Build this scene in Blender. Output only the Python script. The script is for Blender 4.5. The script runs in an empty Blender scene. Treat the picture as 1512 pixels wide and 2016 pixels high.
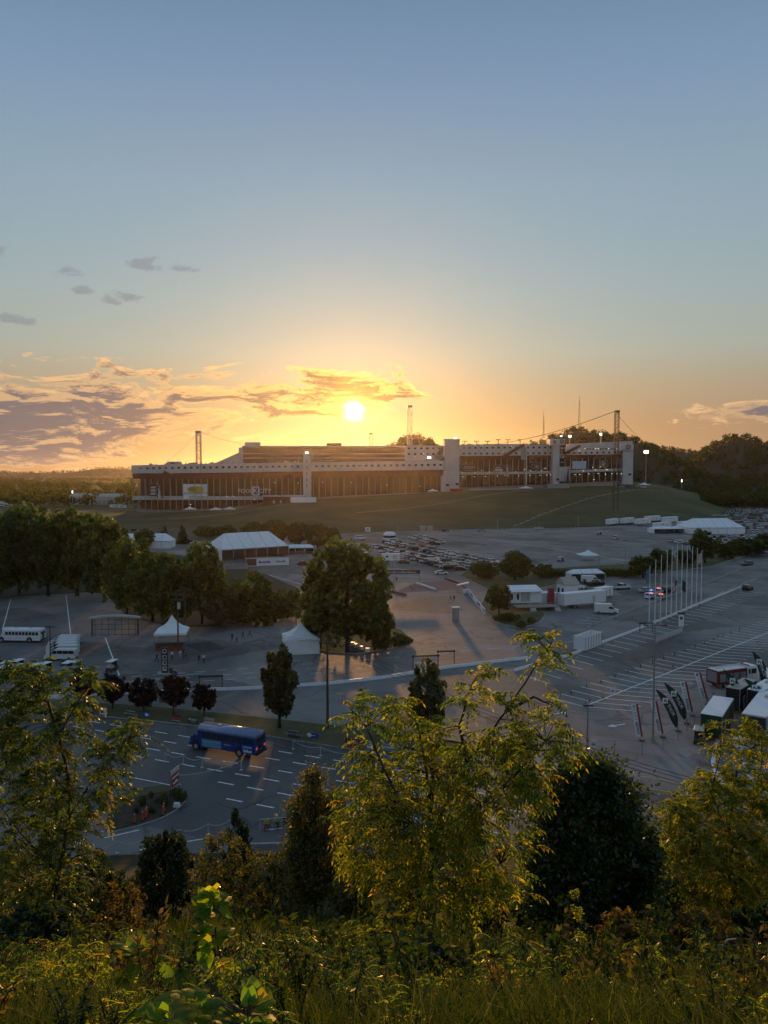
import bpy, math, random
import numpy as np
from mathutils import Vector, Matrix, noise as mnoise

R = math.radians
SC = bpy.context.scene
COL = SC.collection

# ---------------------------------------------------------------- camera
F = 1530.0            # focal length in pixels of a 1512 x 2016 frame
H = 35.0              # eye height above the parking lots
PITCH = math.atan(78 / F)
cam_d = bpy.data.cameras.new('camera')
cam = bpy.data.objects.new('camera', cam_d)
COL.objects.link(cam)
cam.location = (0, 0, H)
cam.rotation_euler = (R(90) - PITCH, 0, 0)
cam_d.sensor_fit = 'VERTICAL'
cam_d.sensor_height = 36
cam_d.lens = F / 2016 * 36
cam_d.clip_start = 0.1
cam_d.clip_end = 40000
SC.camera = cam

# ---------------------------------------------------------------- light
SUN_AZ = math.atan((697 - 756) / F)          # from +Y towards +X
SUN_EL = R(4.5)
SC.view_settings.view_transform = 'Standard'
SC.view_settings.look = 'None'
SC.view_settings.exposure = 0.38
SC.view_settings.gamma = 1.0
SC.view_settings.use_curve_mapping = False
SC.render.engine = 'CYCLES'
cy = SC.cycles
cy.use_denoising = True
try: cy.denoiser = 'OPENIMAGEDENOISE'
except Exception: pass
cy.max_bounces = 7; cy.diffuse_bounces = 3; cy.glossy_bounces = 2
cy.transmission_bounces = 4; cy.transparent_max_bounces = 8; cy.volume_bounces = 0
cy.caustics_reflective = False; cy.caustics_refractive = False
cy.sample_clamp_indirect = 4.0

sun_dir = Vector((math.sin(SUN_AZ) * math.cos(SUN_EL), math.cos(SUN_AZ) * math.cos(SUN_EL), math.sin(SUN_EL)))
sun_d = bpy.data.lights.new('sun', 'SUN')
sun = bpy.data.objects.new('sun', sun_d)
COL.objects.link(sun)
sun.location = (0, 0, 200)
sun.rotation_euler = sun_dir.to_track_quat('Z', 'Y').to_euler()
sun_d.energy = 3.3
sun_d.angle = R(3.0)
sun_d.color = (1.0, 0.485, 0.15)

# node expression helper -------------------------------------------------
class X:
    nt = None
    def __init__(s, v): s.v = v
    @staticmethod
    def _m(op, a, b=None, c=None, clamp=False):
        n = X.nt.nodes.new('ShaderNodeMath'); n.operation = op; n.use_clamp = clamp
        for i, q in enumerate((a, b, c)):
            if q is None: continue
            if isinstance(q, X): X.nt.links.new(q.v, n.inputs[i])
            else: n.inputs[i].default_value = q
        return X(n.outputs[0])
    def __add__(s, o): return X._m('ADD', s, o)
    def __radd__(s, o): return X._m('ADD', s, o)
    def __sub__(s, o): return X._m('SUBTRACT', s, o)
    def __rsub__(s, o): return X._m('SUBTRACT', o, s)
    def __mul__(s, o): return X._m('MULTIPLY', s, o)
    def __rmul__(s, o): return X._m('MULTIPLY', s, o)
    def __truediv__(s, o): return X._m('DIVIDE', s, o)
    def __pow__(s, o): return X._m('POWER', s, o)
    def exp(s): return X._m('EXPONENT', s)
    def clamp(s): return X._m('ADD', s, 0.0, clamp=True)
    def mx(s, o): return X._m('MAXIMUM', s, o)
    def sstep(s, a, b):
        n = X.nt.nodes.new('ShaderNodeMapRange'); n.interpolation_type = 'SMOOTHSTEP'
        X.nt.links.new(s.v, n.inputs[0]); n.inputs[1].default_value = a; n.inputs[2].default_value = b
        return X(n.outputs[0])
def xmix(f, a, b):
    n = X.nt.nodes.new('ShaderNodeMix'); n.data_type = 'RGBA'
    for i, q in ((0, f), (6, a), (7, b)):
        if isinstance(q, X): X.nt.links.new(q.v, n.inputs[i])
        elif i == 0: n.inputs[0].default_value = q
        else: n.inputs[i].default_value = (*q, 1)
    return X(n.outputs[2])
def xscale(c, f):
    n = X.nt.nodes.new('ShaderNodeVectorMath'); n.operation = 'SCALE'
    if isinstance(c, X): X.nt.links.new(c.v, n.inputs[0])
    else: n.inputs[0].default_value = c
    if isinstance(f, X): X.nt.links.new(f.v, n.inputs[3])
    else: n.inputs[3].default_value = f
    return X(n.outputs[0])
def xvec(a, b, op='ADD'):
    n = X.nt.nodes.new('ShaderNodeVectorMath'); n.operation = op
    for i, q in enumerate((a, b)):
        if isinstance(q, X): X.nt.links.new(q.v, n.inputs[i])
        else: n.inputs[i].default_value = q
    return X(n.outputs[0])
def xcomb(a, b, c):
    n = X.nt.nodes.new('ShaderNodeCombineXYZ')
    for i, q in enumerate((a, b, c)):
        if isinstance(q, X): X.nt.links.new(q.v, n.inputs[i])
        else: n.inputs[i].default_value = q
    return X(n.outputs[0])
def xnoise(vec, scale, detail=4, rough=0.55, dist=0.0):
    n = X.nt.nodes.new('ShaderNodeTexNoise')
    X.nt.links.new(vec.v, n.inputs['Vector'])
    n.inputs['Scale'].default_value = scale; n.inputs['Detail'].default_value = detail
    n.inputs['Roughness'].default_value = rough; n.inputs['Distortion'].default_value = dist
    return X(n.outputs[0])

# ---------------------------------------------------------------- sky
def build_world():
    w = bpy.data.worlds.new('World'); SC.world = w; w.use_nodes = True
    nt = w.node_tree; nt.nodes.clear(); X.nt = nt
    out = nt.nodes.new('ShaderNodeOutputWorld'); bg = nt.nodes.new('ShaderNodeBackground')
    nt.links.new(bg.outputs[0], out.inputs[0])
    sky = nt.nodes.new('ShaderNodeTexSky'); sky.sky_type = 'NISHITA'; sky.sun_disc = False
    sky.sun_elevation = SUN_EL; sky.sun_rotation = SUN_AZ
    sky.altitude = 500; sky.air_density = 1.0; sky.dust_density = 1.2; sky.ozone_density = 2.0
    base = X(sky.outputs[0])
    tc = nt.nodes.new('ShaderNodeTexCoord'); d = X(tc.outputs['Generated'])
    sp = nt.nodes.new('ShaderNodeSeparateXYZ'); nt.links.new(d.v, sp.inputs[0])
    dx, dy, dz = (X(sp.outputs[i]) for i in range(3))
    DEG = 180 / math.pi
    az = X._m('ARCTAN2', dx, dy) * DEG
    el = X._m('ARCSINE', dz) * DEG
    dt = nt.nodes.new('ShaderNodeVectorMath'); dt.operation = 'DOT_PRODUCT'
    nt.links.new(d.v, dt.inputs[0]); dt.inputs[1].default_value = sun_dir
    ang = X._m('ARCCOSINE', X(dt.outputs[1]).clamp()) * DEG
    # clear evening air: the Nishita sky blended with the gradient of the hazy dusk
    cr = nt.nodes.new('ShaderNodeValToRGB'); nt.links.new((el / 90.0).clamp().v, cr.inputs[0])
    stops = [(0.0, (.27, .145, .085)), (3.4, (.30, .150, .066)), (6.0, (.318, .232, .138)), (8.6, (.305, .318, .26)), (12.2, (.268, .33, .328)), (15.7, (.238, .318, .358)), (19.5, (.217, .302, .368)), (25.5, (.166, .25, .363)), (31.5, (.115, .195, .305)), (55, (.12, .19, .29)), (90, (.12, .185, .275))]
    e = cr.color_ramp.elements
    while len(e) < len(stops): e.new(.5)
    for i, (p, q) in enumerate(stops): e[i].position = p / 90; e[i].color = (*q, 1)
    lon = X._m('COSINE', (az - math.degrees(SUN_AZ)) / DEG) * 0.5 + 0.5
    lonp = lon ** 5.0
    low = (el.mx(0.0) * -1.0 / 7.0).exp()
    dusk = xmix(low * (1.0 - lonp), X(cr.outputs[0]), (.215, .195, .21))
    col = xmix(0.85, xscale(base, SKY_K), dusk)
    # aureole round the sun
    a2 = ((el - math.degrees(SUN_EL)) ** 2.0 * 1.7 + (az - math.degrees(SUN_AZ)) ** 2.0 * 0.6)
    g1 = (a2 * -1.0 / 34.0).exp()
    g2 = (ang * -1.0 / 1.7).exp()
    # clouds
    wv = xcomb(az * 0.10, el * 0.36, 3.7)
    warp = xnoise(xcomb(az * 0.16, el * 0.3, 9.1), 1.0, 2) - 0.5
    def cl(de): return xnoise(xcomb(az * 0.10 + warp * 0.8, (el + de) * 0.44 + warp * 0.7, 1.3), 1.7, 10, 0.66, 0.15)
    n1 = cl(0.0); n1b = cl(0.42)
    def lobe(a0, e0, sa, se):
        return (((az - a0) / sa) ** 2.0 * -1.0 - ((el - e0) / se) ** 2.0).exp()
    left = lobe(-27.0, 3.0, 15.0, 3.9)
    ridge = lobe(-15.0, 6.4, 6.5, 1.9) * 0.8
    sunb = lobe(-4.0, 5.6, 6.5, 2.0)
    sunn = lobe(0.4, 6.9, 4.2, 1.9) * 0.75
    right = lobe(25.5, 3.9, 6.5, 1.1)
    m = left * 0.47 + ridge * 0.24 + sunb * 0.33 + sunn * 0.17 + right * 0.34
    dens = n1 + m - 0.73
    c = dens.sstep(0.0, 0.07)
    thick = (dens.sstep(0.015, 0.13) - (n1 - n1b).sstep(0.015, 0.10) * 0.75).clamp()
    near = (ang * -1.0 / 9.0).exp()
    rim = xmix(near, (0.56, 0.36, 0.20), (1.7, 0.85, 0.16))
    body = xmix(near, (0.140, 0.122, 0.138), (0.24, 0.115, 0.03))
    ccol = xmix(thick, rim, body)
    # small grey puffs high on the left
    n2 = xnoise(xcomb(az * 0.6, el * 1.3, 6.0), 1.3, 7, 0.65)
    puffs = None
    for (px, py, sx, sy) in ((38, 661, 34, 9), (243, 609, 28, 11), (172, 600, 20, 6), (292, 545, 26, 11), (366, 549, 20, 6), (140, 570, 24, 7), (5, 545, 16, 9)):
        a0 = math.degrees(math.atan((px - 756) / F)); e0 = math.degrees(math.atan((930 - py) / F))
        q = lobe(a0, e0, sx / 17.0, sy / 17.0)
        puffs = q if puffs is None else puffs.mx(q)
    pc = (puffs * 0.62 + (n2 - 0.5) * 1.5).sstep(0.30, 0.62) * 0.6 * puffs.sstep(0.05, 0.4)
    col = xmix(c * 0.9, col, ccol)
    col = xmix(pc, col, (0.19, 0.20, 0.225))
    # the sun itself, cut by the cloud streaks in front of it
    streak = xnoise(xcomb(az * 0.22, el * 1.5, 2.2), 1.4, 4, 0.6)
    veil = 1.0 - streak.sstep(0.50, 0.66) * 0.75
    disc = ((ang + (streak - 0.5) * 0.6).mx(0.0) ** 2.0 * -1.0 / 0.22).exp()
    halo = (ang ** 2.0 * -1.0 / 2.2).exp() * veil
    col = xvec(col, xscale((0.36, 0.10, 0.0), g2))
    col = xvec(col, xscale((1.0, 0.46, 0.07), halo))
    col = xvec(col, xscale((8.0, 6.4, 3.6), disc))
    nt.links.new(col.v, bg.inputs[0]); bg.inputs[1].default_value = 1.0
SKY_K = 0.10
build_world()

# ---------------------------------------------------------------- pixels to places
def ray(px, py):
    x = (px - 756) / F; v = -(py - 1008) / F
    c, s = math.cos(PITCH), math.sin(PITCH)
    return x, c + v * s, -s + v * c
def at(px, py, z=0.0):
    x, y, zz = ray(px, py); t = (z - H) / zz
    return Vector((x * t, y * t, z))
def atd(px, py, d):
    x, y, zz = ray(px, py); t = d / y
    return Vector((x * t, d, H + zz * t))

# ---------------------------------------------------------------- meshes
class MB:
    def __init__(s): s.v = []; s.f = []; s.m = []; s.cur = 0; s.M = None
    def mat(s, i): s.cur = i; return s
    def add(s, vs, fs):
        b = len(s.v)
        if s.M is not None: vs = [s.M @ Vector(q) for q in vs]
        s.v += [tuple(q) for q in vs]
        s.f += [tuple(i + b for i in f) for f in fs]; s.m += [s.cur] * len(fs); return s
    def hexa(s, b4, t4):
        return s.add(list(b4) + list(t4), [(3, 2, 1, 0), (4, 5, 6, 7), (0, 1, 5, 4), (1, 2, 6, 5), (2, 3, 7, 6), (3, 0, 4, 7)])
    def box(s, x0, x1, y0, y1, z0, z1, tx=0, ty=0):
        """axis box; tx, ty shrink the top on each side"""
        return s.hexa([(x0, y0, z0), (x1, y0, z0), (x1, y1, z0), (x0, y1, z0)],
                      [(x0 + tx, y0 + ty, z1), (x1 - tx, y0 + ty, z1), (x1 - tx, y1 - ty, z1), (x0 + tx, y1 - ty, z1)])
    def bar(s, p, q, w, h=None, up=(0, 0, 1)):
        p, q = Vector(p), Vector(q); h = w if h is None else h
        d = (q - p).normalized(); u = Vector(up)
        if abs(d.dot(u)) > .98: u = Vector((1, 0, 0))
        a = d.cross(u).normalized() * w / 2; b = a.cross(d).normalized() * h / 2
        return s.hexa([p - a - b, p + a - b, p + a + b, p - a + b], [q - a - b, q + a - b, q + a + b, q - a + b])
    def tube(s, pts, rad, n=6, cap=True):
        pts = [Vector(p) for p in pts]
        if not isinstance(rad, (list, tuple)): rad = [rad] * len(pts)
        vs = []; fs = []
        for i, p in enumerate(pts):
            d = (pts[min(i + 1, len(pts) - 1)] - pts[max(i - 1, 0)]).normalized()
            u = Vector((0, 0, 1)) if abs(d.z) < .95 else Vector((1, 0, 0))
            a = d.cross(u).normalized(); b = a.cross(d)
            for k in range(n):
                t = 2 * math.pi * k / n
                vs.append(p + (a * math.cos(t) + b * math.sin(t)) * rad[i])
        for i in range(len(pts) - 1):
            for k in range(n):
                fs.append((i * n + k, i * n + (k + 1) % n, (i + 1) * n + (k + 1) % n, (i + 1) * n + k))
        if cap: fs += [tuple(range(n - 1, -1, -1)), tuple((len(pts) - 1) * n + k for k in range(n))]
        return s.add(vs, fs)
    def disc(s, c, r, axis='x', w=.1, n=12):
        c = Vector(c); o = {'x': Vector((w / 2, 0, 0)), 'y': Vector((0, w / 2, 0)), 'z': Vector((0, 0, w / 2))}[axis]
        return s.tube([c - o, c + o], r, n)
    def prism(s, poly, z0, z1):
        n = len(poly)
        return s.add([(p[0], p[1], z0) for p in poly] + [(p[0], p[1], z1) for p in poly],
                     [tuple(range(n - 1, -1, -1)), tuple(range(n, 2 * n))] + [(i, (i + 1) % n, n + (i + 1) % n, n + i) for i in range(n)])
    def side(s, poly, x0, x1):
        """outline in the y-z plane pulled along x"""
        n = len(poly)
        return s.add([(x0, p[0], p[1]) for p in poly] + [(x1, p[0], p[1]) for p in poly],
                     [tuple(range(n)), tuple(range(2 * n - 1, n - 1, -1))] + [(i, n + i, n + (i + 1) % n, (i + 1) % n) for i in range(n)])
    def sheet(s, poly):
        return s.add(poly, [tuple(range(len(poly)))])
    def build(s, name, mats, parent=None, smooth=False, loc=None, rz=0.0):
        me = bpy.data.meshes.new(name); me.from_pydata(s.v, [], s.f)
        for m in (mats if isinstance(mats, (list, tuple)) else [mats]): me.materials.append(m)
        if len(me.materials) > 1: me.polygons.foreach_set('material_index', s.m)
        if smooth: me.polygons.foreach_set('use_smooth', [True] * len(s.f))
        me.update()
        o = bpy.data.objects.new(name, me); COL.objects.link(o)
        if parent is not None: o.parent = parent
        if loc is not None: o.location = loc
        o.rotation_euler.z = rz
        return o
def npmesh(name, v, f, mats, parent=None, mi=None, smooth=False):
    me = bpy.data.meshes.new(name)
    k = f.shape[1]
    me.vertices.add(len(v)); me.vertices.foreach_set('co', np.ascontiguousarray(v, dtype=np.float32).ravel())
    me.loops.add(f.size); me.loops.foreach_set('vertex_index', np.ascontiguousarray(f, dtype=np.int32).ravel())
    me.polygons.add(len(f)); me.polygons.foreach_set('loop_start', np.arange(0, f.size, k, dtype=np.int32))
    for m in (mats if isinstance(mats, (list, tuple)) else [mats]): me.materials.append(m)
    if mi is not None: me.polygons.foreach_set('material_index', np.ascontiguousarray(mi, dtype=np.int32))
    if smooth: me.polygons.foreach_set('use_smooth', np.ones(len(f), dtype=bool))
    me.update(calc_edges=True); me.validate()
    o = bpy.data.objects.new(name, me); COL.objects.link(o)
    if parent is not None: o.parent = parent
    return o
def empty(name, loc=(0, 0, 0), rz=0.0, label=None, cat=None, group=None, sc=1.0):
    o = bpy.data.objects.new(name, None); COL.objects.link(o)
    o.location = loc; o.rotation_euler.z = rz; o.scale = (sc, sc, sc); o.empty_display_size = .2
    return tag(o, label, cat, group)
def tag(o, label=None, cat=None, group=None, kind=None):
    if label: o['label'] = label
    if cat: o['category'] = cat
    if group: o['group'] = group
    if kind: o['kind'] = kind
    return o
KIDS = {}
def dup(root, loc=None, rz=None, label=None, group=None, sc=None):
    r = root.copy(); COL.objects.link(r)
    if loc is not None: r.location = loc
    if rz is not None: r.rotation_euler.z = rz
    if sc is not None: r.scale = sc if isinstance(sc, (tuple, list)) else (sc, sc, sc)
    if label: r['label'] = label
    if group: r['group'] = group
    def rec(a, b):
        for ch in kids(a):
            c = ch.copy(); COL.objects.link(c); c.parent = b; rec(ch, c)
    rec(root, r)
    return r
def kids(o):
    k = KIDS.get(o.name)
    if k is None: k = KIDS[o.name] = list(o.children)
    return k
def heading(p, q):
    return math.atan2(q[1] - p[1], q[0] - p[0])

# ---------------------------------------------------------------- materials
def pbr(name, col, rough=.6, metal=0.0, var=.12, scale=3.0, spec=.4, emit=None, es=0.0, col2=None, bump=0.0, detail=4, aniso=None):
    m = bpy.data.materials.new(name); m.use_nodes = True; nt = m.node_tree; X.nt = nt
    b = nt.nodes['Principled BSDF']
    b.inputs['Roughness'].default_value = rough; b.inputs['Metallic'].default_value = metal
    b.inputs['Specular IOR Level'].default_value = spec
    tc = nt.nodes.new('ShaderNodeTexCoord')
    n = xnoise(X(tc.outputs['Object']), scale, detail, .6)
    a = tuple(max(0, c * (1 - var)) for c in col); z = tuple(min(1, c * (1 + var)) for c in (col2 or col))
    if col2: a = col
    f = n.sstep(.3, .7)
    nt.links.new(xmix(f, a, z).v, b.inputs['Base Color'])
    if bump:
        bp = nt.nodes.new('ShaderNodeBump'); bp.inputs['Strength'].default_value = bump
        nt.links.new(n.v, bp.inputs['Height']); nt.links.new(bp.outputs[0], b.inputs['Normal'])
    if emit:
        b.inputs['Emission Color'].default_value = (*emit, 1); b.inputs['Emission Strength'].default_value = es
    return m
def leaf(name, ramp, trans=.45, gloss=.06, rough=.35):
    """ramp: colours picked at random for each leaf"""
    m = bpy.data.materials.new(name); m.use_nodes = True; nt = m.node_tree; nt.nodes.clear(); X.nt = nt
    out = nt.nodes.new('ShaderNodeOutputMaterial')
    g = nt.nodes.new('ShaderNodeNewGeometry')
    cr = nt.nodes.new('ShaderNodeValToRGB'); cr.color_ramp.interpolation = 'LINEAR'
    e = cr.color_ramp.elements
    while len(e) < len(ramp): e.new(.5)
    for i, (p, c) in enumerate(ramp): e[i].position = p; e[i].color = (*c, 1)
    nt.links.new(g.outputs['Random Per Island'], cr.inputs[0])
    df = nt.nodes.new('ShaderNodeBsdfDiffuse'); tr = nt.nodes.new('ShaderNodeBsdfTranslucent'); gl = nt.nodes.new('ShaderNodeBsdfGlossy')
    nt.links.new(cr.outputs[0], df.inputs[0])
    tcol = xvec(X(cr.outputs[0]), (2.5, 3.3, .95), 'MULTIPLY')
    nt.links.new(tcol.v, tr.inputs[0])
    gl.inputs['Roughness'].default_value = rough; gl.inputs[0].default_value = (.9, .9, .9, 1)
    a = nt.nodes.new('ShaderNodeMixShader'); a.inputs[0].default_value = trans
    nt.links.new(df.outputs[0], a.inputs[1]); nt.links.new(tr.outputs[0], a.inputs[2])
    b = nt.nodes.new('ShaderNodeMixShader'); b.inputs[0].default_value = gloss
    nt.links.new(a.outputs[0], b.inputs[1]); nt.links.new(gl.outputs[0], b.inputs[2])
    nt.links.new(b.outputs[0], out.inputs[0])
    return m

M = {}
M['white'] = pbr('white paint', (.80, .81, .82), .35, var=.06)
M['whitecanvas'] = pbr('white canvas', (.84, .85, .86), .7, var=.05, scale=.8)
M['line'] = pbr('white line paint', (.78, .78, .76), .7, var=.3, scale=2.5)
M['yline'] = pbr('yellow line paint', (.55, .38, .08), .7, var=.3, scale=2.5)
M['grey'] = pbr('grey paint', (.30, .31, .32), .5)
M['lgrey'] = pbr('light grey panel', (.50, .50, .49), .6, var=.08, scale=.15)
M['dark'] = pbr('dark grey', (.045, .047, .05), .55)
M['black'] = pbr('black rubber', (.018, .018, .02), .7)
M['glass'] = pbr('tinted glass', (.02, .024, .03), .06, spec=.7, var=.02)
M['steel'] = pbr('galvanised steel', (.38, .38, .38), .42, metal=.7)
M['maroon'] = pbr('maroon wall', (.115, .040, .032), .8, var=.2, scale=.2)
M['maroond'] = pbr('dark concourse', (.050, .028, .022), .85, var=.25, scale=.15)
M['conc'] = pbr('weathered concrete', (.34, .33, .31), .85, var=.16, scale=.6)
M['wood'] = pbr('pole wood', (.11, .075, .05), .85, var=.3, scale=2)
M['bark'] = pbr('bark', (.06, .048, .038), .9, var=.35, scale=6)
M['red'] = pbr('red paint', (.38, .035, .03), .35)
M['orange'] = pbr('orange plastic', (.62, .09, .03), .5)
M['yellow'] = pbr('yellow paint', (.62, .42, .05), .5)
M['skin'] = pbr('skin', (.45, .28, .20), .6)
M['hair'] = pbr('dark hair', (.03, .022, .016), .6)
M['bulb'] = pbr('lit lamp', (.9, .9, .9), .4, emit=(1.0, .93, .82), es=1.9)
M['bulbw'] = pbr('lit flood lamp', (.9, .9, .9), .4, emit=(1.0, .90, .80), es=3.2)
M['redlamp'] = pbr('lit red lamp', (.8, .1, .08), .4, emit=(1.0, .12, .06), es=2)
M['bluelamp'] = pbr('lit blue lamp', (.1, .2, .8), .4, emit=(.15, .3, 1.0), es=2)
M['taillamp'] = pbr('tail lamp glow', (.5, .03, .03), .4, emit=(1.0, .1, .06), es=.35)
M['rope'] = pbr('rope', (.5, .48, .42), .8)
# ================================================================ setting
def ground_mat(name, c1, c2, scale=.25, rough=.9, c3=None, fine=8.0, spec=.3):
    m = bpy.data.materials.new(name); m.use_nodes = True; nt = m.node_tree; X.nt = nt
    b = nt.nodes['Principled BSDF']; b.inputs['Roughness'].default_value = rough
    b.inputs['Specular IOR Level'].default_value = spec
    g = nt.nodes.new('ShaderNodeNewGeometry'); p = X(g.outputs['Position'])
    a = xnoise(p, scale, 5, .6).sstep(.32, .68); f = xnoise(p, fine, 5, .7)
    c = xmix(a, c1, c2)
    if c3: c = xmix(xnoise(p, scale * .31, 3, .6, .6).sstep(.5, .72), c, c3)
    c = xscale(c, f * .7 + .65)
    nt.links.new(c.v, b.inputs['Base Color'])
    bp = nt.nodes.new('ShaderNodeBump'); bp.inputs['Strength'].default_value = .25; bp.inputs['Distance'].default_value = .05
    nt.links.new(f.v, bp.inputs['Height']); nt.links.new(bp.outputs[0], b.inputs['Normal'])
    return m
def asphalt_mat(name, c1, c2, c3, rough):
    """worn asphalt: resurfaced patches, cracks, tyre-dark tracks, oil spots"""
    m = bpy.data.materials.new(name); m.use_nodes = True; nt = m.node_tree; X.nt = nt
    b = nt.nodes['Principled BSDF']; b.inputs['Specular IOR Level'].default_value = .35
    g = nt.nodes.new('ShaderNodeNewGeometry'); p = X(g.outputs['Position'])
    def vor(scale, feat, sock, vec=p):
        n = nt.nodes.new('ShaderNodeTexVoronoi'); n.feature = feat; n.inputs['Scale'].default_value = scale; nt.links.new(vec.v, n.inputs['Vector']); return X(n.outputs[sock])
    tn = nt.nodes.new('ShaderNodeTexNoise'); tn.inputs['Scale'].default_value = .25; nt.links.new(p.v, tn.inputs['Vector']); wob = xvec(p, xscale(xvec(X(tn.outputs[1]), (-.5, -.5, -.5)), 4.0))
    a = xnoise(p, .06, 6, .62).sstep(.33, .67); f = xnoise(p, 4.0, 5, .75); mid = xnoise(p, .5, 5, .65)
    c = xmix(a, c1, c2)
    c = xmix(xnoise(p, .022, 4, .6, .8).sstep(.48, .66), c, c3)
    cell = nt.nodes.new('ShaderNodeTexVoronoi'); cell.inputs['Scale'].default_value = .055; nt.links.new(wob.v, cell.inputs['Vector'])
    sp = nt.nodes.new('ShaderNodeSeparateColor'); nt.links.new(cell.outputs['Color'], sp.inputs[0])
    c = xscale(c, X(sp.outputs[0]).sstep(.55, .9) * -.34 + 1.0 + X(sp.outputs[1]).sstep(.75, .8) * .12)
    crack = vor(.11, 'DISTANCE_TO_EDGE', 0, wob).sstep(.035, .008) * xnoise(p, .05, 3).sstep(.42, .6)
    c = xscale(c, 1.0 - crack * .5)
    oil = xnoise(p, .9, 3, .5).sstep(.66, .76)
    c = xscale(c, (1.0 - oil * .3) * (f * .5 + .75) * (mid * .5 + .75))
    nt.links.new(c.v, b.inputs['Base Color']); nt.links.new((mid * .25 + rough - .1).v, b.inputs['Roughness'])
    bp = nt.nodes.new('ShaderNodeBump'); bp.inputs['Strength'].default_value = .3; bp.inputs['Distance'].default_value = .03
    nt.links.new(f.v, bp.inputs['Height']); nt.links.new(bp.outputs[0], b.inputs['Normal'])
    return m
M['asphalt'] = asphalt_mat('worn asphalt', (.165, .155, .144), (.245, .228, .210), (.112, .107, .102), .68)
M['road'] = asphalt_mat('road asphalt', (.108, .104, .100), (.155, .148, .141), (.082, .080, .079), .68)
M['grass'] = ground_mat('mown grass', (.040, .056, .015), (.085, .086, .028), .03, .95, (.135, .112, .05), .5)
M['verge'] = ground_mat('dry verge grass', (.085, .085, .032), (.12, .105, .045), .5, .95, (.06, .07, .022), 7.0)
M['mulch'] = ground_mat('mulch', (.045, .034, .024), (.075, .055, .036), .9, .95, None, 9.0)
M['field'] = ground_mat('far fields', (.060, .066, .030), (.10, .098, .05), .006, .95, (.045, .055, .024), .08)
M['woodfloor'] = ground_mat('wood floor', (.035, .038, .018), (.05, .05, .026), .02, .95, None, .3)
M['hillgrass'] = ground_mat('hillside weeds', (.026, .032, .010), (.045, .040, .016), .5, .95, (.02, .02, .008), 5.0)

def spline(p, xs):
    return float(np.interp(p, [a for a, _ in xs], [b for _, b in xs]))
HILL = [(-30, -1.7), (0, 1.62), (2.5, 2.0), (8, 5.7), (14, 9.4), (25, 15.7), (40, 23.7), (58, 31.6), (66, 34.2), (70, 35.0), (74, 35.3)]
def hill_z(x, y):
    """the slope below the look-out"""
    d = y + 0.0012 * x * x * (1 if y > 0 else 0)
    z = H - spline(d, HILL)
    z += .35 * mnoise.noise(Vector((x * .12, y * .12, 2.0))) * min(1, max(0, (66 - d) / 10)) * min(1, max(.15, d / 12))
    return z
def grid(name, xs, ys, fz, m, **k):
    v = [(x, y, fz(x, y)) for y in ys for x in xs]; n = len(xs)
    f = [(j * n + i, j * n + i + 1, (j + 1) * n + i + 1, (j + 1) * n + i) for j in range(len(ys) - 1) for i in range(n - 1)]
    o = npmesh(name, np.array(v), np.array(f), m, smooth=True); return tag(o, **k)
GX = [x * 2.0 for x in range(-55, 56)]; GY = [-30, -20, -12, -8, -5, -3, -1.5] + [i * 1.0 for i in range(0, 75)]
grid('hillside', GX, GY, hill_z, M['hillgrass'], kind='structure')

# one sheet to the horizon
gm = MB(); gm.sheet([(-9000, -500, -.42), (9000, -500, -.42), (9000, 9000, -.42), (-9000, 9000, -.42)])
tag(gm.build('ground', M['field']), kind='structure')
S = H / 28.0
def poly(pts, z): return [at(px, py, 0).to_tuple()[:2] + (z,) for px, py in pts]
def sheet(name, pts, z, m, parent=None):
    mb = MB(); mb.sheet(pts[::-1] if sum((pts[i - 1][0] * pts[i][1] - pts[i][0] * pts[i - 1][1]) for i in range(len(pts))) < 0 else pts)
    o = mb.build(name, m, parent)
    if parent is None: tag(o, kind='structure')
    return o
LOT = sheet('parking_lot', [(-150, 60, 0), (160, 60, 0), (330, 320, 0), (360, 640, 0), (225, 560, 0), (130, 496, 0), (20, 470, 0), (-95, 400, 0), (-150, 300, 0)], 0, M['asphalt'])
# the parkway in front with its lanes
ldir = Vector((2.8, -1.17, 0)).normalized(); lnor = Vector((ldir.y, -ldir.x, 0)) * -1   # towards the far side
base_pt = at(547, 1517)
ROADPTS = [base_pt + ldir * a + lnor * b + Vector((0, 0, .004)) for a, b in ((-75, -17.5), (75, -17.5), (75, 11.6), (-75, 11.6))]
ROAD = sheet('road', [tuple(p) for p in ROADPTS], .004, M['road'])
def strip(mb, p, q, w, z):
    p, q = Vector(p), Vector(q); d = (q - p).normalized(); n = Vector((-d.y, d.x, 0)) * w / 2
    mb.sheet([(p - n).to_tuple()[:2] + (z,), (q - n).to_tuple()[:2] + (z,), (q + n).to_tuple()[:2] + (z,), (p + n).to_tuple()[:2] + (z,)])
def paint(name, p, q, w, parent, z=.008, m='line'):
    """one painted stroke as a part of the surface it lies on"""
    mb = MB(); strip(mb, p, q, w, z); return mb.build(name, M[m], parent)
def polypaint(name, pts, w, parent, z=.008, m='line'):
    mb = MB(); pts = [Vector(p) for p in pts]
    L = []; Rr = []
    for i, p in enumerate(pts):
        d = (pts[min(i + 1, len(pts) - 1)] - pts[max(i - 1, 0)]).normalized(); n = Vector((-d.y, d.x, 0)) * w / 2
        L.append(p + n); Rr.append(p - n)
    for i in range(len(pts) - 1):
        mb.sheet([(q.x, q.y, z) for q in (Rr[i], Rr[i + 1], L[i + 1], L[i])])
    return mb.build(name, M[m], parent)
dash0 = None
rnd = random.Random(5)
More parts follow.
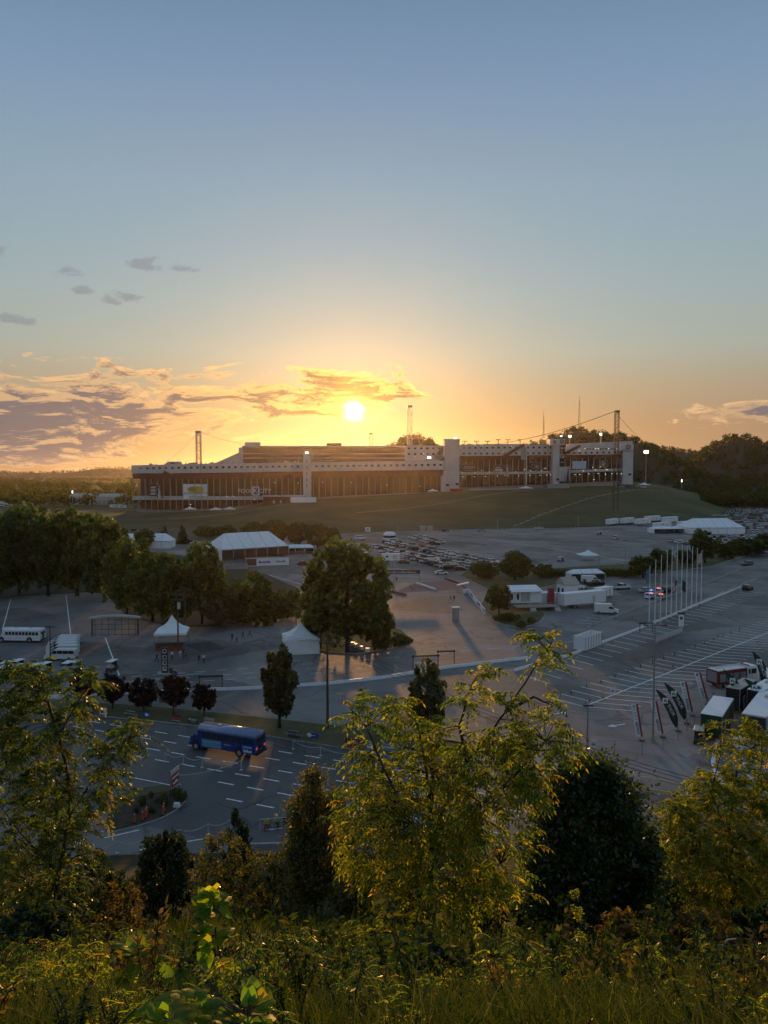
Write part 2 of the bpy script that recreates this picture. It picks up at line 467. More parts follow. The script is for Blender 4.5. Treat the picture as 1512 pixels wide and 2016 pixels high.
def lane(ref, a0, a1, pitch=3.83, ln=2.05, off=0.0, skip=()):
    global dash0
    p0 = at(*ref)
    k0 = math.ceil(a0 / pitch); k1 = math.floor(a1 / pitch)
    for k in range(k0, k1 + 1):
        c = p0 + ldir * (k * pitch + ln / 2)
        if dash0 is None:
            mb = MB(); mb.sheet([(-ln / 2, -.11, 0), (ln / 2, -.11, 0), (ln / 2, .11, 0), (-ln / 2, .11, 0)])
            dash0 = mb.build('lane_dash', M['line'], ROAD); o = dash0
        else:
            o = dash0.copy(); COL.objects.link(o)
        o.location = (c.x, c.y, .009); o.rotation_euler.z = math.atan2(ldir.y, ldir.x) + R(rnd.uniform(-.7, .7))
        o.scale = (rnd.uniform(.93, 1.06), 1, 1)
for ref, a0, a1 in (((548, 1479), -34, 40), ((522, 1492), -34, 40), ((547, 1517), -34, 40), ((519, 1533), -30, 36), ((487, 1550), -7, 34), ((506, 1584), -5.8, 30)):
    lane(ref, a0, a1)
paint('edge_line', at(262, 1531), at(338, 1546), .16, ROAD, .009)
for a, b in (((205, 1650), (274, 1634)), ((188, 1698), (240, 1684)), ((275, 1674), (300, 1668)), ((360, 1658), (405, 1651)), ((438, 1645), (450, 1643)), ((522, 1634), (600, 1626))):
    paint('edge_line', at(*a), at(*b), .18, ROAD, .009)
# grass median between parkway and lots, with its sign strip
def band(name, top, bot, z, m):
    return sheet(name, [tuple(at(*p).to_tuple()[:2]) + (z,) for p in top + bot[::-1]], z, m)
med_top = [(0, 1370), (110, 1379), (300, 1392), (500, 1412), (640, 1428), (760, 1442), (900, 1461), (940, 1470)]
med_bot = [(0, 1398), (110, 1403), (300, 1420), (400, 1431), (540, 1452), (680, 1474), (800, 1495), (930, 1492)]
def kerbed(name, pts, m, zt=.16, kerb=True, kw=.2):
    """a raised bed with a kerb round it"""
    pts = [Vector((p[0], p[1], 0)) for p in pts]
    mb = MB(); mb.prism([(p.x, p.y) for p in pts], -.05, zt)
    o = mb.build(name, m); tag(o, kind='structure')
    if kerb:
        mk = MB(); n = len(pts); c = sum(pts, Vector()) / n
        for i in range(n):
            p, q = pts[i], pts[(i + 1) % n]
            mk.bar(p + Vector((0, 0, .07)), q + Vector((0, 0, .07)), kw, .17)
        mk.build('kerb', M['conc'], o)
    return o
kerbed('grass_median', [at(*p) for p in med_top + med_bot[::-1]][::-1], M['verge'])
isl = [(218, 1640), (205, 1628), (215, 1598), (222, 1572), (262, 1556), (320, 1547), (350, 1552), (364, 1566), (364, 1578), (345, 1597), (315, 1613), (270, 1628)]
ISL = kerbed('planted_island', [at(*p) for p in isl][::-1], M['mulch'])
mbg = MB(); mbg.prism([at(*p).to_tuple()[:2] for p in [(206, 1627), (214, 1600), (222, 1574), (262, 1558), (318, 1549), (346, 1553), (335, 1560), (290, 1567), (255, 1578), (228, 1600), (218, 1630)]][::-1], .1, .19)
mbg.build('lawn_strip', M['verge'], ISL)
# beds under the tree belts
kerbed('tree_bed', [at(*p) for p in [(-180, 1195), (60, 1172), (170, 1166), (208, 1168), (228, 1190), (250, 1212), (340, 1234), (420, 1232), (500, 1224), (585, 1212), (590, 1160), (520, 1130), (430, 1105), (330, 1090), (-40, 1060), (-400, 1080)]], M['woodfloor'], .14, kerb=False)
kerbed('tree_bed', [at(*p) for p in [(600, 1262), (640, 1284), (700, 1288), (770, 1278), (812, 1262), (790, 1240), (720, 1220), (610, 1222)]], M['verge'], .14)
kerbed('tree_bed', [at(*p) for p in [(905, 1133), (960, 1160), (945, 1196), (985, 1228), (1025, 1238), (1062, 1226), (1075, 1208), (1040, 1190), (1030, 1165), (1100, 1150), (1180, 1138), (1260, 1135), (1400, 1115), (1512, 1080), (1512, 1062), (1400, 1085), (1270, 1108), (1080, 1120), (990, 1118), (930, 1116)]], M['verge'], .14)
# painted stalls: right-hand lot
rowA = [(1012, 1372 - 34), (1110, 1300), (1240, 1245), (1340, 1200), (1440, 1160)]
def stalls(p0, p1, n, vec, ln, w=.23, parent=LOT, name='stall_line'):
    p0, p1 = Vector(p0), Vector(p1)
    for i in range(n):
        p = p0.lerp(p1, i / (n - 1)); paint(name, p, p + vec * ln, w, parent, .006)
sdir = (at(1110, 1322) - at(1060, 1308)).normalized()
stalls(at(1030, 1330), at(1462, 1163), 32, sdir, 6.2)
# second block: long herringbone either side of a spine line
spA, spB = at(1150, 1391), at(1560, 1226)
paint('spine_line', spA, spB, .24, LOT, .007)
vL = (at(1120, 1362) - at(1208, 1384)).normalized(); vR = (at(1310, 1412) - at(1170, 1392)).normalized()
stalls(spA, spB, 32, vL, 6.0); stalls(spA, spB, 32, (at(1365, 1348) - at(1260, 1340)).normalized(), 6.8)
stalls(at(1440, 1345), at(1700, 1255), 18, (at(1365, 1348) - at(1260, 1340)).normalized(), 6.0)
# painted arrows
def arrow(p, d, s=1.0):
    p = Vector(p); d = Vector(d).normalized(); n = Vector((-d.y, d.x, 0)); mb = MB()
    q = [p - d * 1.2 * s - n * .1 * s, p + d * .2 * s - n * .1 * s, p + d * .2 * s + n * .1 * s, p - d * 1.2 * s + n * .1 * s]
    mb.sheet([(a.x, a.y, .007) for a in q])
    mb.sheet([(a.x, a.y, .007) for a in (p + d * .2 * s - n * .45 * s, p + d * 1.2 * s, p + d * .2 * s + n * .45 * s)])
    mb.build('arrow_mark', M['line'], LOT)
arrow(at(1213, 1428), at(1200, 1430) - at(1225, 1426), 1.3)
arrow(at(1027, 1433), at(1016, 1430) - at(1035, 1436), 1.3); arrow(at(1102, 1404), at(1112, 1402) - at(1092, 1405), 1.3)
# far rows of stalls by the vans, and lines of the left-hand lot
for a, b in (((5, 1240), (21, 1180)), ((130, 1172), (139, 1248)), ((207, 1255), (235, 1330))): paint('lot_line', at(*a), at(*b), .22, LOT, .006)
for k in range(5):
    a = at(1165 - k * -14, 1232 - 0) if False else at(1130 + k * 12, 1226 - k * 5); paint('stall_line', a, a + (at(1170, 1229) - at(1130, 1226)).normalized() * 6, .18, LOT, .006)
for k in range(9):
    a = at(1170 + k * 14, 1166 - k * 2.4); paint('stall_line', a, a + (at(1210, 1172) - at(1170, 1166)).normalized() * 6, .18, LOT, .006)
# long aisle lines of the big lot
for a, b in (((935, 1052), (1512, 1119 - 36)), ((880, 1047), (1300, 1115)), ((960, 1046), (1420, 1085)), ((1040, 1043), (1450, 1068)), ((800, 1062), (1080, 1118)), ((1110, 1041), (1470, 1056))):
    paint('aisle_line', at(*a), at(*b), .3, LOT, .006)
for a, b in (((425, 1135), (475, 1155)), ((530, 1132), (592, 1150))): paint('aisle_line', at(*a), at(*b), .25, LOT, .006)
# dashes and edge of the road behind the white guard rail
for k in range(9):
    a = at(708 + k * 50, 1300 - k * 4.4); b = at(708 + k * 50 + 27, 1297.5 - k * 4.4); paint('lane_dash', a, b, .16, LOT, .007)
for a, b in (((1186, 1262), (1206, 1256)), ((1208, 1255), (1232, 1247)), ((1248, 1241), (1268, 1234)), ((1288, 1226), (1306, 1219)), ((1316, 1212), (1336, 1203)), ((1350, 1196), (1370, 1188)), ((1383, 1182), (1400, 1175)), ((1410, 1171), (1426, 1164)), ((1434, 1161), (1448, 1155)), ((1458, 1151), (1472, 1146)), ((1478, 1143), (1490, 1138))):
    paint('lane_dash', at(*a), at(*b), .16, LOT, .007)
for y0 in (1332, 1341, 1350):
    for k in range(11):
        x = 250 + k * 42 + (y0 % 7) * 4; a = at(x, y0 - k * 3.0); b = at(x + 22, y0 - 1.6 - k * 3.0); paint('lane_dash', a, b, .15, LOT, .007)
paint('edge_line', at(235, 1344), at(400, 1325), .15, LOT, .007)
# yellow centre lines and the white curve lower right
polypaint('centre_line', [at(*p) for p in ((1152, 1487), (1178, 1502), (1210, 1514), (1240, 1524), (1290, 1533), (1350, 1543), (1440, 1557))], .22, LOT, .012, 'yline')
polypaint('centre_line', [at(*p) for p in ((1190, 1538), (1250, 1548), (1340, 1563), (1420, 1579), (1512, 1600))], .2, LOT, .012, 'yline')
polypaint('edge_line', [at(*p) for p in ((1414, 1455), (1406, 1478), (1404, 1502), (1410, 1522), (1422, 1540), (1434, 1552))], .5, LOT, .012)
polypaint('edge_line', [at(*p) for p in ((1464, 1490), (1466, 1508), (1474, 1526), (1490, 1545), (1512, 1568))], .45, LOT, .012)

# resurfaced patches, tar seams and tyre marks worn into the lots
M['patch'] = asphalt_mat('resurfaced patch', (.085, .083, .081), (.115, .110, .106), (.07, .069, .068), .7)
M['patch2'] = asphalt_mat('old pale patch', (.23, .215, .20), (.28, .262, .243), (.20, .19, .178), .75)
M['tar'] = pbr('tar seam', (.045, .044, .043), .55, var=.3, scale=2)
rw = random.Random(404)
for k in range(34):
    px, py = rw.uniform(120, 1480), rw.choice([rw.uniform(1190, 1345), rw.uniform(1060, 1140), rw.uniform(1400, 1500)])
    if py > 1390 and px < 1000: continue
    c = at(px, py); a = rw.uniform(0, 3.14); w, h = rw.uniform(1.5, 7), rw.uniform(1.2, 4); d = Vector((math.cos(a), math.sin(a), 0)); n = Vector((-d.y, d.x, 0)); mb = MB()
    mb.sheet([(q.x, q.y, .0008 + k * .00007) for q in (c - d * w - n * h, c + d * w - n * h, c + d * w + n * h, c - d * w + n * h)]); mb.build('asphalt_patch', M['patch' if k % 3 else 'patch2'], LOT)
for k in range(44):
    px, py = rw.uniform(60, 1500), rw.choice([rw.uniform(1180, 1345), rw.uniform(1190, 1400), rw.uniform(1055, 1140)])
    c = at(px, py); a = rw.choice([rw.uniform(-.2, .2) + heading(spA, spB), rw.uniform(-.2, .2) + heading(spA, spB) + 1.57, rw.uniform(0, 3.1)]); pts = [c]
    for j in range(8): a += rw.uniform(-.16, .16); pts.append(pts[-1] + Vector((math.cos(a), math.sin(a), 0)) * rw.uniform(1.2, 3.0))
    polypaint('tar_seam', pts, rw.uniform(.06, .13), LOT, .0042 + k * .00003, 'tar')
for k in range(9):
    px, py = rw.uniform(760, 1380), rw.uniform(1210, 1470); c = at(px, py); r = rw.uniform(5, 12); a0 = rw.uniform(0, 6.28)
    for off in (0, 1.5): polypaint('tyre_mark', [c + Vector((math.cos(a0 + t * .12), math.sin(a0 + t * .12), 0)) * (r + off) for t in range(12)], .18, LOT, .0034 + k * .00006 + off * .00002, 'patch')
for k in range(10):
    px, py = rw.uniform(200, 700), rw.uniform(1470, 1600); c = at(px, py); polypaint('tar_seam', [c + ldir * t * 3 + lnor * rw.uniform(-.15, .15) for t in range(9)], .08, ROAD, .0060 + k * .00008, 'tar')
# ================================================================ lettering
def text(body, size, m, parent, loc, rot, name='lettering', ext=.01, align='CENTER', sx=1.0, shear=0.0):
    c = bpy.data.curves.new('lettering', 'FONT'); c.body = body; c.size = size; c.extrude = ext; c.align_x = align; c.align_y = 'CENTER'; c.resolution_u = 2; c.shear = shear
    t = bpy.data.objects.new('lettering_src', c); COL.objects.link(t)
    dg = bpy.context.evaluated_depsgraph_get(); me = bpy.data.meshes.new_from_object(t.evaluated_get(dg))
    bpy.data.objects.remove(t); me.materials.clear(); me.materials.append(m)
    o = bpy.data.objects.new(name, me); COL.objects.link(o); o.parent = parent; o.location = loc; o.rotation_euler = rot; o.scale = (sx, 1, 1)
    return o
def ring(mb, c, r, w, n=20, y=0.0, ry=None):
    """flat ring in the x-z plane"""
    ry = ry or r
    for k in range(n):
        a, b = 2 * math.pi * k / n, 2 * math.pi * (k + 1) / n
        mb.add([(c[0] + math.cos(t) * q, y, c[1] + math.sin(t) * q * ry / r) for t, q in ((a, r - w), (b, r - w), (b, r), (a, r))], [(0, 1, 2, 3)])
def ellipse(mb, c, rx, rz, y=0.0, n=20):
    mb.add([(c[0] + math.cos(2 * math.pi * k / n) * rx, y, c[1] + math.sin(2 * math.pi * k / n) * rz) for k in range(n)], [tuple(range(n))])

# ================================================================ stadium
ST = empty('stadium', atd(700, 985, 690), label='huge maroon and pale grey racetrack stadium on the grassy embankment', cat='stadium')
STI = Matrix.Translation(ST.location).inverted()
def stp(mb, name, mats, parent=None, smooth=False):
    """build a world-coordinate mesh as a part of the stadium"""
    if parent is None:
        mb.v = [tuple(STI @ Vector(q)) for q in mb.v]
        return mb.build(name, mats, ST, smooth)
    return mb.build(name, mats, parent, smooth)
M['fascia'] = pbr('pale fascia panel', (.56, .56, .55), .6, var=.07, scale=.12)
M['colm'] = pbr('steel column paint', (.36, .32, .29), .6, var=.1)
def ip(x, tab): return float(np.interp(x, [a for a, _ in tab], [b for _, b in tab]))
def wall(mb, a, b, za0, za1, zb0, zb1, o0, o1, n):
    """slab between plan points a, b; o0..o1 metres in front (towards n)"""
    A0, A1, B0, B1 = a + n * o0, a + n * o1, b + n * o0, b + n * o1
    mb.hexa([(A1.x, A1.y, za0), (B1.x, B1.y, zb0), (B0.x, B0.y, zb0), (A0.x, A0.y, za0)], [(A1.x, A1.y, za1), (B1.x, B1.y, zb1), (B0.x, B0.y, zb1), (A0.x, A0.y, za1)])
def section(plan, step, top, fb, sb, pt, pb, lo, base, wrows, lamps, wx=(0, 9999), x0=None, x1=None):
    xs = []; x = plan[0][0]; 
    D = lambda q: ip(q, plan)
    while x <= plan[-1][0] + .1: xs.append(x); x += step
    prev = None
    P = lambda q: Vector((atd(q, 930, D(q)).x, D(q), 0))
    Z = lambda q, tab: atd(q, ip(q, tab), D(q)).z
    N = len(xs)
    back = MB(); bowl = MB(); deck = MB()
    for i in range(N - 1):
        a, b = P(xs[i]), P(xs[i + 1]); d = (b - a).normalized(); n = Vector((d.y, -d.x, 0))
        g = d * .06
        za = lambda tab: Z(xs[i], tab); zb = lambda tab: Z(xs[i + 1], tab)
        m = MB(); wall(m, a + g, b - g, za(fb), za(top), zb(fb), zb(top), 0, 1.4, n); fp = stp(m, 'fascia_panel', M['fascia'])
        m = MB(); wall(m, a + g, b - g, za(sb), za(fb) - .05, zb(sb), zb(fb) - .05, -.8, .5, n); stp(m, 'ring_beam', M['maroon'])
        for (r0, r1, wa, wb) in wrows:
            if not (wa <= xs[i] <= wb): continue
            c0 = a.lerp(b, .30); c1 = a.lerp(b, .70)
            ya, yb = ip(xs[i], r0), ip(xs[i], r1); dd = D(xs[i])
            m = MB(); wall(m, c0, c1, atd(0, yb, dd).z, atd(0, ya, dd).z, atd(0, yb, dd).z, atd(0, ya, dd).z, 1.3, 1.44, n); stp(m, 'window', M['glass'])
            m = MB(); wall(m, c0 - d * .2, c1 + d * .2, atd(0, yb, dd).z - .25, atd(0, yb, dd).z - .02, atd(0, yb, dd).z - .25, atd(0, yb, dd).z - .02, 1.3, 1.6, n); stp(m, 'window_sill', M['lgrey'])
        if za(base) < za(pb) - 1.5:
            m = MB(); wall(m, a + g, b - g, za(pb), za(pt), zb(pb), zb(pt), -.4, 1.0, n); stp(m, 'parapet_panel', M['lgrey'])
        m = MB(); m.bar(a + n * .7 + Vector((0, 0, za(base) - 2)), a + n * .7 + Vector((0, 0, za(sb))), .55); stp(m, 'column', M['colm'])
        wall(back, a, b, za(base) - 3, za(sb) + .5, zb(base) - 3, zb(sb) + .5, -7, -6.4, n)
        wall(deck, a, b, za(pb) - .9, za(pb) - .3, zb(pb) - .9, zb(pb) - .3, -6.4, -.4, n)
        wall(deck, a, b, za(lo) - .2, za(lo), zb(lo) - .2, zb(lo), -6.4, 1.2, n)
        if i % 2 == 0:
            m = MB(); m.bar(a + n * -1.5 + Vector((0, 0, za(pb) - 1.1)), a + n * .4 + Vector((0, 0, za(sb))), .4); stp(m, 'brace', M['colm'])
            q = a.lerp(b, .5)
            wall(back.mat(1), q, q + d * 2.2, za(lo) + .1, za(lo) + 3.2, za(lo) + .1, za(lo) + 3.2, -6.4, -6.3, n); back.mat(0)
        bowl.add([(a - n * 1.4).to_tuple()[:2] + (za(top) - 1,), (b - n * 1.4).to_tuple()[:2] + (zb(top) - 1,), (b - n * 55).to_tuple()[:2] + (zb(top) - 30,), (a - n * 55).to_tuple()[:2] + (za(top) - 30,)], [(0, 3, 2, 1)])
        # lower wall along the foot
        m = MB(); wall(m, a + g, b - g, za(base) - 2.5, za(base) + 1.5, zb(base) - 2.5, zb(base) + 1.5, -.3, .1, n); stp(m, 'foot_wall', M['conc'])
    for lx, ly in lamps:
        i = max(0, min(N - 2, int((lx - xs[0]) / step))); a, b = P(xs[i]), P(xs[i + 1]); d = (b - a).normalized(); n = Vector((d.y, -d.x, 0))
        q = P(lx) + n * 1.5; q.z = atd(lx, ly, D(lx)).z; s = .27
        m = MB(); m.box(q.x - s * 1.3, q.x + s * 1.3, q.y - s, q.y + s, q.z - s * .5, q.z + s * .5); stp(m, 'lamp', M['bulb'])
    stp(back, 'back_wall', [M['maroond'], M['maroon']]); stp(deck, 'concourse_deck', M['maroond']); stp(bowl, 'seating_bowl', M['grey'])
K = 1.0
planA = [(262, 700), (268, 672), (285, 655), (330, 645), (400, 640), (500, 650), (600, 668), (700, 690), (800, 712), (872, 730)]
topA = [(262, 916), (400, 913), (600, 910), (872, 907)]; fbA = [(262, 932), (400, 931), (600, 928), (872, 925)]
sbA = [(262, 943), (400, 943), (600, 940), (872, 936)]; ptA = [(262, 976), (480, 977), (560, 976), (872, 963)]; pbA = [(262, 984), (480, 984), (560, 984), (872, 970)]
baseA = [(262, 1004), (350, 1007), (460, 1001), (560, 986), (700, 978), (872, 971)]; loA = [(262, 1001), (350, 1003), (460, 998), (560, 984), (872, 970)]
rr = random.Random(3)
lampA = [(446, 977), (459, 977), (540, 950), (586, 951), (634, 949), (376, 993), (500, 984), (690, 950), (760, 955), (825, 957)]
section(planA, 12.2, topA, fbA, sbA, ptA, pbA, loA, baseA, [([(262, 920), (600, 916), (872, 913)], [(262, 924), (600, 920), (872, 917)], 270, 860)], lampA)
planB = [(872, 737), (905, 745), (1000, 757), (1100, 770), (1180, 782), (1247, 800)]
topB = [(872, 877), (905, 876), (1000, 874), (1090, 875), (1113, 880), (1120, 889), (1247, 886)]; fbB = [(872, 899), (905, 898), (1090, 896), (1247, 894)]
sbB = [(872, 906), (905, 905), (1090, 903), (1247, 901)]; ptB = [(872, 928), (1000, 929), (1090, 927), (1247, 921)]; pbB = [(872, 935), (1000, 934), (1090, 932), (1247, 926)]
baseB = [(872, 967), (905, 962), (1060, 957), (1247, 948)]; loB = [(872, 962), (905, 959), (1060, 953), (1247, 945)]
lampB = [(x, 930.5 - (x - 905) * .018 + rr.uniform(-1, 1)) for x in (909, 934, 963, 986, 1014, 1044, 1065, 1147, 1171, 1193, 1225)] + [(x, 938.5 - (x - 905) * .02 + rr.uniform(-1, 1)) for x in (910, 933, 955, 978, 993, 999, 1020, 1042, 1062, 1075, 1082, 1131, 1140, 1158, 1176, 1190, 1203, 1213, 1221, 1226)] + [(1005, 879), (990, 891), (1010, 890), (1135, 878), (1115, 889), (1139, 888), (1168, 944), (947, 926), (1032, 924), (1072, 922), (1165, 920), (1180, 919), (832, 893), (815, 899)]
section(planB, 11.4, topB, fbB, sbB, ptB, pbB, loB, baseB, [([(872, 880), (1100, 879)], [(872, 883.5), (1100, 882.5)], 905, 1080), ([(872, 892), (1100, 890), (1247, 888.5)], [(872, 895), (1100, 893.5), (1247, 892)], 905, 1225)], lampB)
# the link between the two stands, upper fascia over x 800-872
def wbox(px0, px1, py0, py1, D, dep, name, m, parent=None, dz=0):
    """an upright block given by its front outline at distance D"""
    p = atd(px0, py1, D); q = atd(px1, py0, D); mb = MB(); mb.box(p.x, q.x, D, D + dep, p.z - dz, q.z)
    return stp(mb, name, m, parent)
wbox(798, 873, 877, 907, 752, 12, 'link_block', M['lgrey'])
for r in (881, 892):
    for k in range(6): wbox(803 + k * 12, 807.5 + k * 12, r, r + 3.4, 751.9, .3, 'window', M['glass'])
# back wall of the right-hand stand and its scoreboard strip
mb = MB(); p, q = atd(1116, 874, 830), atd(1246, 868, 850); b0, b1 = atd(1116, 892, 830), atd(1246, 892, 850)
mb.hexa([(p.x, p.y, b0.z), (q.x, q.y, b1.z), (q.x, q.y + 3, b1.z), (p.x, p.y + 3, b0.z)], [p, q, q + Vector((0, 3, 0)), p + Vector((0, 3, 0))]); stp(mb, 'back_screen_wall', M['lgrey'])
for k in range(15):
    wbox(1150 + k * 5.2, 1153.4 + k * 5.2, 882.5 - k * .05, 885.5 - k * .05, 828, .4, 'suite_window', M['dark'])
for k in (0, 4, 5, 9, 12): wbox(1151 + k * 5.2, 1152.4 + k * 5.2, 883, 884, 827.7, .3, 'lamp', M['bulb'])
# stair towers
wbox(875, 905, 865, 967, 733, 14, 'stair_tower', M['lgrey'], dz=6); wbox(868, 904.5, 927, 967, 731, 15, 'tower_annex', M['fascia'], dz=6)
wbox(874, 906, 864, 866.5, 732.5, 15, 'tower_cap', M['fascia'])
wbox(1088, 1102, 874, 955, 757, 14, 'stair_tower', M['fascia'], dz=5); wbox(1083, 1112, 864, 876, 755, 16, 'tower_cap', M['fascia'])
wbox(1226, 1247, 876, 946, 788, 12, 'stair_tower', M['fascia'], dz=5); wbox(1223, 1247.5, 874, 886, 786, 14, 'tower_cap', M['fascia'])
wbox(597, 611, 896, 980, 660, 9, 'stair_tower', M['fascia'], dz=5); wbox(596, 612, 893.5, 897, 659.5, 10, 'tower_cap', M['lgrey'])
for y0 in (905, 917, 929, 941, 953): wbox(602.4, 605.6, y0, y0 + 7, 659.7, .3, 'tower_window', M['grey'])
for x, y in ((878, 953), (897, 951), (1095, 942), (1237, 932)): wbox(x, x + 6, y, y + 4, 729 if x < 900 else (756.5 if x < 1200 else 787.5), .3, 'vent_louvre', M['dark'])
# emblem rings on the tower caps and the dark shaft banner
for cx, cy2, D, r in ((1092, 870, 754.5, 3.2), (1106, 869, 754.5, 4.2), (1237, 880, 785.5, 4.6)):
    c = atd(cx, cy2, D); mb = MB(); k = D / F
    for w, rr_ in ((.30, 1.0), (.2, .55)):
        ring(mb, (c.x, c.z), r * k * rr_, r * k * w, 18, D)
    stp(mb, 'emblem', M['dark'])
wbox(1101.6, 1112, 877, 917, 757.5, .6, 'shaft_banner', M['maroond'])
mb = MB(); c = atd(1107, 898, 757.2); k = 757 / F; ring(mb, (c.x, c.z), 4.4 * k, 1.3 * k, 16, 757.2); ellipse(mb, (c.x + k, c.z - k), 1.6 * k, 1.8 * k, 757.15); stp(mb, 'emblem', M['lgrey'])
for y0, y1 in ((880, 884), (909, 911)): wbox(1103.5, 1110, y0, y1, 757.2, .3, 'banner_print', M['grey'])
# low buildings at the foot
wbox(1078, 1122, 953, 967, 742, 10, 'gate_house', M['grey'], dz=4); wbox(1124, 1215, 953, 959, 770, 3, 'perimeter_wall', M['conc'], dz=4)
wbox(924, 1022, 962, 968, 735, .5, 'perimeter_wall', M['lgrey'], dz=4); wbox(886, 911, 962, 967, 724, 5, 'entrance_canopy', M['red'])
wbox(518, 600, 978, 994, 640, 14, 'ticket_building', M['maroon'], dz=5); wbox(516, 603, 975.5, 978, 639, 16, 'ticket_roof', M['lgrey'])
wbox(572, 622, 979, 990, 636, 4, 'white_awning', M['whitecanvas'])
for x in (537, 551): wbox(x, x + 4, 985, 991, 639.7, .3, 'door', M['lgrey'])
# diagonal stair flights hung on the right-hand fascia
for (xa, ya, xb, yb, D) in ((988, 901, 1032, 876, 742), (1112, 893, 1142, 878, 765), (322, 930, 340, 939, 640)):
    a, b = atd(xa, ya, D), atd(xb, yb, D); mb = MB(); mb.bar(a, b, 2.0, 2.6); stp(mb, 'stair_flight', M['maroon'])
    mb = MB(); mb.bar(a + Vector((0, -.8, 2)), b + Vector((0, -.8, 2)), .15, .5); stp(mb, 'stair_rail', M['grey'])
wbox(1027, 1036, 881, 905, 741, 5, 'stair_tower', M['grey']); wbox(1035, 1038, 876, 955, 742, 1, 'downpipe', M['fascia'])
# far side of the bowl: suites above the rim
D2 = 930
wbox(470, 478, 881, 908, D2 - 2, 20, 'suite_end_wall', M['lgrey'], dz=10)
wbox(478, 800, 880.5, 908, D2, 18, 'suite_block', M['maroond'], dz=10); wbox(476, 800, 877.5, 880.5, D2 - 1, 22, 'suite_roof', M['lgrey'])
for y0 in (892.5, 901): wbox(478, 800, y0, y0 + 1.6, D2 - 1.4, 1.3, 'suite_band', M['fascia'])
for k in range(27): wbox(480 + k * 12, 491 + k * 12, 882.5, 891, D2 - .5, .45, 'suite_glass', M['glass'])
wbox(482, 511, 870.5, 877.5, D2 + 4, 8, 'press_box', M['lgrey']); wbox(492, 500, 873, 875.2, D2 + 3.6, .4, 'press_window', M['fascia']); wbox(643, 672, 872, 877.5, D2 + 4, 8, 'press_box', M['maroon'])
mb = MB(); a, b, c = atd(418, 909, 900), atd(472, 906, 925), atd(472, 890, 925); b.z -= 6; a.z -= 3
mb.add([a, b, c, a + Vector((0, 20, 0)), b + Vector((0, 20, 0)), c + Vector((0, 20, 0))], [(0, 1, 2), (5, 4, 3), (0, 3, 4, 1), (1, 4, 5, 2), (2, 5, 3, 0)]); stp(mb, 'end_bank', M['lgrey'])
# rooftop clutter on the rims
for k in range(34):
    x = rr.uniform(275, 590); w = rr.uniform(1.5, 5); h = rr.uniform(1, 3.4); wbox(x, x + w, ip(x, topA) - h, ip(x, topA), ip(x, planA) + 3, 2, 'roof_unit', M['grey' if k % 3 else 'lgrey'])
wbox(329, 353, 908.5, 915, 646, 7, 'roof_house', M['lgrey']); wbox(335, 343, 910.5, 913, 645.7, .3, 'window', M['dark'])
for k in range(40):
    x = rr.uniform(908, 1080); w = rr.uniform(1.5, 5); h = rr.uniform(.8, 2.4); wbox(x, x + w, 875.5 - h, 876, 752, 2, 'roof_unit', M['grey'])
for x in (915, 938, 960, 981, 1000, 1024):
    yy = 868 - (x > 970) * 3
    wbox(x - 5, x + 5, yy, yy + 1.4, 756, 1, 'speaker_bar', M['dark']); wbox(x - .7, x + .7, yy, 877, 756.2, .5, 'speaker_post', M['dark'])
# lit floodlight clusters
def cluster(px, py, D, w, rows, pole=None, m='bulbw'):
    w *= .75
    for r in range(rows):
        n = 4
        for k in range(n):
            x = px - w / 2 + w * (k + .12) / n; wbox(x, x + w / n * .7, py + r * 2.2, py + r * 2.2 + 1.5, D, .5, 'flood_lamp', M[m])
    wbox(px - w / 2 - .6, px + w / 2 + .6, py - .6, py + rows * 2.2 + .3, D + .5, .4, 'lamp_frame', M['dark'])
    if pole: wbox(px - .5, px + .5, py + rows * 2.2, pole, D + .6, .6, 'lamp_post', M['grey'])
cluster(604, 889.5, 661, 9, 2, 894); cluster(845, 899, 700, 11, 2); cluster(896, 861, 737, 9, 2, 866); cluster(1105, 857.5, 770, 6, 1, 865); cluster(1122, 857, 800, 8, 2, 880); cluster(1183, 853, 815, 6, 2, 878)
# ---------------------------------------------------------------- banners hung on the stadium (things of their own)
def banner(px0, px1, py0, py1, D, label, m, name='banner', frame=True):
    p, q = atd(px0, py1, D), atd(px1, py0, D); c = Vector(((p.x + q.x) / 2, D, p.z)); w, h = q.x - p.x, q.z - p.z
    e = empty(name, c, label=label, cat='banner')
    mb = MB(); mb.box(-w / 2, w / 2, 0, .25, 0, h); mb.build('panel', m, e)
    if frame:
        mb = MB(); t = .22
        for a in ((-w / 2 - t, -w / 2, 0, h), (w / 2, w / 2 + t, 0, h), (-w / 2 - t, w / 2 + t, h, h + t), (-w / 2 - t, w / 2 + t, -t, 0)): mb.box(a[0], a[1], -.05, .3, a[2], a[3])
        mb.build('frame', M['grey'], e)
    return e, w, h
RX = (R(90), 0, 0)
BAN = 'banners hung along the stadium front'
M['bgreen'] = pbr('logo olive', (.30, .26, .05), .6); M['bink'] = pbr('logo ink', (.06, .05, .05), .6); M['bblue'] = pbr('logo blue', (.04, .05, .22), .6); M['bred'] = pbr('logo red', (.30, .04, .04), .6)
e, w, h = banner(361, 408, 953, 982.5, 641, 'white rectangular banner with a yellow oval logo on the stadium wall', M['whitecanvas'])
mb = MB(); ellipse(mb, (w * .02, h * .62), w * .36, h * .24, -.03); mb.build('logo_oval', M['yellow'], e)
mb = MB(); ellipse(mb, (-w * .12, h * .66), w * .17, h * .15, -.05); mb.build('logo_figure', M['bgreen'], e)
text("SWAGGERTY'S", w * .155, M['bink'], e, (0, -.07, h * .36), RX, shear=.25)
mb = MB(); mb.box(-w * .3, w * .3, -.06, -.04, h * .2, h * .215); mb.build('logo_line', M['bink'], e)
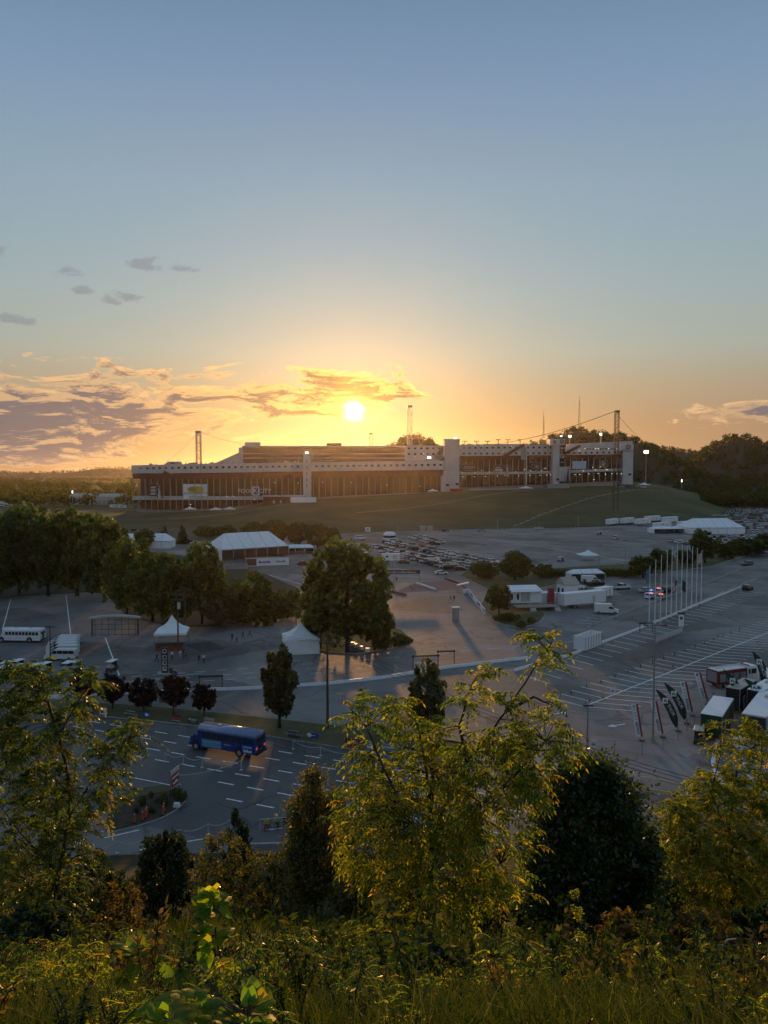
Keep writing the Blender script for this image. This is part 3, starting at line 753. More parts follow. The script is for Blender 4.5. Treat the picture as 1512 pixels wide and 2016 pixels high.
e, w, h = banner(497, 510, 958, 975, 642, 'square sign between the two words of the store lettering', M['whitecanvas'], name='store_sign')
mb = MB(); mb.box(-w * .36, w * .36, -.05, -.02, h * .1, h * .9); mb.build('logo_square', M['bblue'], e)
text('K', h * .75, M['whitecanvas'], e, (0, -.08, h * .5), RX)
text('FOOD', h * .68, M['whitecanvas'], e, (-w * 1.42, -.05, h * .48), RX, ext=.06, sx=1.0); text('CITY', h * .68, M['whitecanvas'], e, (w * 1.36, -.05, h * .48), RX, ext=.06)
e, w, h = banner(295, 308, 953, 977, 645, 'dark banner with three pale text blocks at the curved end of the stadium', M['maroond'])
for k in range(3):
    mb = MB(); mb.box(-w * .36, w * .36, -.05, -.02, h * (.12 + k * .26), h * (.30 + k * .26)); mb.build('text_block', M['lgrey'], e)
e, w, h = banner(309, 320, 955, 981, 643, 'tall cut-out figure panel beside the dark banner on the stadium', M['maroond'], frame=False)
mb = MB(); mb.tube([(0, -.06, 0), (-.6, -.06, h * .25), (-.2, -.06, h * .5), (-.9, -.06, h * .72), (-.3, -.06, h * .95), (.6, -.06, h * .93)], [1.6, 1.3, .7, .6, .55, .35], 6); mb.build('figure', M['lgrey'], e)
e, w, h = banner(909, 935, 914, 929, 741, 'maroon banner with UNOH in pale letters beside the big grey tower', M['maroon'])
text('UNOH', h * .55, M['lgrey'], e, (0, -.06, h * .56), RX); mb = MB(); mb.box(-w * .38, w * .38, -.06, -.03, h * .2, h * .25); mb.build('underline', M['lgrey'], e)
e, w, h = banner(972, 1004, 916, 928, 743, 'dark banner with two drivers and pale text on the stadium', M['bink'])
mb = MB(); mb.box(-w * .44, w * .05, -.06, -.03, h * .1, h * .4); mb.build('text_block', M['lgrey'], e); mb = MB(); mb.box(-w * .4, -w * .05, -.06, -.03, h * .55, h * .68); mb.build('text_block', M['lgrey'], e)
mb = MB(); mb.tube([(w * .32, -.1, 0), (w * .33, -.1, h * .55), (w * .33, -.1, h * .7), (w * .33, -.1, h * .95)], [.9, 1.0, .4, .5], 6); mb.build('figure', M['lgrey'], e)
e, w, h = banner(1042, 1064, 911, 925, 748, 'reddish banner with a faded round logo on the stadium', M['maroon'])
mb = MB(); ring(mb, (-w * .14, h * .5), h * .3, h * .06, 16, -.04); ellipse(mb, (w * .2, h * .5), w * .16, h * .2, -.04); mb.build('logo', M['grey'], e)
e, w, h = banner(1127, 1154, 908, 923, 752, 'blank pale blue billboard on the right-hand stand of the stadium', pbr('pale blue board', (.52, .58, .66), .6))
mb = MB(); mb.box(-w * .45, w * .45, -.05, -.02, h * .5, h * .53); mb.build('seam', M['lgrey'], e)
e, w, h = banner(1183, 1196, 907, 919, 757, 'small dark banner with four white text rows behind the tall pylon', M['maroond'])
for k in range(4):
    mb = MB(); mb.box(-w * .42, w * (.1 + .1 * (k % 3)), -.05, -.02, h * (.1 + k * .22), h * (.22 + k * .22)); mb.build('text_block', M['lgrey'], e)
e, w, h = banner(1101, 1122, 919, 948, 754, 'large grey mural of racing figures under the shaft banner', M['lgrey'], frame=False)
for k, (x, t, r) in enumerate(((-.28, .75, .9), (0, .6, 1.1), (.3, .88, 1.2))):
    mb = MB(); mb.tube([(w * x, -.06, 0), (w * x, -.06, h * t * .5), (w * x + .3, -.06, h * t * .8), (w * x + .3, -.06, h * t)], [r * 1.3, r, r * .5, r * .5], 6); mb.build('figure', M['grey' if k < 2 else 'dark'], e)
e, w, h = banner(1103, 1110, 979, 984, 700, 'tiny white board standing on the grass bank', M['whitecanvas'])
e, w, h = banner(562, 600, 1011, 1017, 560, 'long white lettered banner lying on the embankment', M['whitecanvas'], frame=False)
BANNER_E = (e, w, h)

# ---------------------------------------------------------------- pylons, masts, cables
def pylon(px, ytop, ybase, D, label, wpx=9, m='steel'):
    b = atd(px, ybase, D); t = atd(px, ytop, D); h = t.z - b.z; w = wpx * D / F / 2
    e = empty('lattice_pylon', b, label=label, cat='pylon', group='pylons that carry the screen cables')
    for sx in (-1, 1):
        for sy in (-1, 1):
            mb = MB(); mb.bar((sx * w, sy * w, 0), (sx * w * .92, sy * w * .92, h), w * .24); mb.build('leg', M[m], e)
    n = max(4, int(h / (w * 3.2)))
    for k in range(n):
        z0, z1 = h * k / n, h * (k + 1) / n; mb = MB()
        for sy in (-1, 1):
            mb.bar((-w, sy * w, z0), (w, sy * w, z1), w * .13); mb.bar((w, sy * w, z0), (-w, sy * w, z1), w * .13); mb.bar((-w, sy * w, z1), (w, sy * w, z1), w * .16)
            mb.bar((sy * w, -w, z0), (sy * w, w, z1), w * .13)
        if ybase < 1000 or z0 > h * .48: mb.build('brace_bay', M[m], e)
    mb = MB(); mb.box(-w * 1.1, w * 1.1, -w * 1.1, w * 1.1, h - w * .8, h + w * .25); mb.build('head', M[m], e)
    return t
M['rust'] = pbr('red oxide steel', (.10, .05, .04), .6)
t1 = pylon(391.5, 849, 925, 720, 'lattice pylon rising behind the low left stand')
t2 = pylon(806.5, 799, 910, 800, 'tall lattice pylon in front of the round wooded hill')
t3 = pylon(1211.5, 809, 1020, 590, 'tall reddish lattice pylon standing on the grass bank before the stadium', 8, 'rust')
t4 = pylon(730.5, 853, 905, 1050, 'small distant lattice pylon below the sun', 6)
def cable(p, q, sag, label, r=.09):
    p, q = Vector(p), Vector(q); e = empty('cable', p, label=label, cat='cable')
    mb = MB(); mb.tube([p.lerp(q, k / 12) - p - Vector((0, 0, sag * 4 * (k / 12) * (1 - k / 12))) for k in range(13)], r, 4); mb.build('wire', M['dark'], e)
cable(t3, atd(938, 878, 770), 5, 'steel cable from the reddish pylon to the stadium roof', .22)
cable(t3, atd(1266, 868, 800), 2, 'steel cable from the reddish pylon down behind the end tower', .18)
cable(t1, atd(506, 876, 930), 3, 'steel cable from the left pylon to the press box', .16)
cable(t1, atd(328, 909, 650), 2, 'steel cable from the left pylon down to the roof house', .14)
def mast(px, ytop, ybase, D, label, rings, w=2.2):
    b = atd(px, ybase, D); h = atd(px, ytop, D).z - b.z; k = D / F
    e = empty('radio_mast', b, label=label, cat='mast')
    for a in range(3):
        c, s = math.cos(a * 2.1), math.sin(a * 2.1); mb = MB(); mb.bar((c * w * k, s * w * k, 0), (c * w * k * .25, s * w * k * .25, h * .82), .3 * k); mb.build('leg', M['dark'], e)
    mb = MB(); mb.bar((0, 0, h * .8), (0, 0, h), .45 * k); mb.build('spike', M['dark'], e)
    for j in range(9):
        z = h * .09 * j; ww = w * k * (1 - .75 * z / (h * .82)); mb = MB()
        for a in range(3):
            p = [(math.cos((a + i) * 2.1) * ww, math.sin((a + i) * 2.1) * ww, z + i * h * .09) for i in (0, 1)]; mb.bar(p[0], p[1], .2 * k)
        mb.build('lattice', M['dark'], e)
    for f, r in rings:
        mb = MB(); mb.disc((0, 0, h * f), r * k, 'z', .9 * k, 10); mb.build('antenna_ring', M['grey'], e)
mast(1070, 810, 862, 1180, 'radio mast with antenna drums on the ridge behind the stadium', [(.58, 2.6), (.44, 2.6), (.30, 2.4), (.9, 1.2)])
mast(1140, 779, 840, 1250, 'slim pointed radio mast on the wooded hilltop', [(.82, 2.2)], 2.6)

# ---------------------------------------------------------------- embankment
crest = [(-260, 0, 690), (150, 0, 690), (262, 1006, 690), (300, 1008, 652), (350, 1009, 636), (460, 1003, 636), (560, 988, 648), (700, 980, 682), (872, 969, 722), (905, 966, 736), (1060, 961, 752), (1247, 953, 790), (1300, 962, 760), (1370, 984, 730), (1412, 999, 724), (1440, 0, 722)]
foot = [(-260, 1015), (150, 1030), (262, 1033), (300, 1036), (350, 1038), (460, 1040), (560, 1043), (700, 1047), (872, 1046), (905, 1044), (1060, 1039), (1200, 1034), (1300, 1028), (1370, 1022), (1412, 1011), (1440, 1006)]
rows = 16; em = MB(); vs = []
xsE = np.linspace(-260, 1440, 110)
for x in xsE:
    D = ip(x, [(a, c) for a, _, c in crest])
    zc = ip(x, [(a, (atd(a, b, c).z if b else -.1)) for a, b, c in crest])
    c0 = Vector((atd(x, 930, D).x, D, max(-.1, zc))); f0 = at(x, ip(x, foot)); f0.z = -.1
    if f0.y > c0.y - 8: f0.y = c0.y - 8; f0.x = atd(x, 930, f0.y).x
    for r in range(rows + 1):
        t = r / rows; p = f0.lerp(c0, t); s = t * t * (3 - 2 * t); p.z = -.1 + (c0.z + .1) * (s * .6 + t * .4) + 1.2 * math.sin(x * .011 + t * 3) * t * (1 - t) * 4 * min(1, c0.z / 8 if c0.z > 0 else 0)
        vs.append(p)
    for dd in (60, 330): vs.append(Vector((c0.x * (1 + dd / D), D + dd, c0.z - (0 if dd == 60 else .1))))
nr = rows + 3
fs = [(i * nr + j, (i + 1) * nr + j, (i + 1) * nr + j + 1, i * nr + j + 1) for i in range(len(xsE) - 1) for j in range(nr - 1)]
EMB = npmesh('embankment', np.array([tuple(v) for v in vs]), np.array(fs), M['grass'], smooth=True); tag(EMB, kind='structure')
EV = np.array([tuple(v) for v in vs]).reshape(len(xsE), nr, 3)
def emb(px, t):
    """a point on the bank: picture column px, t from foot to crest"""
    fi = float(np.interp(px, xsE, range(len(xsE)))); i = min(int(fi), len(xsE) - 2); a = fi - i; fj = t * rows; j = min(int(fj), rows - 1); b = fj - j
    return Vector(EV[i, j] * (1 - a) * (1 - b) + EV[i + 1, j] * a * (1 - b) + EV[i, j + 1] * (1 - a) * b + EV[i + 1, j + 1] * a * b)
# worn tracks across the bank
M['track'] = ground_mat('worn track', (.20, .175, .12), (.24, .21, .15), .2, .95, None, 3.0)
for tr in ([(700, .45), (800, .55), (900, .66), (1000, .82), (1080, .95)], [(1010, .05), (1060, .25), (1120, .42), (1180, .6), (1240, .74), (1300, .9)], [(330, .55), (400, .6), (480, .72), (560, .8), (640, .88)]):
    pts = []
    for k in range(25):
        x = tr[0][0] + (tr[-1][0] - tr[0][0]) * k / 24; pts.append(emb(x, ip(x, tr)) + Vector((0, 0, .12)))
    mb = MB()
    for k in range(24):
        d = (pts[k + 1] - pts[k]).normalized(); n = Vector((0, 1.6, .12)); mb.sheet([pts[k] - n, pts[k + 1] - n, pts[k + 1] + n, pts[k] + n])
    mb.build('track', M['track'], EMB)
# ================================================================ hills and far woods
M['farleaf'] = leaf('far foliage', [(0, (.028, .036, .014)), (.5, (.045, .055, .02)), (1, (.075, .075, .028))], .2, .0)
M['farleaf2'] = leaf('far autumn foliage', [(0, (.045, .050, .018)), (.6, (.075, .075, .026)), (1, (.12, .085, .03))], .25, .0)
def quads(c, s, rng, flat=.6):
    """quads of size s at centres c with random tilt"""
    n = len(c); nrm = rng.normal(size=(n, 3)); nrm[:, 2] = np.abs(nrm[:, 2]) * flat + .15; nrm /= np.linalg.norm(nrm, axis=1)[:, None]
    u = np.cross(nrm, rng.normal(size=(n, 3))); u /= np.linalg.norm(u, axis=1)[:, None]; w = np.cross(nrm, u)
    s = np.broadcast_to(np.asarray(s, dtype=float).reshape(-1, 1), (n, 1)); u = u * s; w = w * s * .75
    v = np.stack([c - u * .5 - w * .5, c + u * .5 - w * .5, c + u * .5 + w * .5, c - u * .5 + w * .5], 1).reshape(-1, 3)
    return v, np.arange(4 * n).reshape(n, 4)
def wood(name, pts, hts, m, seed, k=46, rad=.42, size=.16, label=None):
    """far-off wood: pts (N,3) feet, hts (N,)"""
    rng = np.random.default_rng(seed); n = len(pts)
    d = rng.normal(size=(n, k, 3)); d /= np.linalg.norm(d, axis=2)[:, :, None]
    r = rng.uniform(.45, 1.0, size=(n, k, 1)) * (1 + .25 * np.sin(d[:, :, :1] * 5 + rng.uniform(0, 6, size=(n, 1, 1))))
    sc = np.stack([hts * rad * rng.uniform(.8, 1.25, n), hts * rad * rng.uniform(.8, 1.25, n), hts * .42], 1)
    c = pts[:, None, :] + d * r * sc[:, None, :]; c[:, :, 2] += hts[:, None] * .56
    v, f = quads(c.reshape(-1, 3), np.repeat(hts * size, k) * rng.uniform(.6, 1.4, n * k), rng)
    o = npmesh(name, v, f, m); return tag(o, label or 'far off mass of dark trees', 'wood', kind='stuff')
def hz(x, y, hills):
    z = np.zeros_like(x)
    for cx, cy, h, sx, sy in hills: z = np.maximum(z, h * np.exp(-((x - cx) / sx) ** 2 - ((y - cy) / sy) ** 2))
    return z
def hill(name, hills, x0, x1, y0, y1, nx, ny, ntree, th, seed, label, cut=6, rough=6.0, k=40):
    xs = np.linspace(x0, x1, nx); ys = np.linspace(y0, y1, ny); Xg, Yg = np.meshgrid(xs, ys)
    rng = np.random.default_rng(seed)
    Zg = hz(Xg, Yg, hills); nz = np.array([[mnoise.noise(Vector((a * .008, b * .008, seed))) + .5 * mnoise.noise(Vector((a * .02, b * .02, seed))) for a in xs] for b in ys])
    Zg = Zg + nz * rough * np.clip(Zg / 30, 0, 1) - 1.2
    f = [(j * nx + i, j * nx + i + 1, (j + 1) * nx + i + 1, (j + 1) * nx + i) for j in range(ny - 1) for i in range(nx - 1)]
    tag(npmesh(name, np.stack([Xg, Yg, Zg], 2).reshape(-1, 3), np.array(f), M['woodfloor'], smooth=True), kind='structure')
    tx = rng.uniform(x0, x1, ntree); ty = rng.uniform(y0, y1, ntree)
    fi = (tx - x0) / (x1 - x0) * (nx - 1); fj = (ty - y0) / (y1 - y0) * (ny - 1); i = np.clip(fi.astype(int), 0, nx - 2); j = np.clip(fj.astype(int), 0, ny - 2); a = fi - i; b = fj - j
    tz = Zg[j, i] * (1 - a) * (1 - b) + Zg[j, i + 1] * a * (1 - b) + Zg[j + 1, i] * (1 - a) * b + Zg[j + 1, i + 1] * a * b
    ok = tz > cut
    wood('hill_wood', np.stack([tx, ty, tz - 1], 1)[ok], rng.uniform(th * .7, th * 1.25, ok.sum()), M['farleaf'], seed + 50, k, label=label)
def HP(px, py, D): p = atd(px, py, D); return p.x, p.y, p.z
x, y, z = HP(816, 850, 1120); hill('hill', [(x, y, z - 7, 82, 80), (x - 30, y + 30, z - 40, 130, 90)], x - 230, x + 230, y - 130, y + 160, 34, 30, 2600, 9, 1, 'trees covering the round hill behind the stadium', rough=2)
x, y, z = HP(1145, 835, 1180); hill('hill', [(x, y, z - 8, 120, 120), (x + 60, y + 20, z - 16, 110, 140), (x - 60, y + 30, z - 30, 90, 120)], x - 300, x + 330, y - 240, y + 260, 34, 30, 3000, 10, 2, 'dark trees on the hill with the radio mast')
x, y, z = HP(1290, 872, 1900); hill('hill', [(x, y, z - 13, 230, 230), (x + 425, y, z + 16, 320, 230), (x + 900, y, z + 14, 380, 230), (x - 270, y, z - 55, 230, 230)], x - 540, x + 1150, y - 330, y + 340, 60, 26, 3600, 13, 3, 'trees on the long pale ridge far off to the right')
x, y, z = HP(1450, 850, 1400); hill('hill', [(x, y, z - 12, 90, 180), (x + 130, y - 20, z - 14, 140, 180), (x + 330, y, z - 20, 160, 180)], x - 260, x + 520, y - 330, y + 300, 36, 30, 2400, 14, 4, 'dense trees on the steep dark hill at the right edge')
x, y, z = HP(1275, 925, 1150); hill('hill', [(x, y, 34, 70, 110), (x + 330, y + 40, 30, 260, 120)], x - 160, x + 620, y - 230, y + 220, 30, 24, 1500, 12, 5, 'low dark wood beside the end tower of the stadium', cut=2)
hs = []
rl = random.Random(12)
for k in range(26):
    px = -900 + k * 125; py = 927 - rl.uniform(0, 6) - (8 if 130 < px < 300 else 0); a, b, c = HP(px, py, 5200); hs.append((a, b, max(18, c - 14), rl.uniform(240, 420), 500))
hill('hill', hs, -6200, 6200, 4600, 5900, 160, 14, 5200, 18, 6, 'hazy trees on the farthest ridge', rough=12, k=22)
# the wooded plain on the left
rng = np.random.default_rng(8)
N = 3300; yy = 780 * (4200 / 780) ** rng.uniform(0, 1, N); aa = rng.uniform(-.62, -.16, N); xx = aa * yy
nn = np.array([mnoise.noise(Vector((a * .004, b * .0025, 4))) for a, b in zip(xx, yy)]); ok = (nn > -.22)
wood('far_wood', np.stack([xx, yy, np.zeros(N)], 1)[ok], rng.uniform(8, 15, ok.sum()), M['farleaf2'], 21, 34, label='mass of trees on the plain left of the stadium')
# dark trees behind the full car park on the right
N = 700; px = rng.uniform(1385, 1700, N); dd = rng.uniform(760, 1000, N); xx = (px - 756) / F * dd
wood('far_wood', np.stack([xx, dd, np.zeros(N)], 1), rng.uniform(9, 15, N), M['farleaf'], 22, 50, label='dark belt of trees behind the full car park')
# ---------------------------------------------------------------- air
hb = MB(); hb.box(-9300, 9300, -560, 9300, -3.0, 166)
hm = bpy.data.materials.new('evening haze'); hm.use_nodes = True; hm.node_tree.nodes.clear()
vo = hm.node_tree.nodes.new('ShaderNodeOutputMaterial'); vp = hm.node_tree.nodes.new('ShaderNodeVolumePrincipled')
vp.inputs['Color'].default_value = (.95, .86, .78, 1); vp.inputs['Density'].default_value = .000021; vp.inputs['Anisotropy'].default_value = .84
hm.node_tree.links.new(vp.outputs[0], vo.inputs['Volume'])
tag(hb.build('haze', hm), 'thin golden evening haze over the whole valley', 'haze', kind='stuff')
# ================================================================ trees of the middle distance
G1 = [(0, (.034, .043, .013)), (.35, (.054, .072, .020)), (.75, (.084, .102, .028)), (1, (.135, .125, .038))]
M['leafmid'] = leaf('mid foliage', G1, .40, .03)
M['leafpale'] = leaf('pale bush foliage', [(0, (.05, .06, .022)), (.5, (.075, .085, .032)), (1, (.12, .12, .05))], .4, .03)
M['leafplum'] = leaf('plum foliage', [(0, (.018, .009, .010)), (.6, (.032, .014, .015)), (1, (.055, .024, .022))], .3, .03)
M['leafpear'] = leaf('pear tree foliage', [(0, (.036, .036, .012)), (.5, (.060, .058, .018)), (1, (.105, .085, .026))], .42, .04)
M['leafcon'] = leaf('conifer foliage', [(0, (.018, .026, .012)), (.7, (.032, .040, .018)), (1, (.05, .055, .024))], .2, .02)
def crown_pts(shape, n, rng, nclump=120):
    """unit crown: points spread in clumps, x,y in -1..1, z in 0..1"""
    c = []
    while len(c) < nclump:
        p = rng.uniform(-1, 1, 3); z = (p[2] + 1) / 2; r = math.hypot(p[0], p[1])
        if shape == 'broad': lim = math.sqrt(max(0, 1 - (2 * z - .9) ** 2 / 1.25)) * .86
        elif shape == 'cone': lim = (1 - z) ** .8 * .92 + .04
        elif shape == 'oval': lim = math.sin(math.pi * min(1, max(0, .10 + z * .84))) ** .6 * .84
        elif shape == 'vase': lim = (.35 + .6 * math.sin(math.pi * (.12 + z * .72))) * .86
        else: lim = math.sqrt(max(0, 1 - (2 * z - 1) ** 2)) * .88
        if r < lim * (1.14 if rng.random() < .3 else .98) and (r > lim * .45 or rng.random() < .35): c.append((p[0], p[1], z, lim))
    c = np.array(c); k = rng.integers(0, nclump, n); d = rng.normal(size=(n, 3)); d /= np.linalg.norm(d, axis=1)[:, None]
    rr_ = rng.uniform(.06, .22, nclump)[k][:, None] * rng.uniform(.35, 1.0, (n, 1)) ** .6
    out = np.stack([c[k, 0], c[k, 1], c[k, 2]], 1) + d * rr_ * np.array([1, 1, .62]); return out, c
def tree_proto(h, rx, shape, nleaf, ls, m, seed, tf=.22, name='tree', tr=.022, low=0.0):
    rng = np.random.default_rng(seed); p, c = crown_pts(shape, nleaf, rng)
    z0 = h * tf; p = p * np.array([rx, rx, h - z0]) + np.array([0, 0, z0])
    v, f = quads(p, rng.uniform(.55, 1.35, len(p)) * ls, rng, .9)
    e = bpy.data.objects.new(name, None); COL.objects.link(e)
    npmesh('crown', v, f, M[m], e)
    mb = MB(); r = h * tr
    mb.tube([(0, 0, -.3), (0, 0, .1 * h), (r * .6, 0, h * .45), (-r * .4, r * .5, h * .9)], [r * 1.35, r, r * .7, r * .15], 7)
    for q in c[:14]:
        tgt = Vector((q[0] * rx * .85, q[1] * rx * .85, z0 + q[2] * (h - z0) * .9)); b = Vector((0, 0, max(h * tf * .8, tgt.z * .55))); mid = b.lerp(tgt, .5) + Vector((0, 0, -.06 * h)); mb.tube([b, mid, tgt], [r * .45, r * .3, r * .08], 5, False)
    mb.build('trunk', M['bark'], e, True)
    e['_h'] = h; e['_rx'] = rx
    return e
PR = {}
for k, (shape, m, nl, hh, rx, tf, ls) in enumerate((('broad', 'leafmid', 8500, 16, 7.0, .12, .62), ('round', 'leafmid', 8500, 15, 7.5, .10, .60), ('vase', 'leafmid', 8500, 16, 6.5, .14, .60), ('round', 'leafpale', 5200, 8, 5.0, .03, .45), ('cone', 'leafmid', 7000, 13, 5.4, .06, .52), ('round', 'leafplum', 4500, 5, 2.1, .22, .25), ('oval', 'leafpear', 7500, 10.5, 2.7, .18, .36), ('oval', 'leafpear', 6000, 9, 3.4, .12, .34), ('cone', 'leafcon', 2600, 8, 2.2, .05, .34), ('round', 'leafpear', 2600, 5.5, 2.5, .14, .30), ('round', 'leafpale', 1000, 1.6, 1.3, .0, .22), ('vase', 'leafplum', 4500, 5, 2.2, .26, .25), ('broad', 'leafplum', 4200, 5, 2.2, .2, .25))):
    PR[k] = (shape, m, nl, hh, rx, tf, ls)
PROTO = {}; PUSED = {}
def tree(kind, px, yb, yt, wpx, label, group=None, rz=None, name='tree', cat='tree', z=0.14, bury=0.0):
    shape, m, nl, hh, rx, tf, ls = PR[kind]
    b = at(px, yb, z); D = b.y; h = atd(px, yt, D).z - b.z; w = wpx * D / F / 2
    if kind not in PROTO: PROTO[kind] = tree_proto(hh, rx, shape, nl, ls, m, 100 + kind, tf); o = PROTO[kind]
    else: o = dup(PROTO[kind])
    o.name = name
    o.location = (b.x, b.y, b.z - bury); o.rotation_euler.z = rz if rz is not None else (px * 1.7 + yb) % 6.28; o.scale = (w / rx, w / rx, h / hh)
    for kk in ('_h', '_rx'):
        if kk in o: del o[kk]
    tag(o, label, cat, group); return o
GW = 'trees of the wood beside the left-hand lot'
for (k, x, yb, yt, w, l) in ((0, -30, 1180, 1012, 120, None), (1, 38, 1172, 1004, 120, None), (2, 95, 1172, 1012, 110, None), (0, 152, 1172, 1000, 130, None), (2, 205, 1184, 1030, 95, None), (1, 250, 1208, 1068, 96, None), (0, 300, 1222, 1078, 110, None), (2, 62, 1120, 1000, 100, None), (1, 135, 1115, 1005, 110, None), (0, -5, 1130, 995, 110, None), (1, 190, 1128, 1018, 90, None), (2, 262, 1140, 1060, 80, None), (0, 225, 1105, 1035, 70, None)):
    tree(k, x, yb, yt, w, 'tall tree at the front edge of the wood behind the white bus' if 1165 < yb < 1182 else ('tree at the rounded corner of the wood near the arched gate' if yb >= 1182 else 'tree deep inside the wood behind the white bus'), GW)
for x, yb, yt, w, l in ((345, 1230, 1098, 100, 'tall tree of the wood right behind the small white canopy tent'), (398, 1228, 1076, 105, 'olive tree before the big white marquee')): tree(0 if x < 380 else 1, x, yb, yt, w, l)
tree(3, 442, 1228, 1150, 92, 'pale rounded bush tree between the canopy tent and the conical tree'); tree(4, 508, 1224, 1112, 108, 'dark conical tree at the end of the wood'); tree(3, 566, 1216, 1158, 72, 'pale bushy tree right of the conical tree'); tree(3, 470, 1196, 1140, 60, 'low rounded tree behind the pale bush')
tree(1, 684, 1284, 1074, 196, 'huge round tree standing behind the walled white tent'); tree(1, 632, 1274, 1150, 96, 'tall tree joined to the left of the huge round tree'); tree(1, 738, 1278, 1178, 84, 'lower tree leaning off the right of the huge round tree')
GB = 'dark trees behind the marquee'
for x, yb, yt, w in ((285, 1080, 1042, 46), (405, 1060, 1036, 60), (445, 1058, 1034, 50), (500, 1066, 1030, 60), (540, 1068, 1026, 64), (590, 1074, 1030, 60), (625, 1080, 1034, 56), (655, 1078, 1040, 40)): tree(1, x, yb, yt, w, 'small dark tree in the belt behind the white marquee', GB)
for x, yb, yt, w in ((323, 1066, 1033, 20), (360, 1070, 1032, 24)): tree(8, x, yb, yt, w, 'dark pointed conifer by the parked cars left of the marquee', 'pointed conifers left of the marquee')
GP = 'plum trees on the median'
for kq, x, yb, yt, w in ((11, 166, 1385, 1320, 60), (5, 222, 1395, 1327, 66), (12, 283, 1400, 1331, 62), (11, 342, 1405, 1329, 66), (5, 402, 1410, 1345, 56)): tree(kq, x, yb, yt, w, 'small purple leaved plum tree on the grass median', GP, z=.16)
tree(6, 550, 1432, 1276, 80, 'slim egg shaped pear tree on the grass median', z=.16); tree(7, 842, 1456, 1308, 90, 'brownish conical tree on the median behind the walnut sapling', z=.16)
tree(9, 982, 1212, 1147, 54, 'small round tree beside the hospitality trailer')
tree(1, 1014, 1142, 1088, 74, 'olive round tree at the end of the hedge by the full car rows'); tree(3, 955, 1138, 1104, 60, 'low pale bush left of the olive round tree'); tree(3, 1068, 1136, 1110, 44, 'small pale bush right of the olive round tree')
tree(0, 1266, 1136, 1092, 58, 'dark tree behind the row of flagpoles'); tree(2, 1303, 1128, 1082, 54, 'second dark tree behind the row of flagpoles')
for x, yb, yt, w in ((1352, 1114, 1084, 50), (1388, 1108, 1046, 64), (1428, 1100, 1068, 52), (1470, 1092, 1058, 84), (1520, 1086, 1052, 80)): tree((int(x) % 3), x, yb, yt, w, 'dark tree between the curving road and the full car park', 'trees between the road and the car park')
for k in range(11): tree(3, 1085 + k * 16, 1136 - (k % 3) * 1.5, 1118 + (k * 7 % 4), 26, 'low olive shrub in the long hedge before the big empty lot', 'shrubs of the long hedge', name='shrub', cat='shrub')
for x, yb, yt, w in ((1006, 1222, 1205, 40), (1026, 1236, 1222, 24), (1046, 1229, 1215, 18), (985, 1222, 1208, 36)): tree(10, x, yb, yt, w, 'low brown shrub round the foot of the small round tree', 'shrubs round the small round tree', name='shrub', cat='shrub')
for x, yb, yt, w in ((322, 1586, 1563, 22), (356, 1580, 1552, 26), (345, 1568, 1552, 16)): tree(10, x, yb, yt, w, 'rounded green shrub on the planted island', 'shrubs of the planted island', name='shrub', cat='shrub')
for x, yb, yt, w in ((280, 1586, 1566, 18), (297, 1570, 1558, 12), (300, 1600, 1586, 16), (268, 1600, 1588, 12), (310, 1580, 1572, 10)): tree(10, x, yb, yt, w, 'dark clipped shrub on the planted island', 'shrubs of the planted island', name='shrub', cat='shrub')
for x, yb, yt, w in ((780, 1270, 1246, 50), (750, 1278, 1258, 40), (800, 1266, 1254, 30)): tree(10, x, yb, yt, w, 'low bush under the huge round tree', 'bushes under the huge round tree', name='shrub', cat='shrub')
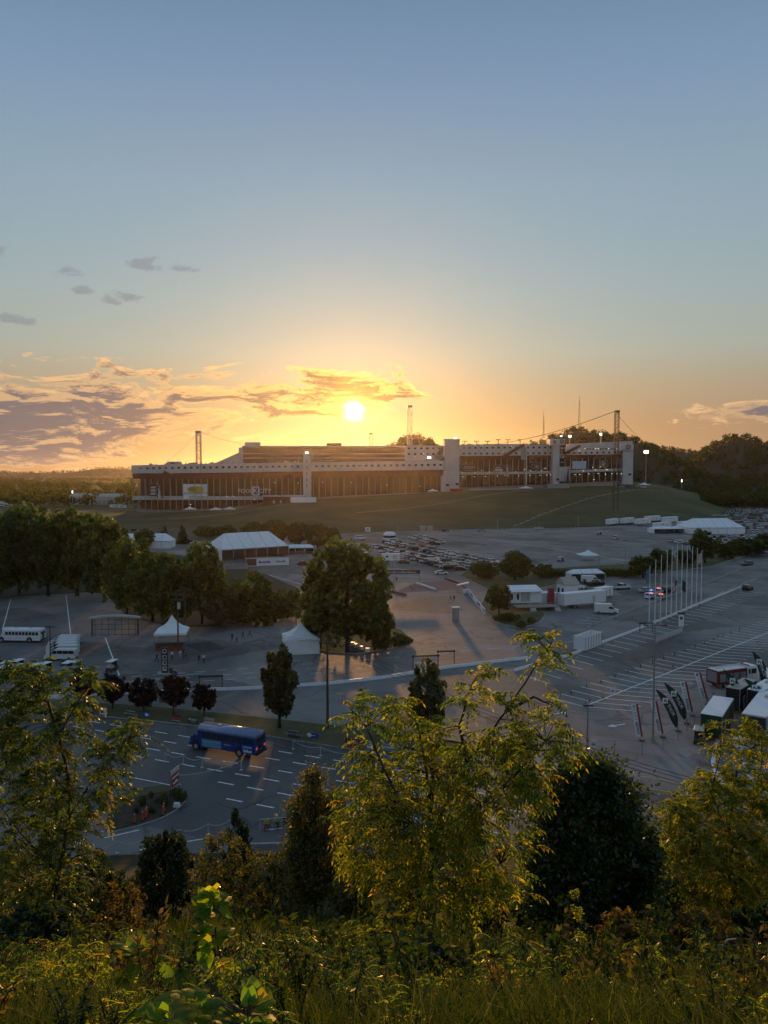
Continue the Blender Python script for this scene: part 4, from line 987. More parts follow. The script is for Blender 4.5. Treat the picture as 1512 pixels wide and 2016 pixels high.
# ================================================================ vehicles
def prof(mb, outline, y0, y1, inset=None):
    """outline in x-z pulled along y; inset[i] moves that corner inwards"""
    n = len(outline); ins = inset or [0] * n
    vs = [(p[0], y0 + ins[i], p[1]) for i, p in enumerate(outline)] + [(p[0], y1 - ins[i], p[1]) for i, p in enumerate(outline)]
    return mb.add(vs, [tuple(range(n)), tuple(range(2 * n - 1, n - 1, -1))] + [(i, n + i, n + (i + 1) % n, (i + 1) % n) for i in range(n)])
PAINT = {}
def paintm(name, c, rough=.28):
    if name not in PAINT: PAINT[name] = pbr(name + ' car paint', c, rough, var=.04, spec=.6)
    return PAINT[name]
CARC = {'white': (.70, .71, .72), 'silver': (.42, .43, .44), 'black': (.015, .016, .018), 'grey': (.13, .135, .14), 'red': (.28, .025, .025), 'blue': (.03, .06, .16)}
def car_mesh(kind, col):
    L, W = {'sedan': (4.7, 1.82), 'suv': (4.75, 1.92), 'pickup': (5.7, 1.98)}[kind]
    mb = MB(); a = L / 2; w = W / 2
    if kind == 'sedan':
        body = [(-a, .32), (-a, .78), (-a + .15, .93), (-1.5, .98), (1.05, .95), (a - .35, .82), (a, .66), (a, .32)]; gl = [(-1.75, .95), (-1.15, 1.40), (.35, 1.43), (1.2, .93)]; rf = [(-1.15, 1.40), (.35, 1.43)]
    elif kind == 'suv':
        body = [(-a, .38), (-a, 1.05), (-1.9, 1.08), (1.0, 1.06), (a - .3, .95), (a, .78), (a, .38)]; gl = [(-a + .12, 1.05), (-1.95, 1.68), (.3, 1.72), (1.15, 1.05)]; rf = [(-1.95, 1.68), (.3, 1.72)]
    else:
        body = [(-a, .5), (-a, 1.12), (-.6, 1.14), (1.35, 1.12), (a - .25, 1.03), (a, .85), (a, .45)]; gl = [(-.75, 1.1), (-.6, 1.80), (.75, 1.82), (1.5, 1.1)]; rf = [(-.6, 1.80), (.75, 1.82)]
    prof(mb.mat(0), body, -w, w, [.05] * len(body))
    prof(mb.mat(1), gl, -w + .06, w - .06, [0, .17, .17, 0])
    (x0, z0), (x1, z1) = rf; mb.mat(0); mb.hexa([(x0 - .05, -w + .21, z0 - .02), (x1 + .05, -w + .21, z1 - .02), (x1 + .05, w - .21, z1 - .02), (x0 - .05, w - .21, z0 - .02)], [(x0, -w + .25, z0 + .05), (x1, -w + .25, z1 + .05), (x1, w - .25, z1 + .05), (x0, w - .25, z0 + .05)])
    xm = (x0 + x1) / 2 - .1
    for s in (-1, 1): mb.bar((xm, s * (w - .08), .98 if kind == 'sedan' else 1.08), (xm, s * (w - .2), z0), .1, .05)
    if kind == 'pickup': mb.mat(2).box(-a + .12, -.85, -w + .15, w - .15, 1.10, 1.145)
    mb.mat(2)
    for x in (-a + .95, a - .92):
        for s in (-1, 1): mb.disc((x, s * (w - .08), .34), .34, 'y', .24, 10)
    mb.box(-a + .2, a - .2, -w + .12, w - .12, .2, .36)
    mb.mat(3)
    for s in (-1, 1): mb.box(a - .16, a + .01, s * (w - .34) - .16, s * (w - .34) + .16, .62 if kind == 'sedan' else .78, .74 if kind == 'sedan' else .92)
    mb.mat(4)
    for s in (-1, 1): mb.box(-a - .01, -a + .1, s * (w - .28) - .14, s * (w - .28) + .14, .72, .9)
    me = mb.build('car', [paintm(col, CARC[col]), M['glass'], M['black'], M['lgrey'], M['red']])
    return me
CARM = {}
def car(kind, col, p, rz, label, group=None, name=None):
    k = (kind, col)
    if k not in CARM: o = car_mesh(kind, col); CARM[k] = o
    else: o = CARM[k].copy(); COL.objects.link(o)
    o.name = name or {'sedan': 'parked_car', 'suv': 'parked_car', 'pickup': 'pickup_truck'}[kind]
    o.location = (p[0], p[1], p[2] if len(p) > 2 else .0); o.rotation_euler.z = rz
    tag(o, label, {'sedan': 'car', 'suv': 'car', 'pickup': 'pickup'}[kind], group); return o
KN = {'sedan': 'saloon car', 'suv': 'tall estate car', 'pickup': 'pickup truck'}
rc = random.Random(77)
def pick():
    return rc.choices(['sedan', 'suv', 'pickup'], [5, 5, 2])[0], rc.choices(list(CARC), [9, 6, 4, 3.5, 1.2, 1.2])[0]
def carrow(a, b, rz, where, pitch=2.9, gap=.08, skip=None):
    a, b = Vector(a), Vector(b); n = int((b - a).length / pitch)
    for i in range(n + 1):
        if rc.random() < gap: continue
        p = a.lerp(b, i / max(1, n)); k, c = pick()
        car(k, c, (p.x + rc.uniform(-.2, .2), p.y + rc.uniform(-.3, .3)), rz + R(rc.uniform(-2.5, 2.5)) + (math.pi if rc.random() < .25 else 0), f'{c} {KN[k]} {where}', f'{c} {KN[k]}s {where}')
W1 = 'parked in the rows on the big central lot'
rz1 = R(-12)
for a, b in (((826, 1057), (868, 1069)), ((812, 1060), (858, 1073)), ((772, 1066), (990, 1113)), ((762, 1070), (975, 1117)), ((735, 1078), (936, 1119)), ((757, 1088), (908, 1123)), ((822, 1104), (886, 1121))):
    carrow(at(*a), at(*b), rz1, W1, 3.5, .08)
W2 = 'in the packed car park beyond the white marquee'
far = []
for r in range(11):
    y = 1089 - r * 7.6 if r < 4 else 1060 - (r - 4) * 6.4
    pa = at(1512 + 60, y); 
    xs0 = {0: 1440, 1: 1425, 2: 1418, 3: 1408}.get(r, 1452 if r < 7 else 1400 + max(0, (9 - r)) * 8)
    if r == 4: xs0 = 1455
    A = at(xs0, y + 3); B = at(1545, y - 2); carrow(A, B, R(70), W2, 3.1, .06)
for a, b in (((1322, 1067), (1352, 1072)), ((1400, 1066), (1450, 1080)), ((1395, 1056), (1452, 1060))): carrow(at(*a), at(*b), R(50), 'parked before the white marquee by the dark trees', 4.0, .1)
# the farthest rows of that car park run together
fv = MB(); 
for r in range(9):
    y = 1016 - r * 1.6; A, B = at(1405 + r * 6, y), at(1590, y - 1)
    n = int((B - A).length / 3.0)
    for i in range(n):
        if rc.random() < .1: continue
        p = A.lerp(B, i / n); x, yv = p.x, p.y; c = rc.choice([0, 0, 1, 2, 2]); fv.mat(c).box(x - .9, x + .9, yv - 2.2, yv + 2.2, .3, .9, .05, .1); fv.mat(3).box(x - .8, x + .8, yv - 1.1, yv + 1.3, .9, 1.45, .15, .4)
        fv.mat(c).box(x - .65, x + .65, yv - .7, yv + .9, 1.45, 1.52)
tag(fv.build('far_car_rows', [paintm('white', CARC['white']), paintm('silver', CARC['silver']), paintm('black', CARC['black']), M['glass']]), 'glinting mass of cars at the far side of the packed car park', 'cars', kind='stuff')
# single cars
for k, c, x, y, rz, l in (('sedan', 'white', 869, 1131, 5, 'white saloon driving alone below the car rows'), ('suv', 'white', 1212, 1061, 60, 'white car alone in the empty middle of the big lot'), ('pickup', 'white', 1062, 1042, 5, 'white pickup at the foot of the grass bank'), ('pickup', 'silver', 948, 1046, 8, 'silver pickup on the track below the bank'), ('suv', 'grey', 877, 1047, 5, 'grey car by the small kiosk under the bank'),
        ('suv', 'black', 1472, 1162, 48, 'black box shaped car on the lot beside the white barrier'), ('suv', 'grey', 1471, 1113, 200, 'grey car on the curving road beyond the flagpoles'), ('pickup', 'white', 1223, 1160, 20, 'white pickup behind the enclosed trailer'), ('pickup', 'black', 1172, 1153, 15, 'black pickup beside the forklift'),
        ('suv', 'black', 1315, 1166, 30, 'black car behind the police cars'), ('sedan', 'white', 718, 1118, 5, 'white saloon half hidden by the huge tree'), ('sedan', 'red', 597, 1112, 8, 'red saloon by the lettered marquee wall'), ('sedan', 'white', 1462, 1474, 40, 'white saloon among the leaves below the motor homes'), ('sedan', 'black', 795, 1109, 5, 'black saloon beside the food trailer')):
    car(k, c, at(x, y), R(rz), l)
for i, (x, y) in enumerate(((1272, 1166), (1284, 1172), (1297, 1168), (1281, 1178), (1301, 1180))):
    o = car('sedan', 'white' if i % 2 else 'silver', at(x, y), R(25 + i * 7), 'police car with a light bar beside the far barrier', 'police cars', name='police_car')
    mb = MB(); mb.mat(0).box(-.12, .12, -.55, -.02, 1.48, 1.62); mb.mat(1 if i % 2 else 0).box(-.12, .12, .02, .55, 1.48, 1.62); mb.build('light_bar', [M['redlamp'] if i > 1 else M['lgrey'], M['bluelamp']], o)
W3 = 'parked along the foot of the stadium'
for k in range(15):
    x = 1120 + k * 10.5; p = atd(x, 958, 752); p.z = ip(x, [(1120, 16.5), (1247, 21.0), (1290, 18.5)]) + .2; kk, c = pick(); car(kk, c, p, R(rc.uniform(-10, 10)), f'{c} {KN[kk]} {W3}', f'{c} {KN[kk]}s {W3}')
for k, (x, y) in enumerate(((374, 1070), (384, 1071), (266, 1046), (276, 1048), (288, 1046))): car('sedan' if k % 2 else 'suv', 'white' if k % 2 else 'black', at(x, y), R(10), f"{'white saloon' if k % 2 else 'black car'} parked left of the marquee", 'cars left of the marquee')

def wheel(e, x, y, r=.42, w=.28, name='wheel'):
    mb = MB(); mb.disc((0, 0, 0), r, 'y', w, 16); o = mb.build(name, M['black'], e, loc=(x, y, r)); mb = MB(); mb.disc((0, 0, 0), r * .55, 'y', w + .03, 10); mb.build('rim', M['grey'], o)
def bus(p, rz, label, body, roof, L=9.8, W=2.45, Hh=2.95, blue=False):
    e = empty('bus', p, rz, label, 'bus'); a = L / 2; w = W / 2; x1 = a - 1.35
    sec = [(-w, .5), (-w, 2.35), (-w + .12, 2.62), (-w + .42, 2.84), (-w * .3, Hh), (w * .3, Hh), (w - .42, 2.84), (w - .12, 2.62), (w, 2.35), (w, .5)]
    mb = MB(); mb.side(sec[::-1][0:2] + [(-w, 2.30)][:0] + [(w, 2.3), (-w, 2.3), (-w, .5)], -a, x1) if False else mb.box(-a, x1, -w, w, .5, 2.36); mb.build('body', body, e)
    mb = MB(); mb.side([(-w - .01, 2.34)] + sec[2:8] + [(w + .01, 2.34)], -a - .02, x1 + .06); mb.build('roof', roof, e, True)
    mb = MB(); prof(mb, [(x1 - .01, .5), (x1 - .01, 1.72), (a - .25, 1.5), (a, 1.35), (a, .5)], -w + .18, w - .18, [0, .05, .1, .12, .05]); mb.build('bonnet', body, e)
    mb = MB(); mb.add([(x1 + .02, -w + .15, 1.74), (x1 + .02, w - .15, 1.74), (x1 + .01, w - .2, 2.5), (x1 + .01, -w + .2, 2.5)], [(0, 1, 2, 3)]); mb.build('windscreen', M['glass'], e)
    n = 10; pw = (x1 + a - .9) / n
    for s in (-1, 1):
        for k in range(n):
            x0 = -a + .35 + k * pw; mb = MB(); mb.box(x0 + .07, x0 + pw - .07, s * w - .02, s * w + .02, 1.62, 2.24); mb.build('window', M['glass'], e)
        for zz in (1.5, .95):
            mb = MB(); mb.box(-a, x1, s * (w + .012) - .014, s * (w + .012) + .014, zz, zz + .05); mb.build('rub_rail', body if blue else M['grey'], e)
        for x in (-a + 2.3, a - 1.1):
            mb = MB(); mb.disc((x, s * (w - .0), .62), .60, 'y', .05, 16); mb.build('wheel_arch', M['black'], e)
            wheel(e, x, s * (w - .1), .5, .3)
        mb = MB(); mb.box(-a - .03, -a + .02, s * (w - .3) - .14, s * (w - .3) + .14, 1.05, 1.3); mb.build('tail_lamp', M['taillamp'] if blue else M['red'], e)
        mb = MB(); mb.box(-a - .03, -a + .02, s * (w - .45) - .16, s * (w - .45) + .16, 2.42, 2.56); mb.build('warning_lamp', M['red'], e)
        mb = MB(); mb.bar((x1 + .3, s * (w + .25), 1.5), (x1 + .3, s * (w + .25), 2.0), .22, .08); mb.build('mirror', M['dark'], e)
    mb = MB(); mb.box(-a - .02, -a + .02, -w + .3, -.5, 1.62, 2.25); mb.box(-a - .02, -a + .02, .5, w - .3, 1.62, 2.25); mb.box(-a - .025, -a + .02, -.38, .38, .8, 2.25); mb.build('rear_window', M['glass'], e)
    mb = MB(); mb.box(-a - .16, -a, -w, w, .45, .75); mb.build('rear_bumper', M['black'], e); mb = MB(); mb.box(a, a + .14, -w + .2, w - .2, .45, .75); mb.build('front_bumper', M['black'], e)
    for x in (-a * .45, a * .2):
        mb = MB(); mb.box(x - .3, x + .3, -.3, .3, Hh - .01, Hh + .09, .06, .06); mb.build('roof_hatch', M['grey'], e)
    return e, a, w
M['busblue'] = pbr('deep blue coach paint', (.008, .05, .23), .22, var=.1, spec=.6); M['busroof'] = pbr('blue paint with roof shine', (.14, .20, .36), .2, var=.1, spec=.9)  # busroof: the shine on the roof is put into its lighter blue
M['skyblue'] = pbr('sky blue advert', (.10, .33, .50), .4, var=.15); M['busmid'] = pbr('mid blue advert', (.02, .10, .38), .35)
bp = at(447, 1479); bp.z = .004
rzb = math.atan2(-ldir.y, -ldir.x)
e, a, w = bus(bp, rzb, 'dark blue school bus with light blue advert panel driving on the parkway', M['busblue'], M['busroof'], blue=True)
# near side is the bus's left (+y)
mb = MB(); mb.box(.0, 2.9, w + .02, w + .04, .62, 1.48); mb.build('advert_panel', M['skyblue'], e)
mb = MB(); mb.box(-4.5, -1.9 - 1.1, w + .02, w + .035, .55, 1.48); mb.build('advert_panel', M['busmid'], e)
e.scale = (1, 1, 1.1); BUSE = e
bus(at(42, 1263), R(180) + R(-4), 'white school bus parked alone on the left-hand lot', M['white'], M['white'], L=9.4)[0]
def van(p, rz, label, group=None, cargo=False, col='white', sc=1.0):
    e = empty('van', p, rz, label, 'van', group, sc); L, W = (5.9, 2.05) if cargo else (5.8, 2.0); a = L / 2; w = W / 2; Hh = 2.5 if cargo else 2.15; b = paintm(col, CARC[col])
    o = [(-a, .42), (-a, Hh - .15), (-a + .12, Hh), (1.15 if cargo else .9, Hh), (1.95, 1.35), (a - .15, 1.08), (a, .85), (a, .42)]
    mb = MB(); prof(mb, o, -w, w, [0, .08, .14, .14, .08, .08, .1, .03]); mb.build('body', b, e)
    mb = MB(); mb.add([(1.2 if cargo else .96, -w + .24, Hh - .1), (1.2 if cargo else .96, w - .24, Hh - .1), (1.93, w - .16, 1.40), (1.93, -w + .16, 1.40)], [(0, 1, 2, 3)]); mb.M = None
    ws = mb; ws.v = [(x + .035, y, z + .03) for x, y, z in ws.v]; ws.build('windscreen', M['glass'], e)
    for s in (-1, 1):
        y0 = s * (w - .05)
        wins = [(.55, 1.5)] if cargo else [(-2.7, -1.75), (-1.65, -.7), (-.6, .35), (.5, 1.35)]
        for x0, xx in wins: mb = MB(); mb.hexa([(x0, y0 - .06, 1.38), (xx + .15 * (xx > 1), y0 - .06, 1.38), (xx + .15 * (xx > 1), y0 + .06, 1.38), (x0, y0 + .06, 1.38)], [(x0, y0 - .08, 1.9), (xx - .2 * (xx > 1), y0 - .08, 1.9), (xx - .2 * (xx > 1), y0 + .04, 1.9), (x0, y0 + .04, 1.9)]); mb.build('window', M['glass'], e)
        for x in (-a + 1.05, a - .95): wheel(e, x, s * (w - .1), .36, .24)
        mb = MB(); mb.box(a - .2, a + .015, s * (w - .28) - .15, s * (w - .28) + .15, .75, .98); mb.build('headlight', M['lgrey'], e)
        mb = MB(); mb.box(-a - .015, -a + .05, s * (w - .14) - .08, s * (w - .14) + .08, .9, 1.5); mb.build('tail_lamp', M['red'], e)
        mb = MB(); mb.box(1.5, 1.7, s * (w + .1) - .08, s * (w + .1) + .08, 1.25, 1.5); mb.build('mirror', M['dark'], e)
    mb = MB(); mb.box(a - .05, a + .06, -w + .1, w - .1, .4, .7); mb.box(-a - .06, -a + .05, -w + .1, w - .1, .4, .65); mb.box(-a + .3, a - .3, -w + .1, w - .1, .25, .45); mb.build('bumper', M['dark'], e)
    return e
v0 = None
for k in range(6):
    x, y = ((121, 1299), (124, 1291), (123, 1285), (123, 1280), (125, 1275.5), (127, 1271))[k]
    p = at(x, y)
    if v0 is None: v0 = van(p, R(180) - R(2), 'white passenger van parked in the line beside the mesh fence', 'white vans in a line')
    else: dup(v0, p, R(180) - R(2))
van(at(1194, 1208), R(-14), 'white panel van parked between semi trailer and barrier', cargo=True); van(at(711, 1062), R(6), 'white minibus at the left end of the central car rows'); van(at(1163, 1148), R(10), 'white panel van behind the enclosed trailer', cargo=True)
# golf carts
def cart(p, rz, label, group=None, roof='white'):
    e = empty('golf_cart', p, rz, label, 'golf cart', group)
    mb = MB(); mb.box(-1.15, 1.15, -.6, .6, .28, .42); mb.box(.75, 1.2, -.55, .55, .42, .85, .05, .05); mb.box(-1.2, -.55, -.55, .55, .42, .75); mb.build('chassis', M['dark'], e)
    for x in (-.2, -.75): mb = MB(); mb.box(x - .25, x + .25, -.55, .55, .72, .84); mb.box(x - .3, x - .2, -.55, .55, .84, 1.25); mb.build('seat', M['lgrey'], e)
    for x in (-1.0, .75):
        for s in (-1, 1): mb = MB(); mb.bar((x, s * .52, .7), (x * .92, s * .52, 1.86), .05); mb.build('roof_post', M['dark'], e); wheel(e, x, s * .5, .24, .2)
    mb = MB(); mb.box(-1.2, 1.05, -.64, .64, 1.85, 1.95, .08, .08); mb.build('canopy', M[roof], e); mb = MB(); mb.add([(.8, -.5, .9), (.8, .5, .9), (.72, .5, 1.8), (.72, -.5, 1.8)], [(0, 1, 2, 3)]); mb.build('windscreen', M['glass'], e)
    return e
c0 = cart(at(221, 1321), R(80), 'white roofed golf cart on the long lot line')
for x, y in ((-8, 1336), (6, 1334), (20, 1332), (35, 1330), (8, 1324), (22, 1322), (36, 1320), (60, 1330), (76, 1328), (90, 1326)): dup(c0, at(x, y), R(75), 'white roofed golf cart in the block below the white vans', 'golf carts below the vans')
for x, y in ((134, 1324), (150, 1322)): dup(c0, at(x, y), R(85), 'white roofed golf cart by the corner of the mesh fence', 'golf carts at the fence corner')
cart(at(1376, 1462), R(245), 'cream roofed golf cart in front of the green motor home', roof='lgrey')
dup(c0, at(1104, 1106), R(20), 'lone golf cart on the big empty lot'); dup(c0, at(1180, 1053), R(20), 'golf cart before the long white trailers')
def quad_bike(p, rz, label):
    e = empty('quad_bike', p, rz, label, 'quad bike'); mb = MB(); mb.box(-.8, .85, -.3, .3, .45, .75, .15, .08); mb.box(-.6, .1, -.2, .2, .75, .95, .1, .05); mb.build('body', M['dark'], e)
    [MB().box(x, x + .45, -.45, .45, .78, .84).build('rack', M['dark'], e) for x in (-.95, .5)]; mb = MB(); mb.bar((.4, -.4, 1.1), (.4, .4, 1.1), .05); mb.bar((.4, 0, .7), (.4, 0, 1.1), .06); mb.build('handlebar', M['dark'], e)
    for x in (-.65, .65):
        for s in (-1, 1): wheel(e, x, s * .45, .3, .24)
quad_bike(at(130, 1309), R(10), 'black quad bike in front of the white vans, farther from the mesh fence'); quad_bike(at(146, 1307), R(10), 'black quad bike in front of the white vans, next to the mesh fence')
# trailers and motor homes
def trailer(p, rz, label, L, W, Hh, body='white', roof='white', cat='trailer', name='trailer', z0=.6, front=None, door=True, ac=1, awn=False, wins=3, stripe=None):
    """long axis x; front at +x"""
    e = empty(name, p, rz, label, cat); a = L / 2; w = W / 2
    mb = MB(); mb.box(-a, a, -w, w, z0, Hh); mb.build('body', M[body], e)
    mb = MB(); mb.box(-a - .04, a + .04, -w - .04, w + .04, Hh, Hh + .1, .05, .05); mb.build('roof', M[roof], e)
    for s in (-1, 1):
        for k in range(2): wheel(e, -a * .35 - k * .95, s * (w - .12), .4, .25)
        for k in range(wins):
            x = -a + L * (k + .6) / (wins + .4); mb = MB(); mb.box(x - .45, x + .45, s * w - .02, s * w + .02, Hh - 1.35, Hh - .7); mb.build('window', M['glass'], e)
        if stripe: mb = MB(); mb.box(-a + .1, a - .1, s * w - .015, s * w + .015, Hh - 1.75, Hh - 1.5); mb.build('stripe', M[stripe], e)
        if door: mb = MB(); mb.box(a * .35, a * .35 + .8, s * w - .025, s * w + .025, z0 + .05, z0 + 1.95); mb.build('door', M['lgrey'], e)
    for k in range(ac): x = -a * .5 + k * a; mb = MB(); mb.box(x - .4, x + .4, -.32, .32, Hh + .1, Hh + .38, .08, .08); mb.build('roof_unit', M['lgrey'], e)
    mb = MB(); mb.bar((a, -.6, z0), (a + 1.2, 0, z0 - .1), .12); mb.bar((a, .6, z0), (a + 1.2, 0, z0 - .1), .12); mb.build('drawbar', M['dark'], e)
    if front: mb = MB(); mb.box(a, a + .03, -w + .1, w - .1, z0 + .1, Hh - .15); mb.build('front_panel', M[front], e)
    for y in (-w, w):
        for x in (-a, a): mb = MB(); mb.bar((x, y, z0), (x, y, Hh), .1); mb.build('corner_trim', M['steel'], e)
    return e
M['logogreen'] = pbr('logo green', (.06, .28, .08), .5); M['green'] = pbr('dark green vinyl', (.02, .05, .022), .4); M['tan'] = pbr('beige panel', (.42, .38, .31), .6)
# motor homes on the lower right
vdir = math.atan2(at(1430, 1370).y - at(1410, 1420).y, at(1430, 1370).x - at(1410, 1420).x)
g = at(1431, 1408)
def by_roof(fl, fr, bl, z):
    """centre, heading, length and width of a vehicle from three roof corners (front left, front right, back left)"""
    A, B, C = at(*fl, z), at(*fr, z), at(*bl, z); W = (B - A).length; d = (A - C).normalized(); n = Vector((-d.y, d.x, 0)); W = abs((B - A).dot(n)); L = (A - C).length; c = A - d * L / 2 + n * W / 2 * (1 if (B - A).dot(n) > 0 else -1); c.z = 0
    return c, math.atan2(d.y, d.x), L, W
def scrib(e, p, w, h, m, rot, seed, n=9, axis=(1, 0, 0)):
    """a line of illegible lettering"""
    r = random.Random(seed); x = -w / 2; ax = Vector(axis); o = MB(); k = 0
    while x < w / 2 - .02:
        cw = w / n * r.uniform(.45, .95); hh = h * r.choice([.6, .6, .8, 1.0]); c = Vector(p)
        a, b = c + ax * x, c + ax * (x + cw * .78); o.add([a, b, b + Vector((0, 0, hh)), a + Vector((0, 0, hh))], [(0, 1, 2, 3)]); x += cw
    t = o.build('lettering', M[m], e); t['kind'] = 'stuff'; return t
scrib(BUSE, (-3.85, 1.225 + .06, .72), 1.1, .34, 'whitecanvas', 0, 5, 7); scrib(BUSE, (-3.8, 1.225 + .06, 1.24), 1.3, .14, 'whitecanvas', 0, 6, 12); scrib(BUSE, (1.45, 1.225 + .06, 1.2), 2.4, .12, 'lgrey', 0, 7, 16); scrib(BUSE, (-.9, 1.225 + .06, 1.15), 1.0, .16, 'lgrey', 0, 8, 9)
c, hd, L, W = by_roof((1379.3, 1404.9), (1421.6, 1411.6), (1404.7, 1370.3), 3.5)
rv = trailer(c, hd, 'white roofed show trailer with a dark green lettered front', L, W, 3.5, body='green', roof='white', front='green', ac=0, wins=1)
mb = MB(); mb.box(L / 2 + .04, L / 2 + .06, -.5, -.15, 2.5, 2.85); mb.build('logo', M['logogreen'], rv); scrib(rv, (L / 2 + .06, .55, 2.55), 1.1, .25, 'lgrey', 0, 1, 8, (0, 1, 0))
c, hd, L, W = by_roof((1460.5, 1404.9), (1510, 1412), (1496, 1360), 3.5)
trailer(c, hd, 'white motor home with an open dark front next to the green show trailer', L, W, 3.5, body='lgrey', front='dark', cat='motor home', name='motor_home', wins=2)
c, hd, L, W = by_roof((1418, 1351), (1469, 1360), (1452, 1333), 3.7)
trailer(c, hd, 'black sided motor home with a cream roof behind the green show trailer', L, W * .55, 3.7, body='black', roof='tan', cat='motor home', name='motor_home', ac=2)
c, hd, L, W = by_roof((1449, 1356), (1490, 1364), (1484, 1337), 3.6)
trailer(c + Vector((1.2, 0, 0)), hd, 'black sided motor home with a white roof beside the cream roofed one', L, W * .7, 3.6, body='black', roof='white', cat='motor home', name='motor_home', ac=2)
trailer(at(1522, 1412), R(245), 'white camper cut by the edge of the motor home row', 7.5, 2.8, 3.4, cat='camper', name='camper'); trailer(at(1524, 1362), R(250), 'small pale camper behind the tall feather flag', 6, 2.5, 3.0, cat='camper', name='camper')
# fire engine
M['fired'] = pbr('dark fire red', (.16, .018, .018), .35)
e = empty('fire_engine', at(1434, 1353) + Vector((1.5, 1.5, 0)), R(22), 'red fire engine with a white cab roof behind the motor homes', 'fire engine')
mb = MB(); mb.box(-4.6, 1.6, -1.25, 1.25, .7, 2.9); mb.build('body', M['fired'], e); mb = MB(); prof(mb, [(1.7, .7), (1.7, 3.0), (3.9, 3.0), (4.3, 1.7), (4.3, .7)], -1.25, 1.25, [0, .08, .1, 0, 0]); mb.build('cab', M['white'], e)
mb = MB(); mb.box(1.75, 3.85, -1.15, 1.15, 3.0, 3.12); mb.build('cab_roof', M['white'], e); mb = MB(); mb.box(-4.5, 1.4, -1.1, 1.1, 2.9, 3.0); mb.build('top_deck', M['white'], e)
mb = MB(); mb.box(-4.65, -4.6, -1.0, 1.0, 1.0, 2.7); mb.build('rear_panel', M['steel'], e)
for k in range(4):
    for s in (-1, 1): mb = MB(); mb.box(-4.2 + k * 1.45, -3.0 + k * 1.45, s * 1.25 - .02, s * 1.25 + .02, 1.1, 2.4); mb.build('locker_door', M['steel'], e)
mb = MB()
for y in (-.35, .35): mb.bar((-4.3, y, 3.2), (1.3, y, 3.35), .09)
for k in range(12): mb.bar((-4.2 + k * .48, -.35, 3.22 + k * .012), (-4.2 + k * .48, .35, 3.22 + k * .012), .06)
mb.build('ladder', M['lgrey'], e); mb = MB(); mb.box(2.2, 2.5, -.9, .9, 3.12, 3.28); mb.build('light_bar', M['red'], e)
for x in (-3.0, 2.7):
    for s in (-1, 1): wheel(e, x, s * 1.1, .52, .32)
    for s in (-1, 1): mb = MB(); mb.box(2.6, 3.7, s * 1.22 - .02, s * 1.22 + .04, 1.9, 2.7) if x > 0 else mb.box(2.0, 2.4, s * 1.22 - .02, s * 1.22 + .04, 1.9, 2.7); mb.build('window', M['glass'], e)
# show trailers on the middle lot
trailer((at(1112, 1200) + at(1186, 1194)) / 2 + Vector((0, 2, 0)), heading(at(1112, 1200), at(1186, 1193)), 'long white semi trailer parked behind the panel van', 14.0, 2.6, 3.9, z0=1.0, ac=0, wins=0)
trailer((at(1176, 1182) + at(1206, 1176)) / 2 + Vector((0, 2, 0)), heading(at(1176, 1182), at(1206, 1176)), 'white enclosed trailer with an open dark end', 6.5, 2.4, 2.9, ac=0, wins=1, front='dark')
e = empty('hospitality_trailer', at(1062, 1196), R(8), 'white two storey hospitality trailer with folding roof and front deck', 'trailer')
mb = MB(); mb.box(-8.5, 0, -1.5, 3, 1.6, 5.0); mb.build('body', M['white'], e); mb = MB(); mb.hexa([(-8.6, -2.6, 4.5), (.1, -2.6, 4.5), (.1, 3.1, 5.4), (-8.6, 3.1, 5.4)], [(-8.6, -2.6, 4.62), (.1, -2.6, 4.62), (.1, 3.1, 5.52), (-8.6, 3.1, 5.52)]); mb.build('folding_roof', M['whitecanvas'], e)
for k in range(3): mb = MB(); mb.box(-8.3 + k * 2.8, -5.8 + k * 2.8, -1.55, -1.5, 1.9, 4.3); mb.build('wall_panel', M['lgrey'] if k % 2 else M['white'], e)
for x, m in ((-7.9, 'bred'), (-6.3, 'bink'), (-3.6, 'tan')): mb = MB(); ellipse(mb, (x, 3.2), .35, .9, -1.6); mb.build('wall_graphic', M[m], e)
mb = MB(); mb.box(-7.5, 3.5, -5, -1.6, .9, 1.15); mb.build('deck', M['tan'], e)
for k in range(9): mb = MB(); mb.bar((-7.4 + k * 1.35, -5, 1.1), (-7.4 + k * 1.35, -5, 2.1), .08); mb.bar((-7.4 + k * 1.35, -5, 2.1), (-6.2 + k * 1.35, -5, 2.1), .06); mb.build('rail', M['steel'], e)
for x in (-4.2, 2.2): mb = MB(); [mb.box(x, x + 1.4, -5.4 - i * .4, -5 - i * .4, 0, .8 - i * .25) for i in range(3)]; mb.build('steps', M['lgrey'], e)
mb = MB(); mb.box(.4, 4.6, 0, 2.6, 1.0, 3.6); mb.build('annex', M['white'], e); mb = MB(); mb.box(2.0, 3.4, -1.7, -.4, 0, 5.2); mb.build('banner_pillar', M['bred'], e); mb = MB(); mb.box(.2, 4.8, -.3, 2.8, 3.6, 3.75); mb.build('annex_roof', M['whitecanvas'], e)
e = empty('gable_booth', at(1106, 1180) + Vector((2, 2, 0)), R(20), 'cream gabled booth behind the hospitality trailer', 'booth')
mb = MB(); mb.box(-2.2, 2.2, -2, 2, 0, 4.2); mb.build('wall', M['white'], e); mb = MB(); mb.side([(-2.4, 4.1), (0, 6.0), (2.4, 4.1)], -2.5, 2.5); mb.build('roof', M['tan'], e)
for y in (-1, 1): mb = MB(); mb.box(-2.22, -2.18, y - .5, y + .5, 1.6, 3); mb.build('window', M['glass'], e)
e = empty('fork_lift', at(1147, 1160), R(30), 'small white fork lift by the open canopy', 'fork lift')
